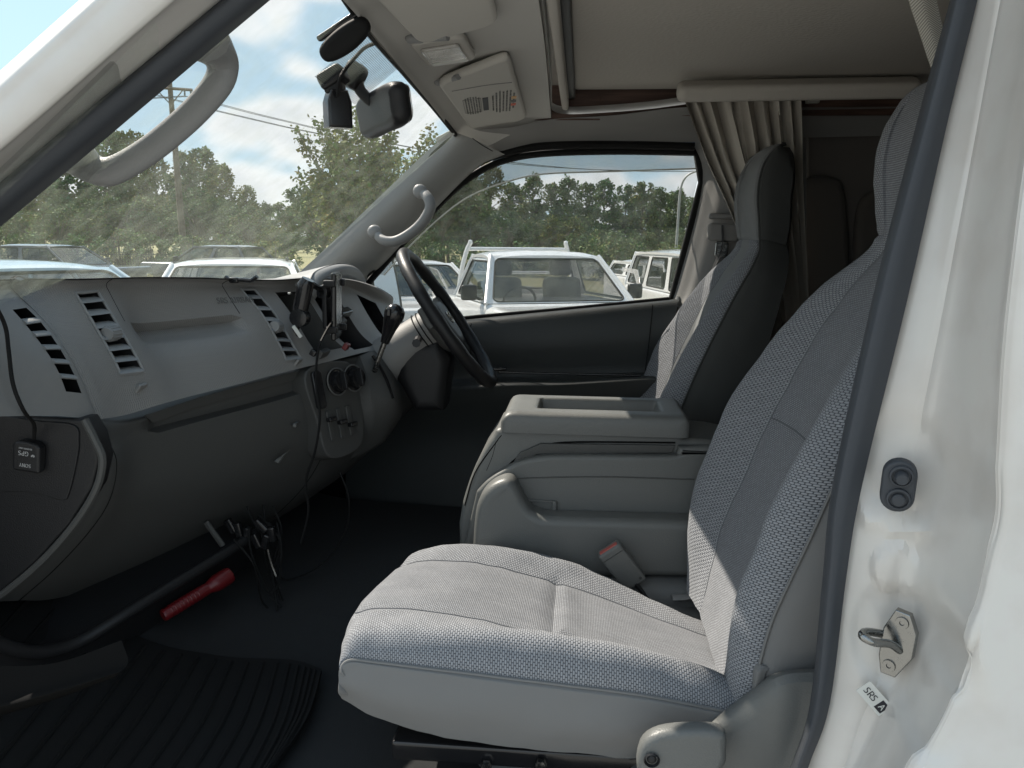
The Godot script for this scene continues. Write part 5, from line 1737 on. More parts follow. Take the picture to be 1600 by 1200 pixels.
	b.rbox(xf * Vector3(0, 0.032, 0.0125), Vector3(0.044, 0.0012, 0.001), 0.0004, xf.basis)
	obj("case_mark", b, M.charcoal, k)
	b = Bld.new()
	b.lathe([Vector2(0.0, 0.0015), Vector2(0.003, 0.001), Vector2(0.0035, 0.0)], xf * Transform3D(Basis(Vector3.RIGHT, PI / 2), Vector3(0.016, -0.035, 0.0115)), 10)
	obj("rivet", b, M.charcoal, k)
	b = Bld.new()
	b.tube([xf * Vector3(0, -0.04, 0), xf * Vector3(0, -0.12, 0)], 0.016, 8, false, Vector2(1.0, 0.3))
	obj("stalk", b, M.belt_dark, k)
	# seat hinge strap
	b = Bld.new()
	b.tube(spline([Vector3(0.183, 0.957, -1.36), Vector3(0.212, 0.961, -1.36), Vector3(0.231, 0.974, -1.36), Vector3(0.239, 0.996, -1.36)], 4), 0.012, 8, false, Vector2(1.0, 0.3))
	tag(obj("hinge_cover", b, M.grey_light), "pale curved plastic hinge cover between cushion and backrest", "hinge cover")

func dedupe(p: Array) -> Array:
	var out := []
	for q in p:
		if out.is_empty() or q.distance_to(out[out.size() - 1]) > 0.001:
			out.append(q)
	return out

# ---------- smaller things in the cab
func grab_handle(path: Array, rads: Array, label: String, m: Material, ends: Array) -> Node3D:
	var h := thing("grab_handle", label, "grab handle", path[0])
	var b := Bld.new()
	b.tube(path, rads, 12, false, Vector2(1.0, 0.8))
	obj("grip", b, m, h)
	for e in ends:
		b = Bld.new()
		b.lathe([Vector2(0, 0.014), Vector2(0.012, 0.012), Vector2(0.018, 0.006), Vector2(0.0195, -0.006)], xf_at(e, Vector3(0.6, 0.5, 0).cross(Vector3(0, 0, 1)), Vector3(0.25, -0.15, 1.0)), 16)
		obj("end_cap", b, m, h)
	return h

func visor(label: String, corners: Array, pivot: Array, with_print: bool, sub: Array):
	# corners: near front, near rear, far rear, far front on the headlining
	var v := thing("sun_visor", label, "sun visor", corners[0], "folded sun visors")
	var rows := []
	var b := Bld.new()
	var x: Vector3 = corners[1] - corners[0]
	var y: Vector3 = corners[3] - corners[0]
	var xf := xf_at((corners[0] + corners[2]) / 2, y, x)
	var inv := xf.affine_inverse()
	var poly := []
	for c in corners:
		var q: Vector3 = inv * c
		poly.append(Vector2(q.x, q.y))
	# round the corners
	var round := []
	var n := poly.size()
	for i in n:
		var p: Vector2 = poly[i]
		var a: Vector2 = (poly[(i + n - 1) % n] - p).normalized() * 0.035
		var c: Vector2 = (poly[(i + 1) % n] - p).normalized() * 0.035
		for k in 6:
			var t := k / 5.0
			round.append((p + a) * (1 - t) * (1 - t) + p * 2 * t * (1 - t) + (p + c) * t * t)
	b.slab(round, -0.009, 0.009, 0.008, xf, 5)
	obj("pad", b, M.visor, v)
	b = Bld.new()
	b.tube(pivot, 0.006, 8)
	b.rbox(pivot[0], Vector3(0.03, 0.014, 0.02), 0.006)
	obj("pivot", b, M.grey_light, v)
	if with_print:
		var down := xf.basis.z * (-0.0125 if xf.basis.z.y > 0 else 0.0125)
		var ox: Vector3 = sub[0]
		var ux: Vector3 = (sub[1] - sub[0])
		var uy: Vector3 = (sub[2] - sub[0])
		var zs := -0.0095 if xf.basis.z.y > 0 else 0.0095
		var at := func(p: Vector3) -> Vector3:
			var q: Vector3 = inv * p
			return xf * Vector3(q.x, q.y, zs)
		var o2: Vector3 = at.call(ox)
		var yv: Vector3 = (at.call(sub[2]) - o2).normalized()
		var nd: Vector3 = xf.basis.z * (-1.0 if xf.basis.z.y > 0 else 1.0)
		var px := Transform3D(Basis(yv.cross(nd), yv, nd), o2)
		px.basis.y *= 2.4
		# letters face down into the cab
		b = Bld.new()
		b.slab([Vector2(0.040, -0.028), Vector2(0.053, -0.028), Vector2(0.053, 0.030), Vector2(0.040, 0.030)], -0.0006, 0.0006, 0.0, px)
		obj("warning_block", b, M.ink, v)
		b = Bld.new()
		for e in [[-0.004, -0.03, 0.036, 0.031]]:
			var pts := [px * Vector3(e[0], e[1], 0), px * Vector3(e[2], e[1], 0), px * Vector3(e[2], e[3], 0), px * Vector3(e[0], e[3], 0)]
			b.tube(pts, 0.0006, 4, true)
		obj("print_frame", b, M.ink_grey, v)
		var words := ["AIRBAG", "WARNING", "CHILDREN SIT", "IN THE BACK", "SEAT BELTS ON", "NO REAR FACING", "CHILD SEAT", "IN FRONT", "SEE MANUAL", "SIT BACK", "FROM AIRBAG"]
		for k in 6:
			text("print_line", words[k + 2] + " " + words[k + 4] + " " + words[k], 0.0043, M.ink_grey, v, px * Transform3D(Basis(Vector3.BACK, PI / 2), Vector3(0.002 + 0.006 * k, 0, 0)))
		for k in 7:
			text("print_line", words[k] + " " + words[k + 3] + " " + words[k + 1], 0.0050, M.ink_grey, v, px * Transform3D(Basis(Vector3.BACK, PI / 2), Vector3(0.064 + 0.008 * k, 0, 0)))
		for k in 3:
			b = Bld.new()
			b.rbox(px * Vector3(0.112, -0.018 + 0.016 * k, 0), Vector3(0.012, 0.010, 0.0012), 0.0005, px.basis)
			obj("print_mark", b, [M.orange, M.ink_grey, M.amber][k], v)
		b = Bld.new()
		b.tube(spline([px * Vector3(-0.022, 0.075, 0), px * Vector3(0.05, 0.080, 0.0), px * Vector3(0.105, 0.078, 0)], 6), 0.0012, 6)
		obj("visor_seam", b, M.grey, v)
	return v

func make_cab_things():
	var b := Bld.new()
	# handles on both windscreen pillars
	var path := spline([Vector3(-0.425, 1.819, -0.88), Vector3(-0.427, 1.815, -0.91), Vector3(-0.428, 1.804, -0.93), Vector3(-0.435, 1.782, -0.93), Vector3(-0.469, 1.748, -0.93), Vector3(-0.516, 1.713, -0.93), Vector3(-0.554, 1.691, -0.93), Vector3(-0.581, 1.681, -0.93), Vector3(-0.602, 1.686, -0.93), Vector3(-0.607, 1.697, -0.91), Vector3(-0.597, 1.703, -0.88)], 5)
	var rads := []
	for i in path.size():
		var t := absf(i / float(path.size() - 1) - 0.5) * 2.0
		rads.append(lerpf(0.0165, 0.03, pow(t, 3)))
	grab_handle(path, rads, "large pale grey grab handle looping off the near windscreen pillar", M.grey_light, [])
	path = spline([Vector3(-0.439, 1.737, -2.12), Vector3(-0.414, 1.719, -2.09), Vector3(-0.405, 1.69, -2.08), Vector3(-0.427, 1.651, -2.08), Vector3(-0.462, 1.621, -2.08), Vector3(-0.501, 1.602, -2.08), Vector3(-0.538, 1.605, -2.09), Vector3(-0.569, 1.627, -2.12)], 5)
	rads = []
	for i in path.size():
		rads.append(0.0155)
	grab_handle(path, rads, "small grey grab handle on the far pillar beyond the wheel", M.grey_light, [Vector3(-0.438, 1.735, -2.105), Vector3(-0.565, 1.627, -2.105)])
	# visors, lamp
	visor("grey sun visor folded up at the near side of the ceiling lamp", [Vector3(-0.271, 1.922, -1.31), Vector3(-0.138, 1.945, -1.28), Vector3(-0.13, 1.943, -0.85), Vector3(-0.285, 1.918, -0.85)], [Vector3(-0.279, 1.925, -1.314), Vector3(-0.22, 1.92, -1.288)], false, [])
	visor("grey sun visor with printed airbag warning, beyond the ceiling lamp", [Vector3(-0.3, 1.921, -1.623), Vector3(-0.143, 1.945, -1.501), Vector3(-0.155, 1.934, -2.138), Vector3(-0.317, 1.91, -2.349)], [Vector3(-0.297, 1.925, -1.656), Vector3(-0.25, 1.92, -1.584)], true, [Vector3(-0.278, 1.914, -1.869), Vector3(-0.176, 1.926, -1.868), Vector3(-0.259, 1.916, -1.69)])
	var lamp := thing("ceiling_lamp", "small unlit interior lamp with clear lens between the sun visors", "lamp", Vector3(-0.263, 1.94, -1.493))
	var xf := xf_at(Vector3(-0.250, 1.935, -1.425), Vector3(1, 0.13, 0), Vector3(0, 0, 1))
	b = Bld.new()
	b.slab(rrect(0.092, 0.165, 0.02), -0.008, 0.008, 0.006, xf)
	obj("housing", b, M.visor, lamp)
	b = Bld.new()
	var zz := -1.0 if xf.basis.z.y > 0 else 1.0
	b.slab(rrect(0.068, 0.09, 0.008), 0.0075 * zz, 0.015 * zz, 0.004, xf * Transform3D(Basis.IDENTITY, Vector3(0, 0.012, 0)))
	obj("lens", b, M.clear_plastic, lamp)
	b = Bld.new()
	b.slab(rrect(0.068, 0.02, 0.004), 0.005 * zz, 0.013 * zz, 0.003, xf * Transform3D(Basis.IDENTITY, Vector3(0, -0.052, 0)))
	obj("switch_bar", b, M.label_white, lamp)
	b = Bld.new()
	b.slab(rrect(0.06, 0.07, 0.004), 0.006 * zz, 0.0095 * zz, 0.001, xf * Transform3D(Basis.IDENTITY, Vector3(0, 0.012, 0)))
	obj("reflector", b, M.chrome, lamp)
	# rear view mirror on its arm
	var mr := thing("rear_view_mirror", "dark rear view mirror on a bent arm under the windscreen head", "mirror", Vector3(-0.398, 1.88, -1.38))
	b = Bld.new()
	xf = xf_at(Vector3(-0.339, 1.825, -1.38), Vector3(-0.50, 0.0, -0.86), Vector3(-0.12, 1, 0.12))
	b.slab(spline([Vector2(-0.105, 0.03), Vector2(0, 0.036), Vector2(0.105, 0.034), Vector2(0.115, 0.0), Vector2(0.10, -0.034), Vector2(0, -0.036), Vector2(-0.10, -0.034), Vector2(-0.115, 0)], 5, true), -0.03, 0.004, 0.014, xf, 4)
	obj("housing", b, M.black, mr)
	b = Bld.new()
	b.slab(spline([Vector2(-0.098, 0.026), Vector2(0, 0.031), Vector2(0.098, 0.029), Vector2(0.108, 0.0), Vector2(0.094, -0.029), Vector2(0, -0.031), Vector2(-0.094, -0.029), Vector2(-0.108, 0)], 5, true), 0.003, 0.0055, 0.001, xf)
	obj("mirror_glass", b, M.chrome, mr)
	b = Bld.new()
	b.tube(spline([Vector3(-0.397, 1.882, -1.38), Vector3(-0.391, 1.861, -1.38), Vector3(-0.382, 1.849, -1.38), Vector3(-0.371, 1.84, -1.38), Vector3(-0.36, 1.838, -1.38)], 5), 0.010, 10)
	b.rbox(Vector3(-0.4, 1.882, -1.38), Vector3(0.035, 0.045, 0.04), 0.01, Basis(Vector3.BACK, -0.5))
	obj("arm", b, M.black, mr)
	# dash camera and its lead
	var dc := thing("dash_camera", "small black dash camera hanging on the windscreen, with a cable", "camera", Vector3(-0.404, 1.876, -1.31))
	b = Bld.new()
	xf = xf_at(Vector3(-0.4, 1.809, -1.28), Vector3(0.8, 0.02, -0.6), Vector3(0.02, 1, 0))
	b.slab([Vector2(-0.020, 0.012), Vector2(-0.014, 0.030), Vector2(0.014, 0.030), Vector2(0.020, 0.012), Vector2(0.020, -0.028), Vector2(-0.020, -0.028)], -0.016, 0.016, 0.004, xf)
	obj("case", b, M.gloss_black, dc)
	b = Bld.new()
	b.rbox(Vector3(-0.403, 1.843, -1.28), Vector3(0.03, 0.02, 0.03), 0.006)
	b.rbox(Vector3(-0.405, 1.858, -1.28), Vector3(0.045, 0.028, 0.04), 0.008, Basis(Vector3.BACK, 0.5))
	obj("mount", b, M.black, dc)
	b = Bld.new()
	b.tube(spline([Vector3(-0.393, 1.827, -1.26), Vector3(-0.386, 1.849, -1.25), Vector3(-0.379, 1.868, -1.26), Vector3(-0.367, 1.891, -1.28), Vector3(-0.352, 1.904, -1.28), Vector3(-0.334, 1.911, -1.28)], 5), 0.003, 6)
	obj("cable", b, M.rubber_black, dc)
	var tg := thing("windscreen_sensor", "rounded black sensor pod stuck high on the windscreen", "sensor", Vector3(-0.353, 1.893, -1.18))
	b = Bld.new()
	xf = xf_at(Vector3(-0.33, 1.872, -1.1), Vector3(-0.306, 1.886, -1.1) - Vector3(-0.355, 1.857, -1.1), Vector3(0.3, 1, 0.2))
	b.slab(spline([Vector2(-0.036, 0.008), Vector2(0.0, 0.016), Vector2(0.036, 0.012), Vector2(0.036, -0.008), Vector2(0.0, -0.017), Vector2(-0.036, -0.012)], 5, true), -0.012, 0.014, 0.009, xf, 4)
	obj("pod", b, M.rubber_black, tg)
	b = Bld.new()
	b.slab(rrect(0.07, 0.008, 0.003), -0.02, 0.0, 0.002, xf * Transform3D(Basis.IDENTITY, Vector3(0.002, 0.019, 0)))
	obj("bracket", b, M.gloss_black, tg)
	# curtain tied back behind the driver's seat: pleats in plan, drawn in towards the tie
	var cu := thing("curtain", "beige pleated curtain hanging gathered behind the driver's seat", "curtain", Vector3(0.415, 1.573, -2.08))
	var rows := []
	var cols := 61
	var lv := [[150, 1064, 1248], [200, 1082, 1250], [260, 1105, 1252], [330, 1138, 1256], [420, 1172, 1262], [520, 1196, 1266], [640, 1204, 1268]]
	for r in lv.size():
		var line := []
		for j in cols:
			var t := float(j) / (cols - 1)
			var amp := 0.018 + 0.006 * sin(r * 0.7)
			var wob := amp * sin(t * 52.0 + 2.6 * sin(t * 6.0 + 0.5) + r * 0.12) + 0.007 * sin(t * 97.0 + r)
			var px: Vector3 = curtain_point(lv[r][0], lerpf(lv[r][1], lv[r][2], t))
			line.append(px + Vector3(0, 0, wob))
		rows.append(line)
	b = Bld.new()
	b.thick(grid(rows, 5, 1), Vector3(0.001, 0, -0.003))
	obj("cloth", b, M.curtain, cu, 80.0)
	# driver's belt: upper anchor, tongue and webbing
	var db := thing("driver_seat_belt", "dark seat belt hanging from the pillar beside the driver's seat", "seat belt", Vector3(0.365, 1.571, -2.17))
	b = Bld.new()
	b.rbox(Vector3(0.373, 1.677, -2.17), Vector3(0.07, 0.016, 0.02), 0.007)
	b.slab(rrect(0.085, 0.048, 0.012), -0.008, 0.010, 0.007, xf_at(Vector3(0.378, 1.634, -2.165), Vector3(1, -0.05, 0), Vector3(0, 1, 0)))
	obj("anchor_cover", b, M.grey, db)
	b = Bld.new()
	b.slab(rrect(0.035, 0.042, 0.006), -0.003, 0.003, 0.002, xf_at(Vector3(0.373, 1.589, -2.15), Vector3(1, -0.05, 0), Vector3(0, 1, 0)))
	obj("tongue", b, M.steel, db)
	b = Bld.new()
	b.tube(spline([Vector3(0.372, 1.653, -2.16), Vector3(0.373, 1.589, -2.16), Vector3(0.342, 1.502, -2.16), Vector3(0.308, 1.397, -2.16), Vector3(0.275, 1.272, -2.16), Vector3(0.255, 1.143, -2.16)], 5), 0.022, 8, false, Vector2(0.10, 1.0), Vector3(0, 0, 1))
	obj("webbing", b, M.belt_dark, db)
	# passenger's belt webbing by the near pillar
	b = Bld.new()
	var web := [
		[Vector3(0.315, 1.887, -0.885), Vector3(0.326, 1.885, -0.88), Vector3(0.341, 1.885, -0.882)],
		[Vector3(0.328, 1.85, -0.885), Vector3(0.339, 1.848, -0.88), Vector3(0.354, 1.849, -0.882)],
		[Vector3(0.342, 1.818, -0.885), Vector3(0.351, 1.817, -0.88), Vector3(0.364, 1.819, -0.882)],
		[Vector3(0.357, 1.784, -0.885), Vector3(0.365, 1.784, -0.88), Vector3(0.378, 1.785, -0.882)],
		[Vector3(0.375, 1.749, -0.885), Vector3(0.383, 1.748, -0.88), Vector3(0.395, 1.749, -0.882)]]
	b.thick(grid(web, 5, 4), Vector3(0, 0, -0.0015))
	tag(obj("passenger_seat_belt", b, M.webbing), "beige herringbone seat belt webbing by the near door pillar", "seat belt")
	# phone holder on the dashboard
	var ph := thing("phone_holder", "black articulated phone holder on the middle of the dashboard", "phone holder", Vector3(-0.602, 1.4, -1.66))
	b = Bld.new()
	b.tube([Vector3(-0.614, 1.427, -1.64), Vector3(-0.607, 1.458, -1.64), Vector3(-0.594, 1.507, -1.64), Vector3(-0.588, 1.519, -1.64)], [0.014, 0.017, 0.018, 0.014], 12)
	b.lathe([Vector2(0, 0.006), Vector2(0.019, 0.004), Vector2(0.021, -0.02)], Transform3D(Basis(Vector3.RIGHT, PI / 2), Vector3(-0.608, 1.436, -1.625)), 16)
	obj("arm", b, M.gloss_black, ph)
	b = Bld.new()
	b.tube([Vector3(-0.592, 1.51, -1.66), Vector3(-0.583, 1.489, -1.72)], 0.007, 8)
	b.rbox(Vector3(-0.582, 1.487, -1.72), Vector3(0.03, 0.03, 0.03), 0.01)
	obj("joint", b, M.gloss_black, ph)
	b = Bld.new()
	b.tube([Vector3(-0.622, 1.425, -1.66), Vector3(-0.631, 1.399, -1.66), Vector3(-0.629, 1.385, -1.66)], 0.008, 8)
	obj("foot", b, M.gloss_black, ph)
	b = Bld.new()
	for e in [[-0.035, 0.052], [0.035, 0.052], [-0.035, -0.052], [0.035, -0.052]]:
		b.rbox(Vector3(-0.56, 1.455, -1.73) + Vector3(0.001, e[1], e[0]), Vector3(0.028, 0.016, 0.014), 0.004)
	b.rbox(Vector3(-0.577, 1.454, -1.73), Vector3(0.012, 0.10, 0.05), 0.004)
	obj("clamp", b, M.black, ph)
	b = Bld.new()
	b.rbox(Vector3(-0.616, 1.491, -1.6), Vector3(0.004, 0.004, 0.01), 0.001)
	obj("clip", b, M.label_white, ph)
	b = Bld.new()
	b.rbox(Vector3(-0.61, 1.407, -1.62), Vector3(0.008, 0.03, 0.004), 0.001, Basis(Vector3.BACK, 0.6))
	obj("clip", b, M.label_white, ph)
	var pn := thing("phone", "slim dark phone held edge on in the phone holder", "phone", Vector3(-0.558, 1.393, -1.73))
	b = Bld.new()
	b.rbox(Vector3(-0.557, 1.455, -1.73), Vector3(0.011, 0.152, 0.074), 0.004, Basis(Vector3.UP, 0.12) * Basis(Vector3.BACK, -0.03))
	obj("case", b, M.gloss_black, pn)
	b = Bld.new()
	b.rbox(Vector3(-0.557, 1.455, -1.73) + Vector3(0.006, 0, 0), Vector3(0.002, 0.142, 0.066), 0.001, Basis(Vector3.UP, 0.12) * Basis(Vector3.BACK, -0.03))
	obj("screen", b, M.gloss_black, pn)
	# small black clip lying on the dash top
	b = Bld.new()
	b.tube(spline([Vector3(-0.736, 1.525, -1.56), Vector3(-0.723, 1.518, -1.56), Vector3(-0.701, 1.52, -1.56), Vector3(-0.682, 1.519, -1.56), Vector3(-0.668, 1.527, -1.56)], 5), 0.0055, 8, false, Vector2(1.0, 0.8))
	b.rbox(Vector3(-0.717, 1.519, -1.56), Vector3(0.02, 0.012, 0.016), 0.004)
	tag(obj("cable_clip", b, M.gloss_black), "small black two ended clip lying on the dashboard top", "clip")
	# thin lead running up the windscreen at the near end
	# charging lead from the socket down past the glovebox
	b = Bld.new()
	b.tube(spline([Vector3(-0.555, 1.425, -1.7), Vector3(-0.561, 1.401, -1.66), Vector3(-0.558, 1.369, -1.6), Vector3(-0.558, 1.3, -1.58), Vector3(-0.545, 1.235, -1.56), Vector3(-0.555, 1.16, -1.55), Vector3(-0.577, 1.096, -1.55), Vector3(-0.575, 1.024, -1.55), Vector3(-0.591, 0.954, -1.54)], 6), 0.0028, 6)
	tag(obj("charging_lead", b, M.rubber_black), "black charging lead hanging down the dashboard from the phone holder", "cable")
	# satellite receiver on its adhesive pad, with lead
	b = Bld.new()
	b.slab(spline([Vector2(-0.952, 1.323), Vector2(-0.826, 1.322), Vector2(-0.772, 1.317), Vector2(-0.767, 1.293), Vector2(-0.773, 1.262), Vector2(-0.791, 1.208), Vector2(-0.805, 1.196), Vector2(-0.859, 1.207), Vector2(-0.966, 1.214)], 4, true), -1.098, -1.095, 0.001)
	tag(obj("adhesive_pad", b, M.black), "thin dark adhesive pad on the end of the dashboard", "pad")
	var gp := thing("satellite_receiver", "small square black receiver puck with white lettering upside down", "receiver", Vector3(-0.847, 1.239, -1.09))
	xf = xf_at(Vector3(-0.844, 1.268, -1.088), Vector3(-0.821, 1.265, -1.088) - Vector3(-0.866, 1.271, -1.088), Vector3(-0.12, 1, 0))
	b = Bld.new()
	b.slab([Vector2(-0.022, 0.018), Vector2(-0.017, 0.023), Vector2(-0.009, 0.0255), Vector2(0.0, 0.026), Vector2(0.009, 0.0255), Vector2(0.017, 0.023), Vector2(0.022, 0.018), Vector2(0.022, -0.020), Vector2(0.019, -0.023), Vector2(-0.019, -0.023), Vector2(-0.022, -0.020)], -0.006, 0.010, 0.004, xf)
	obj("case", b, M.black, gp)
	var flip := Transform3D(Basis(Vector3.BACK, PI), Vector3.ZERO)
	text("lettering", "SONY", 0.0075, M.silver_print, gp, xf * Transform3D(flip.basis, Vector3(0.0, -0.012, 0.0105)))
	text("lettering", "GPS", 0.0095, M.silver_print, gp, xf * Transform3D(flip.basis, Vector3(-0.003, 0.007, 0.0105)))
	text("lettering", "RECEIVER UNIT", 0.003, M.silver_print, gp, xf * Transform3D(flip.basis, Vector3(0.0, 0.015, 0.0105)))
	b = Bld.new()
	b.tube([xf * Vector3(0.010, 0.004, 0.0105), xf * Vector3(0.013, 0.007, 0.0105)], 0.0012, 5)
	b.tube([xf * Vector3(0.0135, 0.0035, 0.0105), xf * Vector3(0.0145, 0.006, 0.0105)], 0.001, 5)
	obj("satellite_mark", b, M.silver_print, gp)
	b = Bld.new()
	b.tube(spline([Vector3(-0.796, 1.543, -0.97), Vector3(-0.788, 1.512, -0.98), Vector3(-0.788, 1.48, -0.995), Vector3(-0.779, 1.447, -0.985), Vector3(-0.77, 1.404, -0.975), Vector3(-0.767, 1.366, -0.985), Vector3(-0.811, 1.327, -1.06), Vector3(-0.831, 1.298, -1.084)], 6), 0.0028, 6)
	obj("lead", b, M.rubber_black, gp)
	# red torch clipped beneath the tray
	var to := thing("torch", "red torch tucked under the parcel tray lip", "torch", Vector3(-0.74, 0.913, -1.36))
	var a := Vector3(-0.78, 0.893, -1.31)
	var e2 := Vector3(-0.7, 0.927, -1.43)
	xf = Transform3D(Basis((e2 - a).normalized().cross(Vector3.UP).normalized(), (e2 - a).normalized(), (e2 - a).normalized().cross(Vector3.UP).normalized().cross((e2 - a).normalized())), a)
	var len := a.distance_to(e2)
	b = Bld.new()
	b.lathe([Vector2(0, 0), Vector2(0.011, 0), Vector2(0.0125, 0.004), Vector2(0.0125, len * 0.62), Vector2(0.0115, len * 0.64), Vector2(0.012, len * 0.66), Vector2(0.016, len * 0.74)], xf, 18)
	obj("barrel", b, M.red_plastic, to)
	b = Bld.new()
	b.lathe([Vector2(0.016, len * 0.74), Vector2(0.0175, len * 0.78), Vector2(0.0175, len * 0.97), Vector2(0.016, len), Vector2(0.0, len)], xf, 18)
	obj("head", b, M.red_plastic, to)
	b = Bld.new()
	for k in 8:
		b.lathe([Vector2(0.0125, len * (0.1 + 0.055 * k)), Vector2(0.0133, len * (0.11 + 0.055 * k)), Vector2(0.0125, len * (0.12 + 0.055 * k))], xf, 18)
	obj("grip_rings", b, M.red_plastic, to)
	# bundle of plugs and leads under the dash
	var bu := thing("wire_bundle", "tangle of black plugs and leads hanging under the dashboard", "cables", Vector3(-0.649, 0.895, -1.5))
	b = Bld.new()
	var rng := RandomNumberGenerator.new()
	rng.seed = 3
	for k in 8:
		var s := Vector3(-0.671, 1.009, -1.5) + Vector3(rng.randf_range(-0.05, 0.05), rng.randf_range(-0.02, 0.03), rng.randf_range(-0.05, 0.05))
		var t := Vector3(-0.623, 0.838, -1.5) + Vector3(rng.randf_range(-0.02, 0.02), rng.randf_range(-0.05, 0.03), rng.randf_range(-0.03, 0.03))
		b.tube(spline([s, s.lerp(t, 0.3) + Vector3(rng.randf_range(-0.03, 0.04), 0.0, 0.01), s.lerp(t, 0.7) + Vector3(rng.randf_range(-0.02, 0.02), -0.02, 0), t], 6), 0.0022, 6)
	b.tube(spline([Vector3(-0.52, 1.104, -1.6), Vector3(-0.5, 1.039, -1.6), Vector3(-0.51, 0.964, -1.6), Vector3(-0.564, 0.885, -1.6), Vector3(-0.64, 0.843, -1.6), Vector3(-0.669, 0.849, -1.6)], 6), 0.0018, 6)
	obj("leads", b, M.rubber_black, bu)
	for e in [[360, 822, 0.5], [372, 828, 0.2], [386, 835, -0.2], [400, 845, 0.4], [415, 846, -0.3], [425, 835, 0.1], [408, 822, 0.8]]:
		b = Bld.new()
		b.rbox(un_plug(e[0], e[1]), Vector3(0.016, 0.034, 0.014), 0.004, Basis(Vector3.BACK, e[2]))
		obj("plug", b, M.gloss_black, bu)
	for e in [[437, 985, 0.15, 0.05], [447, 990, 0.1, 0.06], [430, 1030, -0.1, 0.07]]:
		b = Bld.new()
		b.rbox(un_plug(e[0], e[1]), Vector3(0.017, e[3], 0.02), 0.005, Basis(Vector3.BACK, -e[2]))
		obj("plug", b, M.gloss_black, bu)
	b = Bld.new()
	b.tube([un_plug(428, 1040), un_plug(424, 1054)], 0.004, 8)
	obj("plug_tip", b, M.chrome, bu)
	b = Bld.new()
	b.tube(spline([un_plug(418, 858), un_plug(424, 880), un_plug(432, 900)], 5), 0.003, 6)
	obj("silver_lead", b, M.steel, bu)
	# ribbed rubber floor mat
	var mt := thing("floor_mat", "black ribbed rubber mat on the passenger's floor", "floor mat", Vector3(-0.7, 0.81, -1.2))
	b = Bld.new()
	var mg := grid([
		[Vector3(-0.98, 0.90, -0.93), Vector3(-0.80, 0.83, -0.93), Vector3(-0.62, 0.825, -0.94), Vector3(-0.47, 0.825, -0.95), Vector3(-0.44, 0.825, -1.0)],
		[Vector3(-1.0, 0.96, -1.1), Vector3(-0.82, 0.84, -1.1), Vector3(-0.63, 0.83, -1.1), Vector3(-0.48, 0.83, -1.1), Vector3(-0.43, 0.832, -1.12)],
		[Vector3(-1.03, 1.0, -1.3), Vector3(-0.84, 0.86, -1.3), Vector3(-0.66, 0.835, -1.28), Vector3(-0.52, 0.835, -1.28), Vector3(-0.45, 0.838, -1.25)]], 10, 10)
	b.thick(mg, Vector3(0, -0.008, 0))
	obj("sheet", b, M.rubber_black, mt)
	b = Bld.new()
	for k in 19:
		var line := []
		for i in range(1, mg.size() - 1):
			var j := 2 + k * 2
			line.append(mg[i][mini(j, 39)] + Vector3(0, 0.001, 0))
		b.tube(line, 0.004, 5)
	var ribs := obj("ribs", b, M.rubber_black, mt)
	ribs.set_meta("kind", "stuff")

func un_plug(px: float, py: float) -> Vector3:
	# the hanging bundle lies in one upright plane under the dash
	var o := Vector3(-0.673, 0.966, -1.5)
	var ux := (Vector3(-0.534, 0.973, -1.5) - o) / 100.0
	var uy := (Vector3(-0.681, 0.82, -1.5) - o) / 100.0
	return o + ux * (px - 400.0) + uy * (py - 850.0)

func curtain_point(py: float, px: float) -> Vector3:
	var o := Vector3(0.389, 1.735, -2.08)
	var ux := (Vector3(0.549, 1.735, -2.08) - o) / 100.0
	var uy := (Vector3(0.399, 1.573, -2.08) - o) / 100.0
	return o + ux * (px - 1150.0) + uy * (py - 300.0)

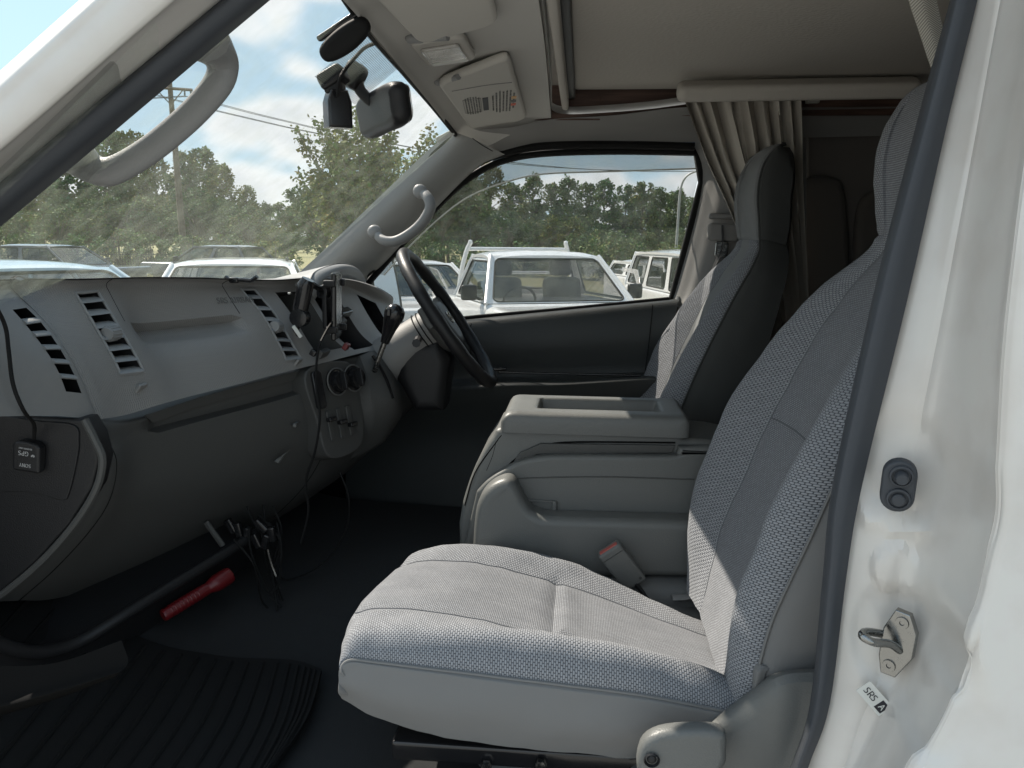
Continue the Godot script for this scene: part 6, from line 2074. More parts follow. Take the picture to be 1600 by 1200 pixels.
# ---------- fittings on the white door jamb
func make_jamb_things():
	# door switch: oval rubber plate with two round plungers
	var sw := thing("door_switch", "black rubber door switch with two round plungers on the white jamb", "door switch", Vector3(0.323, 1.339, -0.77))
	var xf := xf_at(Vector3(0.317, 1.369, -0.764), Vector3(0.93, -0.02, 0.30), Vector3(0.319, 1.394, -0.764) - Vector3(0.318, 1.341, -0.77))
	var b := Bld.new()
	b.slab(rrect(0.031, 0.054, 0.0152, 6), -0.008, 0.006, 0.003, xf)
	obj("plate", b, M.rubber, sw)
	for e in [0.012, -0.012]:
		b = Bld.new()
		b.lathe([Vector2(0.0115, 0.0), Vector2(0.0108, 0.004), Vector2(0.009, 0.0045), Vector2(0.0085, 0.002), Vector2(0.0065, 0.002), Vector2(0.0062, 0.010 if e > 0 else 0.006), Vector2(0.005, 0.012 if e > 0 else 0.007), Vector2(0.0, 0.012 if e > 0 else 0.007)], xf * Transform3D(Basis(Vector3.RIGHT, PI / 2), Vector3(0.001, e, 0.005)), 20)
		obj("plunger", b, M.rubber, sw)
	# striker: plate, screws and looped pin
	var sk := thing("door_striker", "steel door striker plate with looped pin on the white jamb", "door striker", Vector3(0.337, 1.163, -0.765))
	xf = xf_at(Vector3(0.329, 1.205, -0.757), Vector3(0.80, -0.05, 0.60), Vector3(0.332, 1.24, -0.757) - Vector3(0.327, 1.169, -0.757))
	b = Bld.new()
	b.slab([Vector2(-0.006, 0.035), Vector2(0.008, 0.034), Vector2(0.0165, 0.016), Vector2(0.0165, -0.010), Vector2(0.004, -0.036), Vector2(-0.010, -0.036), Vector2(-0.0145, -0.018), Vector2(-0.0145, 0.012)], -0.006, 0.004, 0.0015, xf)
	obj("plate", b, M.steel, sk)
	for e in [Vector3(0.002, 0.024, 0.004), Vector3(-0.003, -0.025, 0.004)]:
		b = Bld.new()
		b.lathe([Vector2(0.0065, 0.0), Vector2(0.006, 0.002), Vector2(0.0025, 0.002), Vector2(0.002, 0.0005), Vector2(0.0, 0.0005)], xf * Transform3D(Basis(Vector3.RIGHT, PI / 2), e), 14)
		obj("screw", b, M.steel, sk)
	b = Bld.new()
	b.tube(spline([xf * Vector3(0.004, -0.006, 0.002), Vector3(0.318, 1.208, -0.748), Vector3(0.3, 1.212, -0.742), Vector3(0.29, 1.216, -0.745), Vector3(0.296, 1.216, -0.755), Vector3(0.314, 1.21, -0.765), Vector3(0.326, 1.205, -0.77)], 6), 0.0042, 12)
	obj("pin", b, M.steel, sk)
	# label
	var lb := thing("airbag_label", "small white airbag label on the jamb below the striker", "label", Vector3(0.321, 1.117, -0.775))
	xf = xf_at(Vector3(0.317, 1.135, -0.768), Vector3(0.325, 1.136, -0.762) - Vector3(0.309, 1.147, -0.774) + Vector3(0, 0.004, 0), Vector3(0.32, 0.95, -0.05))
	xf = xf_at(Vector3(0.316, 1.136, -0.766), Vector3(0.325, 1.127, -0.764) - Vector3(0.308, 1.145, -0.769), Vector3(0.313, 1.142, -0.768) - Vector3(0.308, 1.13, -0.768))
	b = Bld.new()
	b.slab(rrect(0.034, 0.018, 0.001), -0.001, 0.0, 0.0, xf)
	obj("plate", b, M.label_white, lb)
	b = Bld.new()
	b.slab([Vector2(0.006, -0.006), Vector2(0.015, -0.006), Vector2(0.015, 0.006), Vector2(0.006, 0.006)], 0.0, 0.0004, 0.0, xf)
	obj("letter_box", b, M.ink, lb)
	text("lettering", "SRS", 0.0095, M.ink, lb, xf * Transform3D(Basis.IDENTITY, Vector3(-0.006, 0, 0.0005)), 0.0004)
	text("lettering", "A", 0.0085, M.label_white, lb, xf * Transform3D(Basis.IDENTITY, Vector3(0.0105, 0, 0.0008)), 0.0004)

# ---------- the car park: cars, fence, pole, trees
func leaf_cloud(b: Bld, rng: RandomNumberGenerator, c: Vector3, r: Vector3, n: int, size: float, base: Color):
	for i in n:
		var d := Vector3(rng.randfn(), rng.randfn(), rng.randfn()).normalized()
		var k := pow(rng.randf(), 0.45)
		var p := c + d * r * k
		var u := Vector3(rng.randfn(), rng.randfn() * 0.6, rng.randfn()).normalized()
		var w := (u.cross(Vector3(rng.randfn(), rng.randfn(), rng.randfn()))).normalized()
		var s := size * rng.randf_range(0.6, 1.3)
		b.tint = Color(base.r * rng.randf_range(0.75, 1.3), base.g * rng.randf_range(0.8, 1.25), base.b * rng.randf_range(0.7, 1.3))
		var e := p + u * s
		var m := p + u * s * 0.5
		b.tri(p, m + w * s * 0.42, e)
		b.tri(p, e, m - w * s * 0.42 + w.cross(u) * s * 0.15)

func tree_proto(kind: String, sd: int) -> Array:
	# crown and trunk of a tree one metre tall, scaled when it is planted
	var rng := RandomNumberGenerator.new()
	rng.seed = sd
	var b := Bld.new()
	b.use_col = true
	var t := Bld.new()
	var greens := [Color(0.112, 0.142, 0.066), Color(0.130, 0.152, 0.072), Color(0.098, 0.130, 0.070), Color(0.142, 0.156, 0.070)]
	if kind == "poplar":
		t.tube([Vector3.ZERO, Vector3(0.004, 0.3, 0), Vector3(-0.004, 0.62, 0.003), Vector3(0, 0.93, 0)], [0.020, 0.015, 0.009, 0.002], 7)
		for k in 64:
			var y := rng.randf_range(0.16, 0.97)
			var wide := 0.19 * sin(pow((1.0 - y) / 0.84, 0.7) * PI * 0.72) + 0.012
			var a := rng.randf() * TAU
			var c := Vector3(cos(a) * wide * rng.randf_range(0.3, 1.0), y, sin(a) * wide * rng.randf_range(0.3, 1.0))
			leaf_cloud(b, rng, c, Vector3(0.055, 0.06, 0.055) * rng.randf_range(0.7, 1.2), 66, 0.030, greens[rng.randi() % 4])
			t.tube([Vector3(0, c.y - 0.08, 0), c], [0.005, 0.0015], 5)
	elif kind == "broad":
		t.tube([Vector3.ZERO, Vector3(0.01, 0.2, 0), Vector3(-0.01, 0.42, 0.01), Vector3(0.01, 0.7, 0)], [0.030, 0.024, 0.016, 0.005], 8)
		for k in 52:
			var d := Vector3(rng.randfn(), absf(rng.randfn()) * 1.0 - 0.25, rng.randfn()).normalized()
			var q := rng.randf_range(0.55, 1.0)
			var c := Vector3(d.x * 0.36 * q, 0.52 + d.y * 0.40 * q, d.z * 0.36 * q)
			leaf_cloud(b, rng, c, Vector3(0.085, 0.07, 0.085) * rng.randf_range(0.7, 1.15), 74, 0.034, greens[rng.randi() % 4])
			t.tube([Vector3(0, 0.28 + rng.randf() * 0.15, 0), c * 0.6 + Vector3(0, 0.2, 0), c], [0.010, 0.006, 0.002], 5)
	elif kind == "airy":
		# the near tree: long rising shoots with small leaves and gaps
		t.tube([Vector3.ZERO, Vector3(0.01, 0.12, 0), Vector3(0.0, 0.3, 0.01), Vector3(0.01, 0.6, 0)], [0.020, 0.016, 0.012, 0.004], 8)
		for k in 74:
			var a := rng.randf() * TAU
			var lean := rng.randf_range(0.05, 0.62)
			var hgt := rng.randf_range(0.35, 1.0) * (1.0 - lean * 0.35)
			var tip := Vector3(cos(a) * lean * 0.72, hgt, sin(a) * lean * 0.72)
			var root := Vector3(0, 0.10 + rng.randf() * 0.2, 0)
			var mid := root.lerp(tip, 0.55) + Vector3(0, -0.03, 0)
			var path := spline([root, mid, tip], 8)
			t.tube([root, mid, tip], [0.007, 0.004, 0.001], 5)
			var g: Color = greens[rng.randi() % 4]
			for i in range(5, path.size()):
				leaf_cloud(b, rng, path[i], Vector3(0.046, 0.042, 0.046), 22, 0.022, g)
	else:
		t.tube([Vector3.ZERO, Vector3(0, 0.4, 0), Vector3(0.02, 0.7, 0)], [0.03, 0.02, 0.006], 6)
		for k in 34:
			var a := rng.randf() * TAU
			var q := sqrt(rng.randf())
			var c := Vector3(cos(a) * q * 0.55, rng.randf_range(0.12, 0.9) * (1.0 - 0.45 * q), sin(a) * q * 0.55)
			leaf_cloud(b, rng, c, Vector3(0.15, 0.12, 0.15) * rng.randf_range(0.6, 1.1), 62, 0.05, greens[rng.randi() % 4] * 1.15)
			t.tube([Vector3(0, 0.1, 0), c], [0.010, 0.003], 5)
	return [b.smooth(30.0), t.smooth(60.0)]

func plant(kind: String, proto: Array, at: Vector3, h: float, turn: float, label: String, group: String):
	var o := thing(kind, label, "tree" if kind != "shrub" else "shrub", Vector3.ZERO, group)
	obj("trunk", proto[1], M.bark, o)
	obj("crown", proto[0], [M.leaf, M.leaf_cool, M.leaf_warm, M.leaf_deep][int(absf(at.x * 7.0 + at.z * 3.0)) % 4], o)
	o.position = at
	o.rotation.y = turn
	o.scale = Vector3.ONE * h

func win_panel(frame: Bld, glass: Bld, seal: Bld, q: Array, mg: Array, r: float, inward: Vector3, shut := true):
	# a body panel (corners: bottom left, bottom right, top right, top left) with a round cornered opening; margins left, right, bottom, top in metres
	var bl: Vector3 = q[0]
	var br: Vector3 = q[1]
	var tr: Vector3 = q[2]
	var tl: Vector3 = q[3]
	var w := bl.distance_to(br)
	var h := bl.distance_to(tl)
	var at := func(u: float, v: float): return lerp3(lerp3(bl, br, u), lerp3(tl, tr, u), v)
	var u0: float = mg[0] / w
	var u1: float = 1.0 - mg[1] / w
	var v0: float = mg[2] / h
	var v1: float = 1.0 - mg[3] / h
	var inner := []
	var rim := []
	for c in [[u1, v1, 0], [u0, v1, 1], [u0, v0, 2], [u1, v0, 3]]:
		var ru := r / w * (-1 if c[2] in [0, 3] else 1)
		var rv := r / h * (-1 if c[2] in [0, 1] else 1)
		for k in 6:
			var a: float = PI / 2 * (c[2] + k / 5.0)
			var u: float = c[0] + ru + absf(ru) * cos(a)
			var v: float = c[1] + rv + absf(rv) * sin(a)
			inner.append(at.call(u, v))
			var ou := 0.0 if c[2] in [1, 2] else 1.0
			var ov := 0.0 if c[2] in [2, 3] else 1.0
			rim.append(at.call(ou if k != 0 or c[2] in [0, 2] else lerpf(u, ou, 1.0), ov))
	var n := inner.size()
	for i in n:
		var j := (i + 1) % n
		frame.quad(rim[i], rim[j], inner[j], inner[i])
		frame.quad(inner[i], inner[j], inner[j] + inward * 0.02, inner[i] + inward * 0.02)
	if shut:
		var mid: Vector3 = at.call((u0 + u1) / 2, (v0 + v1) / 2) + inward * 0.008
		for i in n:
			glass.tri(mid, inner[(i + 1) % n] + inward * 0.012, inner[i] + inward * 0.012)
		var lp := []
		for p in inner:
			lp.append(p + inward * 0.006)
		seal.tube(lp, 0.011, 6, true)

func car(called: String, label: String, category: String, paint: Material, p: Dictionary) -> Node3D:
	# p: length, width, belt, roof heights; cabin from x0 to x1 at the belt, t0 to t1 at the roof; nose and tail heights. x forward.
	var o := thing(called, label, category)
	var w: float = p.w / 2
	var tw: float = p.tw / 2
	var b := Bld.new()
	b.rbox(Vector3((p.x0 + p.x1) / 2, (p.belt + 0.32) / 2, 0), Vector3(p.x1 - p.x0 + 0.1, p.belt - 0.32, p.w), 0.07)
	b.rbox(Vector3((p.x1 + p.front) / 2, (p.nose + 0.32) / 2, 0), Vector3(p.front - p.x1 + 0.2, p.nose - 0.32, p.w), 0.10)
	b.rbox(Vector3((p.x0 + p.rear) / 2, (p.tail + 0.38) / 2, 0), Vector3(p.x0 - p.rear + 0.1, p.tail - 0.38, p.w), 0.06)
	var body := obj("body", b, paint, o)
	# cabin corners
	var f := [Vector3(p.x1, p.belt, -w + 0.02), Vector3(p.x1, p.belt, w - 0.02), Vector3(p.t1, p.roof - 0.03, tw), Vector3(p.t1, p.roof - 0.03, -tw)]
	var r := [Vector3(p.x0, p.belt, w - 0.02), Vector3(p.x0, p.belt, -w + 0.02), Vector3(p.t0, p.roof - 0.03, -tw), Vector3(p.t0, p.roof - 0.03, tw)]
	var fr := Bld.new()
	var gl := Bld.new()
	var sl := Bld.new()
	win_panel(fr, gl, sl, f, [0.075, 0.075, 0.02, 0.055], 0.07, Vector3(-1, 0, 0))
	win_panel(fr, gl, sl, r, [0.10, 0.10, 0.08, 0.08], 0.06, Vector3(1, 0, 0))
	var n: int = p.sides
	for s in [1.0, -1.0]:
		for k in n:
			var a0 := float(k) / n
			var a1 := float(k + 1) / n
			var z: float = (w - 0.02) * s
			var zt: float = tw * s
			var x_lo0: float = lerpf(p.x0, p.x1, a0)
			var x_lo1: float = lerpf(p.x0, p.x1, a1)
			var x_hi0: float = lerpf(p.t0, p.t1, a0)
			var x_hi1: float = lerpf(p.t0, p.t1, a1)
			win_panel(fr, gl, sl, [Vector3(x_lo0, p.belt, z), Vector3(x_lo1, p.belt, z), Vector3(x_hi1, p.roof - 0.03, zt), Vector3(x_hi0, p.roof - 0.03, zt)], [0.09, 0.09, 0.03, 0.07], 0.05, Vector3(0, 0, -s))
	# rounded pillars on the corners
	for q in [[f[0], f[3]], [f[1], f[2]], [r[0], r[3]], [r[1], r[2]]]:
		fr.tube([q[0], q[1]], 0.022, 8)
	obj("pillars", fr, paint, o)
	obj("window_glass", gl, M.car_glass, o)
	obj("window_seal", sl, M.rubber_black, o)
	# domed roof with drip edges
	var rows := []
	for i in 9:
		var line := []
		var u := i / 8.0
		var x: float = lerpf(p.t0 - 0.03, p.t1 + 0.03, u)
		for j in 9:
			var v := j / 4.0 - 1.0
			var drop := 0.045 * pow(absf(v), 3) + 0.045 * pow(absf(u * 2.0 - 1.0), 4)
			line.append(Vector3(x, p.roof + 0.02 - drop + (0.006 if p.ribs and j % 2 == 1 and i > 0 and i < 8 else 0.0), v * (tw + 0.025)))
		rows.append(line)
	b = Bld.new()
	b.thick(grid(rows, 2, 2), Vector3(0, -0.03, 0))
	obj("roof", b, paint, o)
	# seats inside
	for s in [-1.0, 1.0]:
		b = Bld.new()
		b.rbox(Vector3(lerpf(p.x0, p.x1, 0.33), p.belt - 0.05, 0.36 * s), Vector3(0.16, 0.55, 0.46), 0.07, Basis(Vector3.BACK, 0.2))
		b.rbox(Vector3(lerpf(p.x0, p.x1, 0.26), p.belt + 0.33, 0.36 * s), Vector3(0.10, 0.19, 0.27), 0.045, Basis(Vector3.BACK, 0.15))
		obj("seat", b, M.charcoal, o)
	b = Bld.new()
	var ring := []
	for k in 20:
		var a := TAU * k / 20
		ring.append(Vector3(p.x1 - 0.32 + 0.08 * sin(a), p.belt - 0.02 + 0.17 * sin(a), 0.36 + 0.18 * cos(a)))
	b.tube(ring, 0.014, 6, true)
	obj("steering_wheel", b, M.black, o)
	b = Bld.new()
	b.rbox(Vector3(p.x1 - 0.12, p.belt - 0.06, 0), Vector3(0.3, 0.12, p.w - 0.2), 0.05)
	obj("dashboard", b, M.charcoal, o)
	for x in [p.front - 0.75, p.rear + 0.80]:
		for s in [-1.0, 1.0]:
			b = Bld.new()
			var xf := Transform3D(Basis(Vector3.RIGHT, PI / 2), Vector3(x, 0.33, (w - 0.10) * s))
			b.lathe([Vector2(0.0, -0.10), Vector2(0.27, -0.10), Vector2(0.33, -0.07), Vector2(0.33, 0.07), Vector2(0.27, 0.10), Vector2(0.19, 0.085)], xf, 24)
			b.lathe([Vector2(0.19, 0.085), Vector2(0.17, 0.05), Vector2(0.05, 0.085), Vector2(0, 0.085)], xf, 24)
			b.lathe([Vector2(0.19, -0.085), Vector2(0.17, -0.095), Vector2(0.0, -0.11)], xf, 24)
			obj("wheel", b, M.tyre, o)
	for s in [-1.0, 1.0]:
		b = Bld.new()
		b.rbox(Vector3(p.front + 0.085, p.nose - 0.25, (w - 0.2) * s), Vector3(0.04, 0.15, 0.28), 0.02)
		obj("headlight", b, M.chrome, o)
		b = Bld.new()
		b.rbox(Vector3(p.rear - 0.045, p.tail - 0.25, (w - 0.12) * s), Vector3(0.02, 0.26, 0.14), 0.01)
		obj("tail_light", b, M.red_plastic, o)
		b = Bld.new()
		b.rbox(Vector3(p.x1 - 0.22, p.belt + 0.10, (w + 0.10) * s), Vector3(0.07, 0.16, 0.17), 0.03)
		b.tube([Vector3(p.x1 - 0.22, p.belt + 0.03, (w - 0.02) * s), Vector3(p.x1 - 0.22, p.belt + 0.06, (w + 0.08) * s)], 0.018, 6)
		obj("door_mirror", b, M.black, o)
	return o

func put(o: Node3D, at: Vector3, face: float):
	# face: the heading in degrees, 0 towards +x, positive towards the driver's side away from the camera
	o.position = at
	o.rotation.y = deg_to_rad(face)

func make_outside():
	var b: Bld
	# white pickup nose on beyond the driver's window
	var pk := car("pickup_truck", "white single cab pickup with ladder frame, seen through the driver's window", "pickup truck", M.car_white, {"w": 1.66, "tw": 1.24, "belt": 1.0, "roof": 1.50, "x0": -0.45, "x1": 0.95, "t0": -0.32, "t1": 0.42, "front": 2.1, "rear": -2.5, "nose": 0.98, "tail": 0.98, "sides": 1, "ribs": true})
	b = Bld.new()
	for s in [-1.0, 1.0]:
		b.tube(spline([Vector3(-0.62, 0.9, 0.74 * s), Vector3(-0.60, 1.25, 0.70 * s), Vector3(-0.58, 1.50, 0.64 * s), Vector3(-0.55, 1.60, 0.60 * s)], 5), 0.028, 8)
		b.rbox(Vector3(-0.55, 1.605, 0.60 * s), Vector3(0.05, 0.06, 0.05), 0.02)
	b.tube([Vector3(-0.58, 1.53, -0.64), Vector3(-0.58, 1.53, 0.64)], 0.022, 8)
	b.tube([Vector3(-0.60, 1.25, -0.70), Vector3(-0.60, 1.25, 0.70)], 0.018, 8)
	obj("ladder_frame", b, M.car_white, pk)
	b = Bld.new()
	for s in [-1.0, 1.0]:
		b.slab([Vector2(0.08, 1.43), Vector2(0.50, 1.41), Vector2(0.72, 1.22), Vector2(0.66, 1.20), Vector2(0.44, 1.36), Vector2(0.08, 1.38)], -0.006, 0.006, 0.003, Transform3D(Basis(Vector3.RIGHT, 0.33 * s), Vector3(-0.2, -0.02 + 0.0, (0.66 if s > 0 else -0.66) - 0.42 * s + 0.47 * s)))
	obj("window_visor", b, M.clear_plastic, pk)
	b = Bld.new()
	b.tube([Vector3(-0.55, 1.62, 0.60), Vector3(-0.56, 1.78, 0.60)], 0.004, 5)
	obj("aerial", b, M.wire, pk)
	put(pk, Vector3(-0.3, 0, -8.895) + Vector3(-0.25, 0, 0.0), -68.0)
	# the others
	var c := car("station_wagon", "white wagon whose roof shows through the windscreen, nearest the dash", "car", M.car_white, {"w": 1.68, "tw": 1.30, "belt": 0.92, "roof": 1.36, "x0": -1.9, "x1": 0.95, "t0": -1.7, "t1": 0.25, "front": 2.1, "rear": -2.1, "nose": 0.85, "tail": 0.92, "sides": 3, "ribs": true})
	b = Bld.new()
	b.tube([Vector3(0.2, 1.36, -0.6), Vector3(0.25, 1.52, -0.62)], 0.004, 5)
	b.rbox(Vector3(0.2, 1.39, -0.6), Vector3(0.04, 0.05, 0.04), 0.015)
	obj("aerial", b, M.wire, c)
	put(c, Vector3(-4.081, 0, -8.91), -70.0)
	c = car("hatchback", "pale blue hatchback beside the van, cut off by the left pillar", "car", M.car_blue, {"w": 1.70, "tw": 1.26, "belt": 0.95, "roof": 1.42, "x0": -1.6, "x1": 0.95, "t0": -1.2, "t1": 0.15, "front": 1.9, "rear": -1.7, "nose": 0.9, "tail": 0.95, "sides": 2, "ribs": false})
	put(c, Vector3(-4.035, 0, -5.223), -30.0)
	c = car("estate_car", "white estate car half hidden behind the steering wheel", "car", M.car_white, {"w": 1.68, "tw": 1.30, "belt": 0.90, "roof": 1.34, "x0": -1.8, "x1": 0.95, "t0": -1.6, "t1": 0.25, "front": 2.1, "rear": -2.1, "nose": 0.85, "tail": 0.9, "sides": 3, "ribs": true})
	put(c, Vector3(-2.534, 0, -10.91), -60.0)
	c = car("dark_car", "dark car parked far off by the railings, at the left", "car", M.car_dark, {"w": 1.75, "tw": 1.30, "belt": 0.92, "roof": 1.44, "x0": -1.7, "x1": 0.95, "t0": -1.3, "t1": 0.25, "front": 2.1, "rear": -2.0, "nose": 0.9, "tail": 0.95, "sides": 2, "ribs": false})
	put(c, Vector3(-13.838, 0, -19.609), -5.0)
	var c2 := copy(c, Vector3(-11.77, 0, -24.3), "dark car parked beyond the utility pole", "dark_car")
	c2.rotation.y = deg_to_rad(170)
	c = car("white_van", "white van with yellow roof box beyond the driver's door frame", "van", M.car_white, {"w": 1.75, "tw": 1.45, "belt": 1.0, "roof": 1.30, "x0": -2.2, "x1": 1.2, "t0": -2.1, "t1": 0.7, "front": 1.9, "rear": -2.3, "nose": 1.0, "tail": 1.1, "sides": 3, "ribs": true})
	b = Bld.new()
	b.rbox(Vector3(0.2, 1.37, 0), Vector3(0.3, 0.10, 0.7), 0.03)
	obj("roof_box", b, M.yellow, c)
	put(c, Vector3(1.708, 0, -14.399) + Vector3(0.2, 0, 0), -75.0)
	c = car("delivery_van", "white van with rounded cab nearest the driver's rear door frame", "van", M.car_white, {"w": 1.75, "tw": 1.45, "belt": 1.0, "roof": 1.52, "x0": -2.2, "x1": 1.2, "t0": -2.1, "t1": 0.7, "front": 1.9, "rear": -2.3, "nose": 1.0, "tail": 1.1, "sides": 3, "ribs": false})
	put(c, Vector3(1.67, 0, -10.366) + Vector3(0.25, 0, 0), -80.0)
	# railings
	var fx0 := Vector3(-27.342, 0, -29.196)
	var fx1 := Vector3(-21.013, 0, -38.658)
	var fence := thing("railings", "low dark metal railings along the verge, ahead of the van", "fence", fx0)
	var along := (fx1 - fx0).normalized()
	var run := fx0.distance_to(fx1)
	b = Bld.new()
	for y in [0.18, 0.86]:
		b.tube([fx0 + Vector3(0, y, 0), fx1 + Vector3(0, y, 0)], 0.022, 5)
	obj("rail", b, M.rubber_black, fence)
	b = Bld.new()
	for k in int(run / 0.13):
		b.tube([fx0 + along * (0.13 * k) + Vector3(0, 0.1, 0), fx0 + along * (0.13 * k) + Vector3(0, 0.95, 0)], 0.014, 4)
	obj("pickets", b, M.rubber_black, fence).set_meta("kind", "stuff")
	for k in int(run / 2.4) + 1:
		b = Bld.new()
		b.tube([fx0 + along * (2.4 * k), fx0 + along * (2.4 * k) + Vector3(0, 1.05, 0)], 0.04, 6)
		obj("post", b, M.rubber_black, fence)
	# utility pole and wires
	var pb := Vector3(-21.437, 0, -40.699)
	var pole := thing("utility_pole", "tall wooden utility pole with crossarm, ahead through the windscreen", "utility pole", pb)
	b = Bld.new()
	b.tube([pb, pb + Vector3(-0.1, 5.0, 0), pb + Vector3(-0.2, 9.95, 0)], [0.19, 0.16, 0.12], 10)
	obj("post", b, M.pole_wood, pole)
	b = Bld.new()
	var ca := pb + Vector3(-0.18, 9.35, 0.15)
	var cd := Vector3(0.9, 0.0, -0.45).normalized()
	b.tube([ca - cd * 1.15, ca + cd * 1.15], 0.075, 4)
	obj("crossarm", b, M.pole_wood, pole)
	b = Bld.new()
	b.tube([ca - cd * 0.7, ca + Vector3(0, -0.8, -0.1)], 0.03, 5)
	b.tube([ca + cd * 0.7, ca + Vector3(0, -0.8, -0.1)], 0.03, 5)
	obj("brace", b, M.pole_wood, pole)
	for e in [-1.05, -0.8, 0.75, 1.05]:
		b = Bld.new()
		b.lathe([Vector2(0.0, -0.34), Vector2(0.05, -0.32), Vector2(0.03, -0.26), Vector2(0.06, -0.22), Vector2(0.03, -0.16), Vector2(0.06, -0.12), Vector2(0.02, -0.04), Vector2(0.02, 0.04)], Transform3D(Basis.IDENTITY, ca + cd * e), 8)
		obj("insulator", b, M.charcoal, pole)
	b = Bld.new()
	b.tube([pb + Vector3(-0.15, 7.4, 0), pb + Vector3(-4.0, 0.0, 1.5)], 0.012, 4)
	obj("stay_wire", b, M.wire, pole)
	var wl := ["upper wire on the left end of the crossarm", "second wire from the left of the crossarm", "third wire, right of the pole top", "wire on the right end of the crossarm"]
	var k2 := 0
	for e in [-1.05, -0.8, 0.75, 1.05]:
		var p0: Vector3 = ca + cd * e + Vector3(0, -0.32, 0)
		var far_end := p0 + Vector3(34, -1.5, -22)
		var near_end := p0 + Vector3(-26, 1.0, 18)
		b = Bld.new()
		var sag := func(a: Vector3, c3: Vector3, t: float): return a.lerp(c3, t) + Vector3(0, -1.6 * 4.0 * t * (1 - t), 0)
		var pts := []
		for i in 13: pts.append(sag.call(near_end, p0, i / 12.0))
		for i in range(1, 13): pts.append(sag.call(p0, far_end, i / 12.0))
		b.tube(pts, 0.016, 4)
		tag(obj("overhead_wire", b, M.wire), "overhead power line, " + wl[k2], "wire", "overhead wires on the utility pole")
		k2 += 1
	# street lamp
	var lb := Vector3(4.416, 0, -37.743)
	var sl := thing("street_lamp", "slender grey street lamp with curved arm beyond the driver's window", "street lamp", lb)
	b = Bld.new()
	b.tube(spline([lb, lb + Vector3(0.05, 2.5, 0), lb + Vector3(0.1, 4.1, 0), lb + Vector3(0.35, 4.75, 0.1), lb + Vector3(0.95, 5.0, 0.25), lb + Vector3(1.3, 5.0, 0.35)], 5), [0.07, 0.07, 0.07, 0.07, 0.065, 0.06, 0.06, 0.06, 0.06, 0.06, 0.055, 0.05, 0.05, 0.05, 0.05, 0.045, 0.045, 0.04, 0.04, 0.04, 0.04, 0.04, 0.04, 0.04, 0.04, 0.04], 8)
	obj("post", b, M.lamp_grey, sl)
	b = Bld.new()
	b.rbox(lb + Vector3(1.6, 5.0, 0.42), Vector3(0.7, 0.12, 0.25), 0.05, Basis(Vector3.UP, -0.25))
	obj("lamp_head", b, M.lamp_grey, sl)
	# trees
	var pop := [tree_proto("poplar", 1), tree_proto("poplar", 2), tree_proto("poplar", 3)]
	var bro := [tree_proto("broad", 4), tree_proto("broad", 5)]
	var shr := [tree_proto("shrub", 6), tree_proto("shrub", 7)]
	var airy := tree_proto("airy", 8)
	var rng := RandomNumberGenerator.new()
	rng.seed = 11
	plant("leafy_tree", airy, Vector3(-7.743, 0, -27.947), 7.0, 0.4, "near airy tree with long leafy shoots behind the rear view mirror", "")
	plant("leafy_tree", bro[1], Vector3(-10.532, 0, -31.274), 4.7, 1.4, "round bushy tree at the foot of the airy one, left of the mirror arm", "")
	for t in tall_spots():
		plant("poplar_tree", pop[rng.randi() % 3], t[0], t[1], rng.randf() * TAU, "tall dense tree in the back row, " + t[2], "tall trees behind the car park")
	for t in broad_spots():
		plant("leafy_tree", bro[rng.randi() % 2], t[0], t[1], rng.randf() * TAU, "round leafy tree in the middle row, " + t[2], "round trees behind the car park")
	for t in shrub_spots():
		plant("shrub", shr[rng.randi() % 2], t[0], t[1], rng.randf() * TAU, "light green shrub by the verge, " + t[2], "shrubs along the verge")
	# the wood behind reads as one mass
	var mm := MultiMesh.new()
	mm.transform_format = MultiMesh.TRANSFORM_3D
	mm.mesh = pop[0][0]
	var spots := []
	for k in 70:
		var ang := deg_to_rad(lerpf(-75.0, 62.0, k / 69.0))
		var dist := rng.randf_range(98.0, 125.0)
		spots.append(Transform3D(Basis(Vector3.UP, rng.randf() * TAU).scaled(Vector3(1.7, 1.0, 1.7) * rng.randf_range(7.0, 9.0)), Vector3(sin(ang) * dist, -0.6, -cos(ang) * dist)))
	mm.instance_count = spots.size()
	for k in spots.size():
		mm.set_instance_transform(k, spots[k])
	var mi := MultiMeshInstance3D.new()
	mi.name = "far_woodland"
	mi.multimesh = mm
	mi.material_override = M.leaf
	add_child(mi)
	tag(mi, "far off wood behind the rows of trees, one green mass", "wood", "", "stuff")

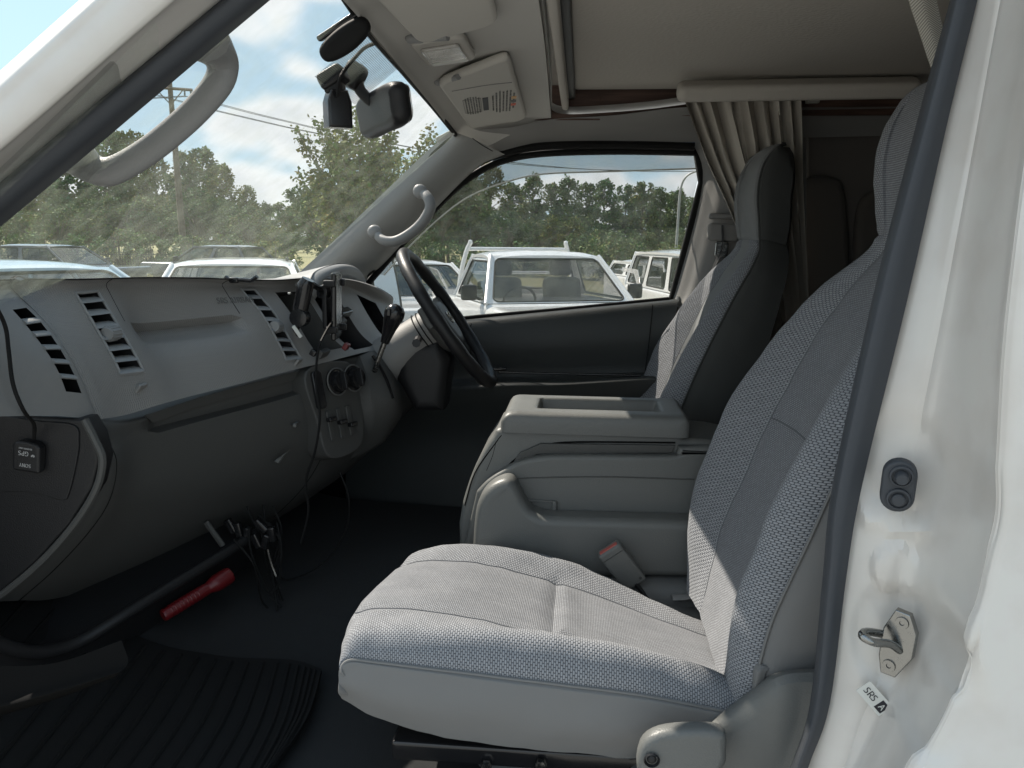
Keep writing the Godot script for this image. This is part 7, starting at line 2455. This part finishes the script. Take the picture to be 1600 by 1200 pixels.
func tall_spots() -> Array:
	return [
		[Vector3(-45.097, 0, -53.538), 5.7, "eighth to the left of the utility pole"],
		[Vector3(-44.187, 0, -56.846), 4.7, "seventh to the left of the utility pole"],
		[Vector3(-41.253, 0, -56.553), 6.5, "sixth to the left of the utility pole"],
		[Vector3(-38.383, 0, -56.132), 8.4, "fifth to the left of the utility pole"],
		[Vector3(-40.3, 0, -62.064), 8.4, "fourth to the left of the utility pole"],
		[Vector3(-37.06, 0, -59.385), 10.2, "third to the left of the utility pole"],
		[Vector3(-36.667, 0, -61.964), 10.3, "second to the left of the utility pole"],
		[Vector3(-37.113, 0, -66.322), 8.7, "first to the left of the utility pole"],
		[Vector3(-32.234, 0, -62.137), 8.8, "first to the right of the utility pole"],
		[Vector3(-32.777, 0, -66.345), 9.5, "second to the right of the utility pole"],
		[Vector3(-29.746, 0, -63.366), 7.8, "third to the right of the utility pole"],
		[Vector3(-30.488, 0, -69.617), 6.6, "fourth to the right of the utility pole"],
		[Vector3(-30.464, 0, -73.973), 5.2, "fifth to the right of the utility pole"],
		[Vector3(-30.119, 0, -78.414), 4.8, "first to the left of the far windscreen pillar"],
		[Vector3(-16.814, 0, -67.951), 6.1, "first to the right of the far windscreen pillar"],
		[Vector3(-15.18, 0, -72.426), 6.9, "second to the right of the far windscreen pillar"],
		[Vector3(-11.526, 0, -67.016), 7.2, "third to the right of the far windscreen pillar"],
		[Vector3(-8.621, 0, -61.398), 7.6, "fourth to the right of the far windscreen pillar"],
		[Vector3(-7.687, 0, -65.551), 8.4, "fifth to the right of the far windscreen pillar"],
		[Vector3(-6.404, 0, -71.715), 7.0, "sixth to the right of the far windscreen pillar"],
		[Vector3(-4.407, 0, -69.861), 7.5, "seventh to the right of the far windscreen pillar"],
		[Vector3(-2.896, 0, -71.942), 7.0, "seventh to the left of the street lamp"],
		[Vector3(-1.339, 0, -69.987), 7.3, "sixth to the left of the street lamp"],
		[Vector3(0.32, 0, -73.999), 7.2, "fifth to the left of the street lamp"],
		[Vector3(1.825, 0, -69.976), 7.2, "fourth to the left of the street lamp"],
		[Vector3(3.779, 0, -71.901), 6.9, "third to the left of the street lamp"],
		[Vector3(5.23, 0, -69.804), 7.0, "second to the left of the street lamp"],
		[Vector3(7.101, 0, -73.659), 6.9, "first to the left of the street lamp"],
		[Vector3(8.368, 0, -71.512), 6.4, "first to the right of the street lamp"],
		[Vector3(9.699, 0, -69.325), 5.7, "second to the right of the street lamp"],
		[Vector3(11.558, 0, -69.039), 5.4, "third to the right of the street lamp"],
		[Vector3(14.559, 0, -70.513), 5.4, "fourth to the right of the street lamp"]
	]

func broad_spots() -> Array:
	return [
		[Vector3(-33.061, 0, -40.137), 3.4, "sixth to the left of the utility pole"],
		[Vector3(-32.39, 0, -43.207), 3.5, "fifth to the left of the utility pole"],
		[Vector3(-28.778, 0, -40.888), 3.9, "fourth to the left of the utility pole"],
		[Vector3(-30.794, 0, -46.773), 4.4, "third to the left of the utility pole"],
		[Vector3(-28.446, 0, -47.073), 5.0, "second to the left of the utility pole"],
		[Vector3(-28.323, 0, -50.614), 4.9, "first to the left of the utility pole"],
		[Vector3(-24.395, 0, -48.175), 5.3, "first to the right of the utility pole"],
		[Vector3(-24.91, 0, -52.378), 5.2, "second to the right of the utility pole"],
		[Vector3(-20.72, 0, -47.693), 4.1, "third to the right of the utility pole"],
		[Vector3(-17.881, 0, -44.545), 2.8, "second to the left of the far windscreen pillar"],
		[Vector3(-10.845, 0, -48.81), 3.6, "first to the right of the far windscreen pillar"],
		[Vector3(-8.518, 0, -47.238), 4.0, "third to the right of the far windscreen pillar"],
		[Vector3(-6.322, 0, -45.563), 4.2, "fourth to the right of the far windscreen pillar"],
		[Vector3(-4.852, 0, -49.764), 4.0, "fifth to the right of the far windscreen pillar"],
		[Vector3(-2.936, 0, -51.917), 3.7, "sixth to the right of the far windscreen pillar"],
		[Vector3(-1.2, 0, -49.986), 3.9, "third to the left of the street lamp"],
		[Vector3(0.644, 0, -51.996), 3.5, "second to the left of the street lamp"],
		[Vector3(3.617, 0, -49.869), 2.8, "first to the left of the street lamp"],
		[Vector3(6.204, 0, -51.629), 3.0, "first to the right of the street lamp"],
		[Vector3(7.879, 0, -49.375), 2.9, "second to the right of the street lamp"],
		[Vector3(-14.202, 0, -37.394), 2.4, "first to the left of the far windscreen pillar"],
		[Vector3(-7.808, 0, -43.302), 6.7, "second to the right of the far windscreen pillar"]
	]

func shrub_spots() -> Array:
	return [
		[Vector3(-25.584, 0, -33.309), 2.3, "fifth to the left of the utility pole"],
		[Vector3(-25.174, 0, -34.861), 2.4, "fourth to the left of the utility pole"],
		[Vector3(-24.655, 0, -36.444), 2.4, "third to the left of the utility pole"],
		[Vector3(-23.65, 0, -38.284), 2.7, "second to the left of the utility pole"],
		[Vector3(-21.874, 0, -38.177), 2.5, "first to the left of the utility pole"],
		[Vector3(-19.694, 0, -38.225), 2.3, "first to the right of the utility pole"],
		[Vector3(-18.038, 0, -37.929), 2.4, "second to the right of the utility pole"],
		[Vector3(-15.858, 0, -36.722), 2.0, "third to the right of the utility pole"],
		[Vector3(-13.411, 0, -33.409), 2.0, "first to the left of the far windscreen pillar"],
		[Vector3(-8.925, 0, -34.876), 2.1, "first to the right of the far windscreen pillar"],
		[Vector3(-7.944, 0, -37.16), 2.4, "second to the right of the far windscreen pillar"],
		[Vector3(-6.102, 0, -35.479), 2.2, "third to the right of the far windscreen pillar"],
		[Vector3(-4.61, 0, -37.719), 2.4, "fourth to the right of the far windscreen pillar"],
		[Vector3(-2.763, 0, -37.899), 2.2, "fifth to the right of the far windscreen pillar"],
		[Vector3(-0.864, 0, -35.99), 2.0, "sixth to the left of the street lamp"],
		[Vector3(-0.139, 0, -37), 2.6, "fifth to the left of the street lamp"],
		[Vector3(1.025, 0, -35.985), 2.8, "fourth to the left of the street lamp"],
		[Vector3(1.468, 0, -32.967), 2.4, "third to the left of the street lamp"],
		[Vector3(2.532, 0, -34.908), 2.1, "second to the left of the street lamp"],
		[Vector3(3.528, 0, -33.816), 2.2, "first to the left of the street lamp"],
		[Vector3(4.712, 0, -35.69), 2.0, "first to the right of the street lamp"],
		[Vector3(5.673, 0, -35.55), 2.1, "second to the right of the street lamp"]
	]
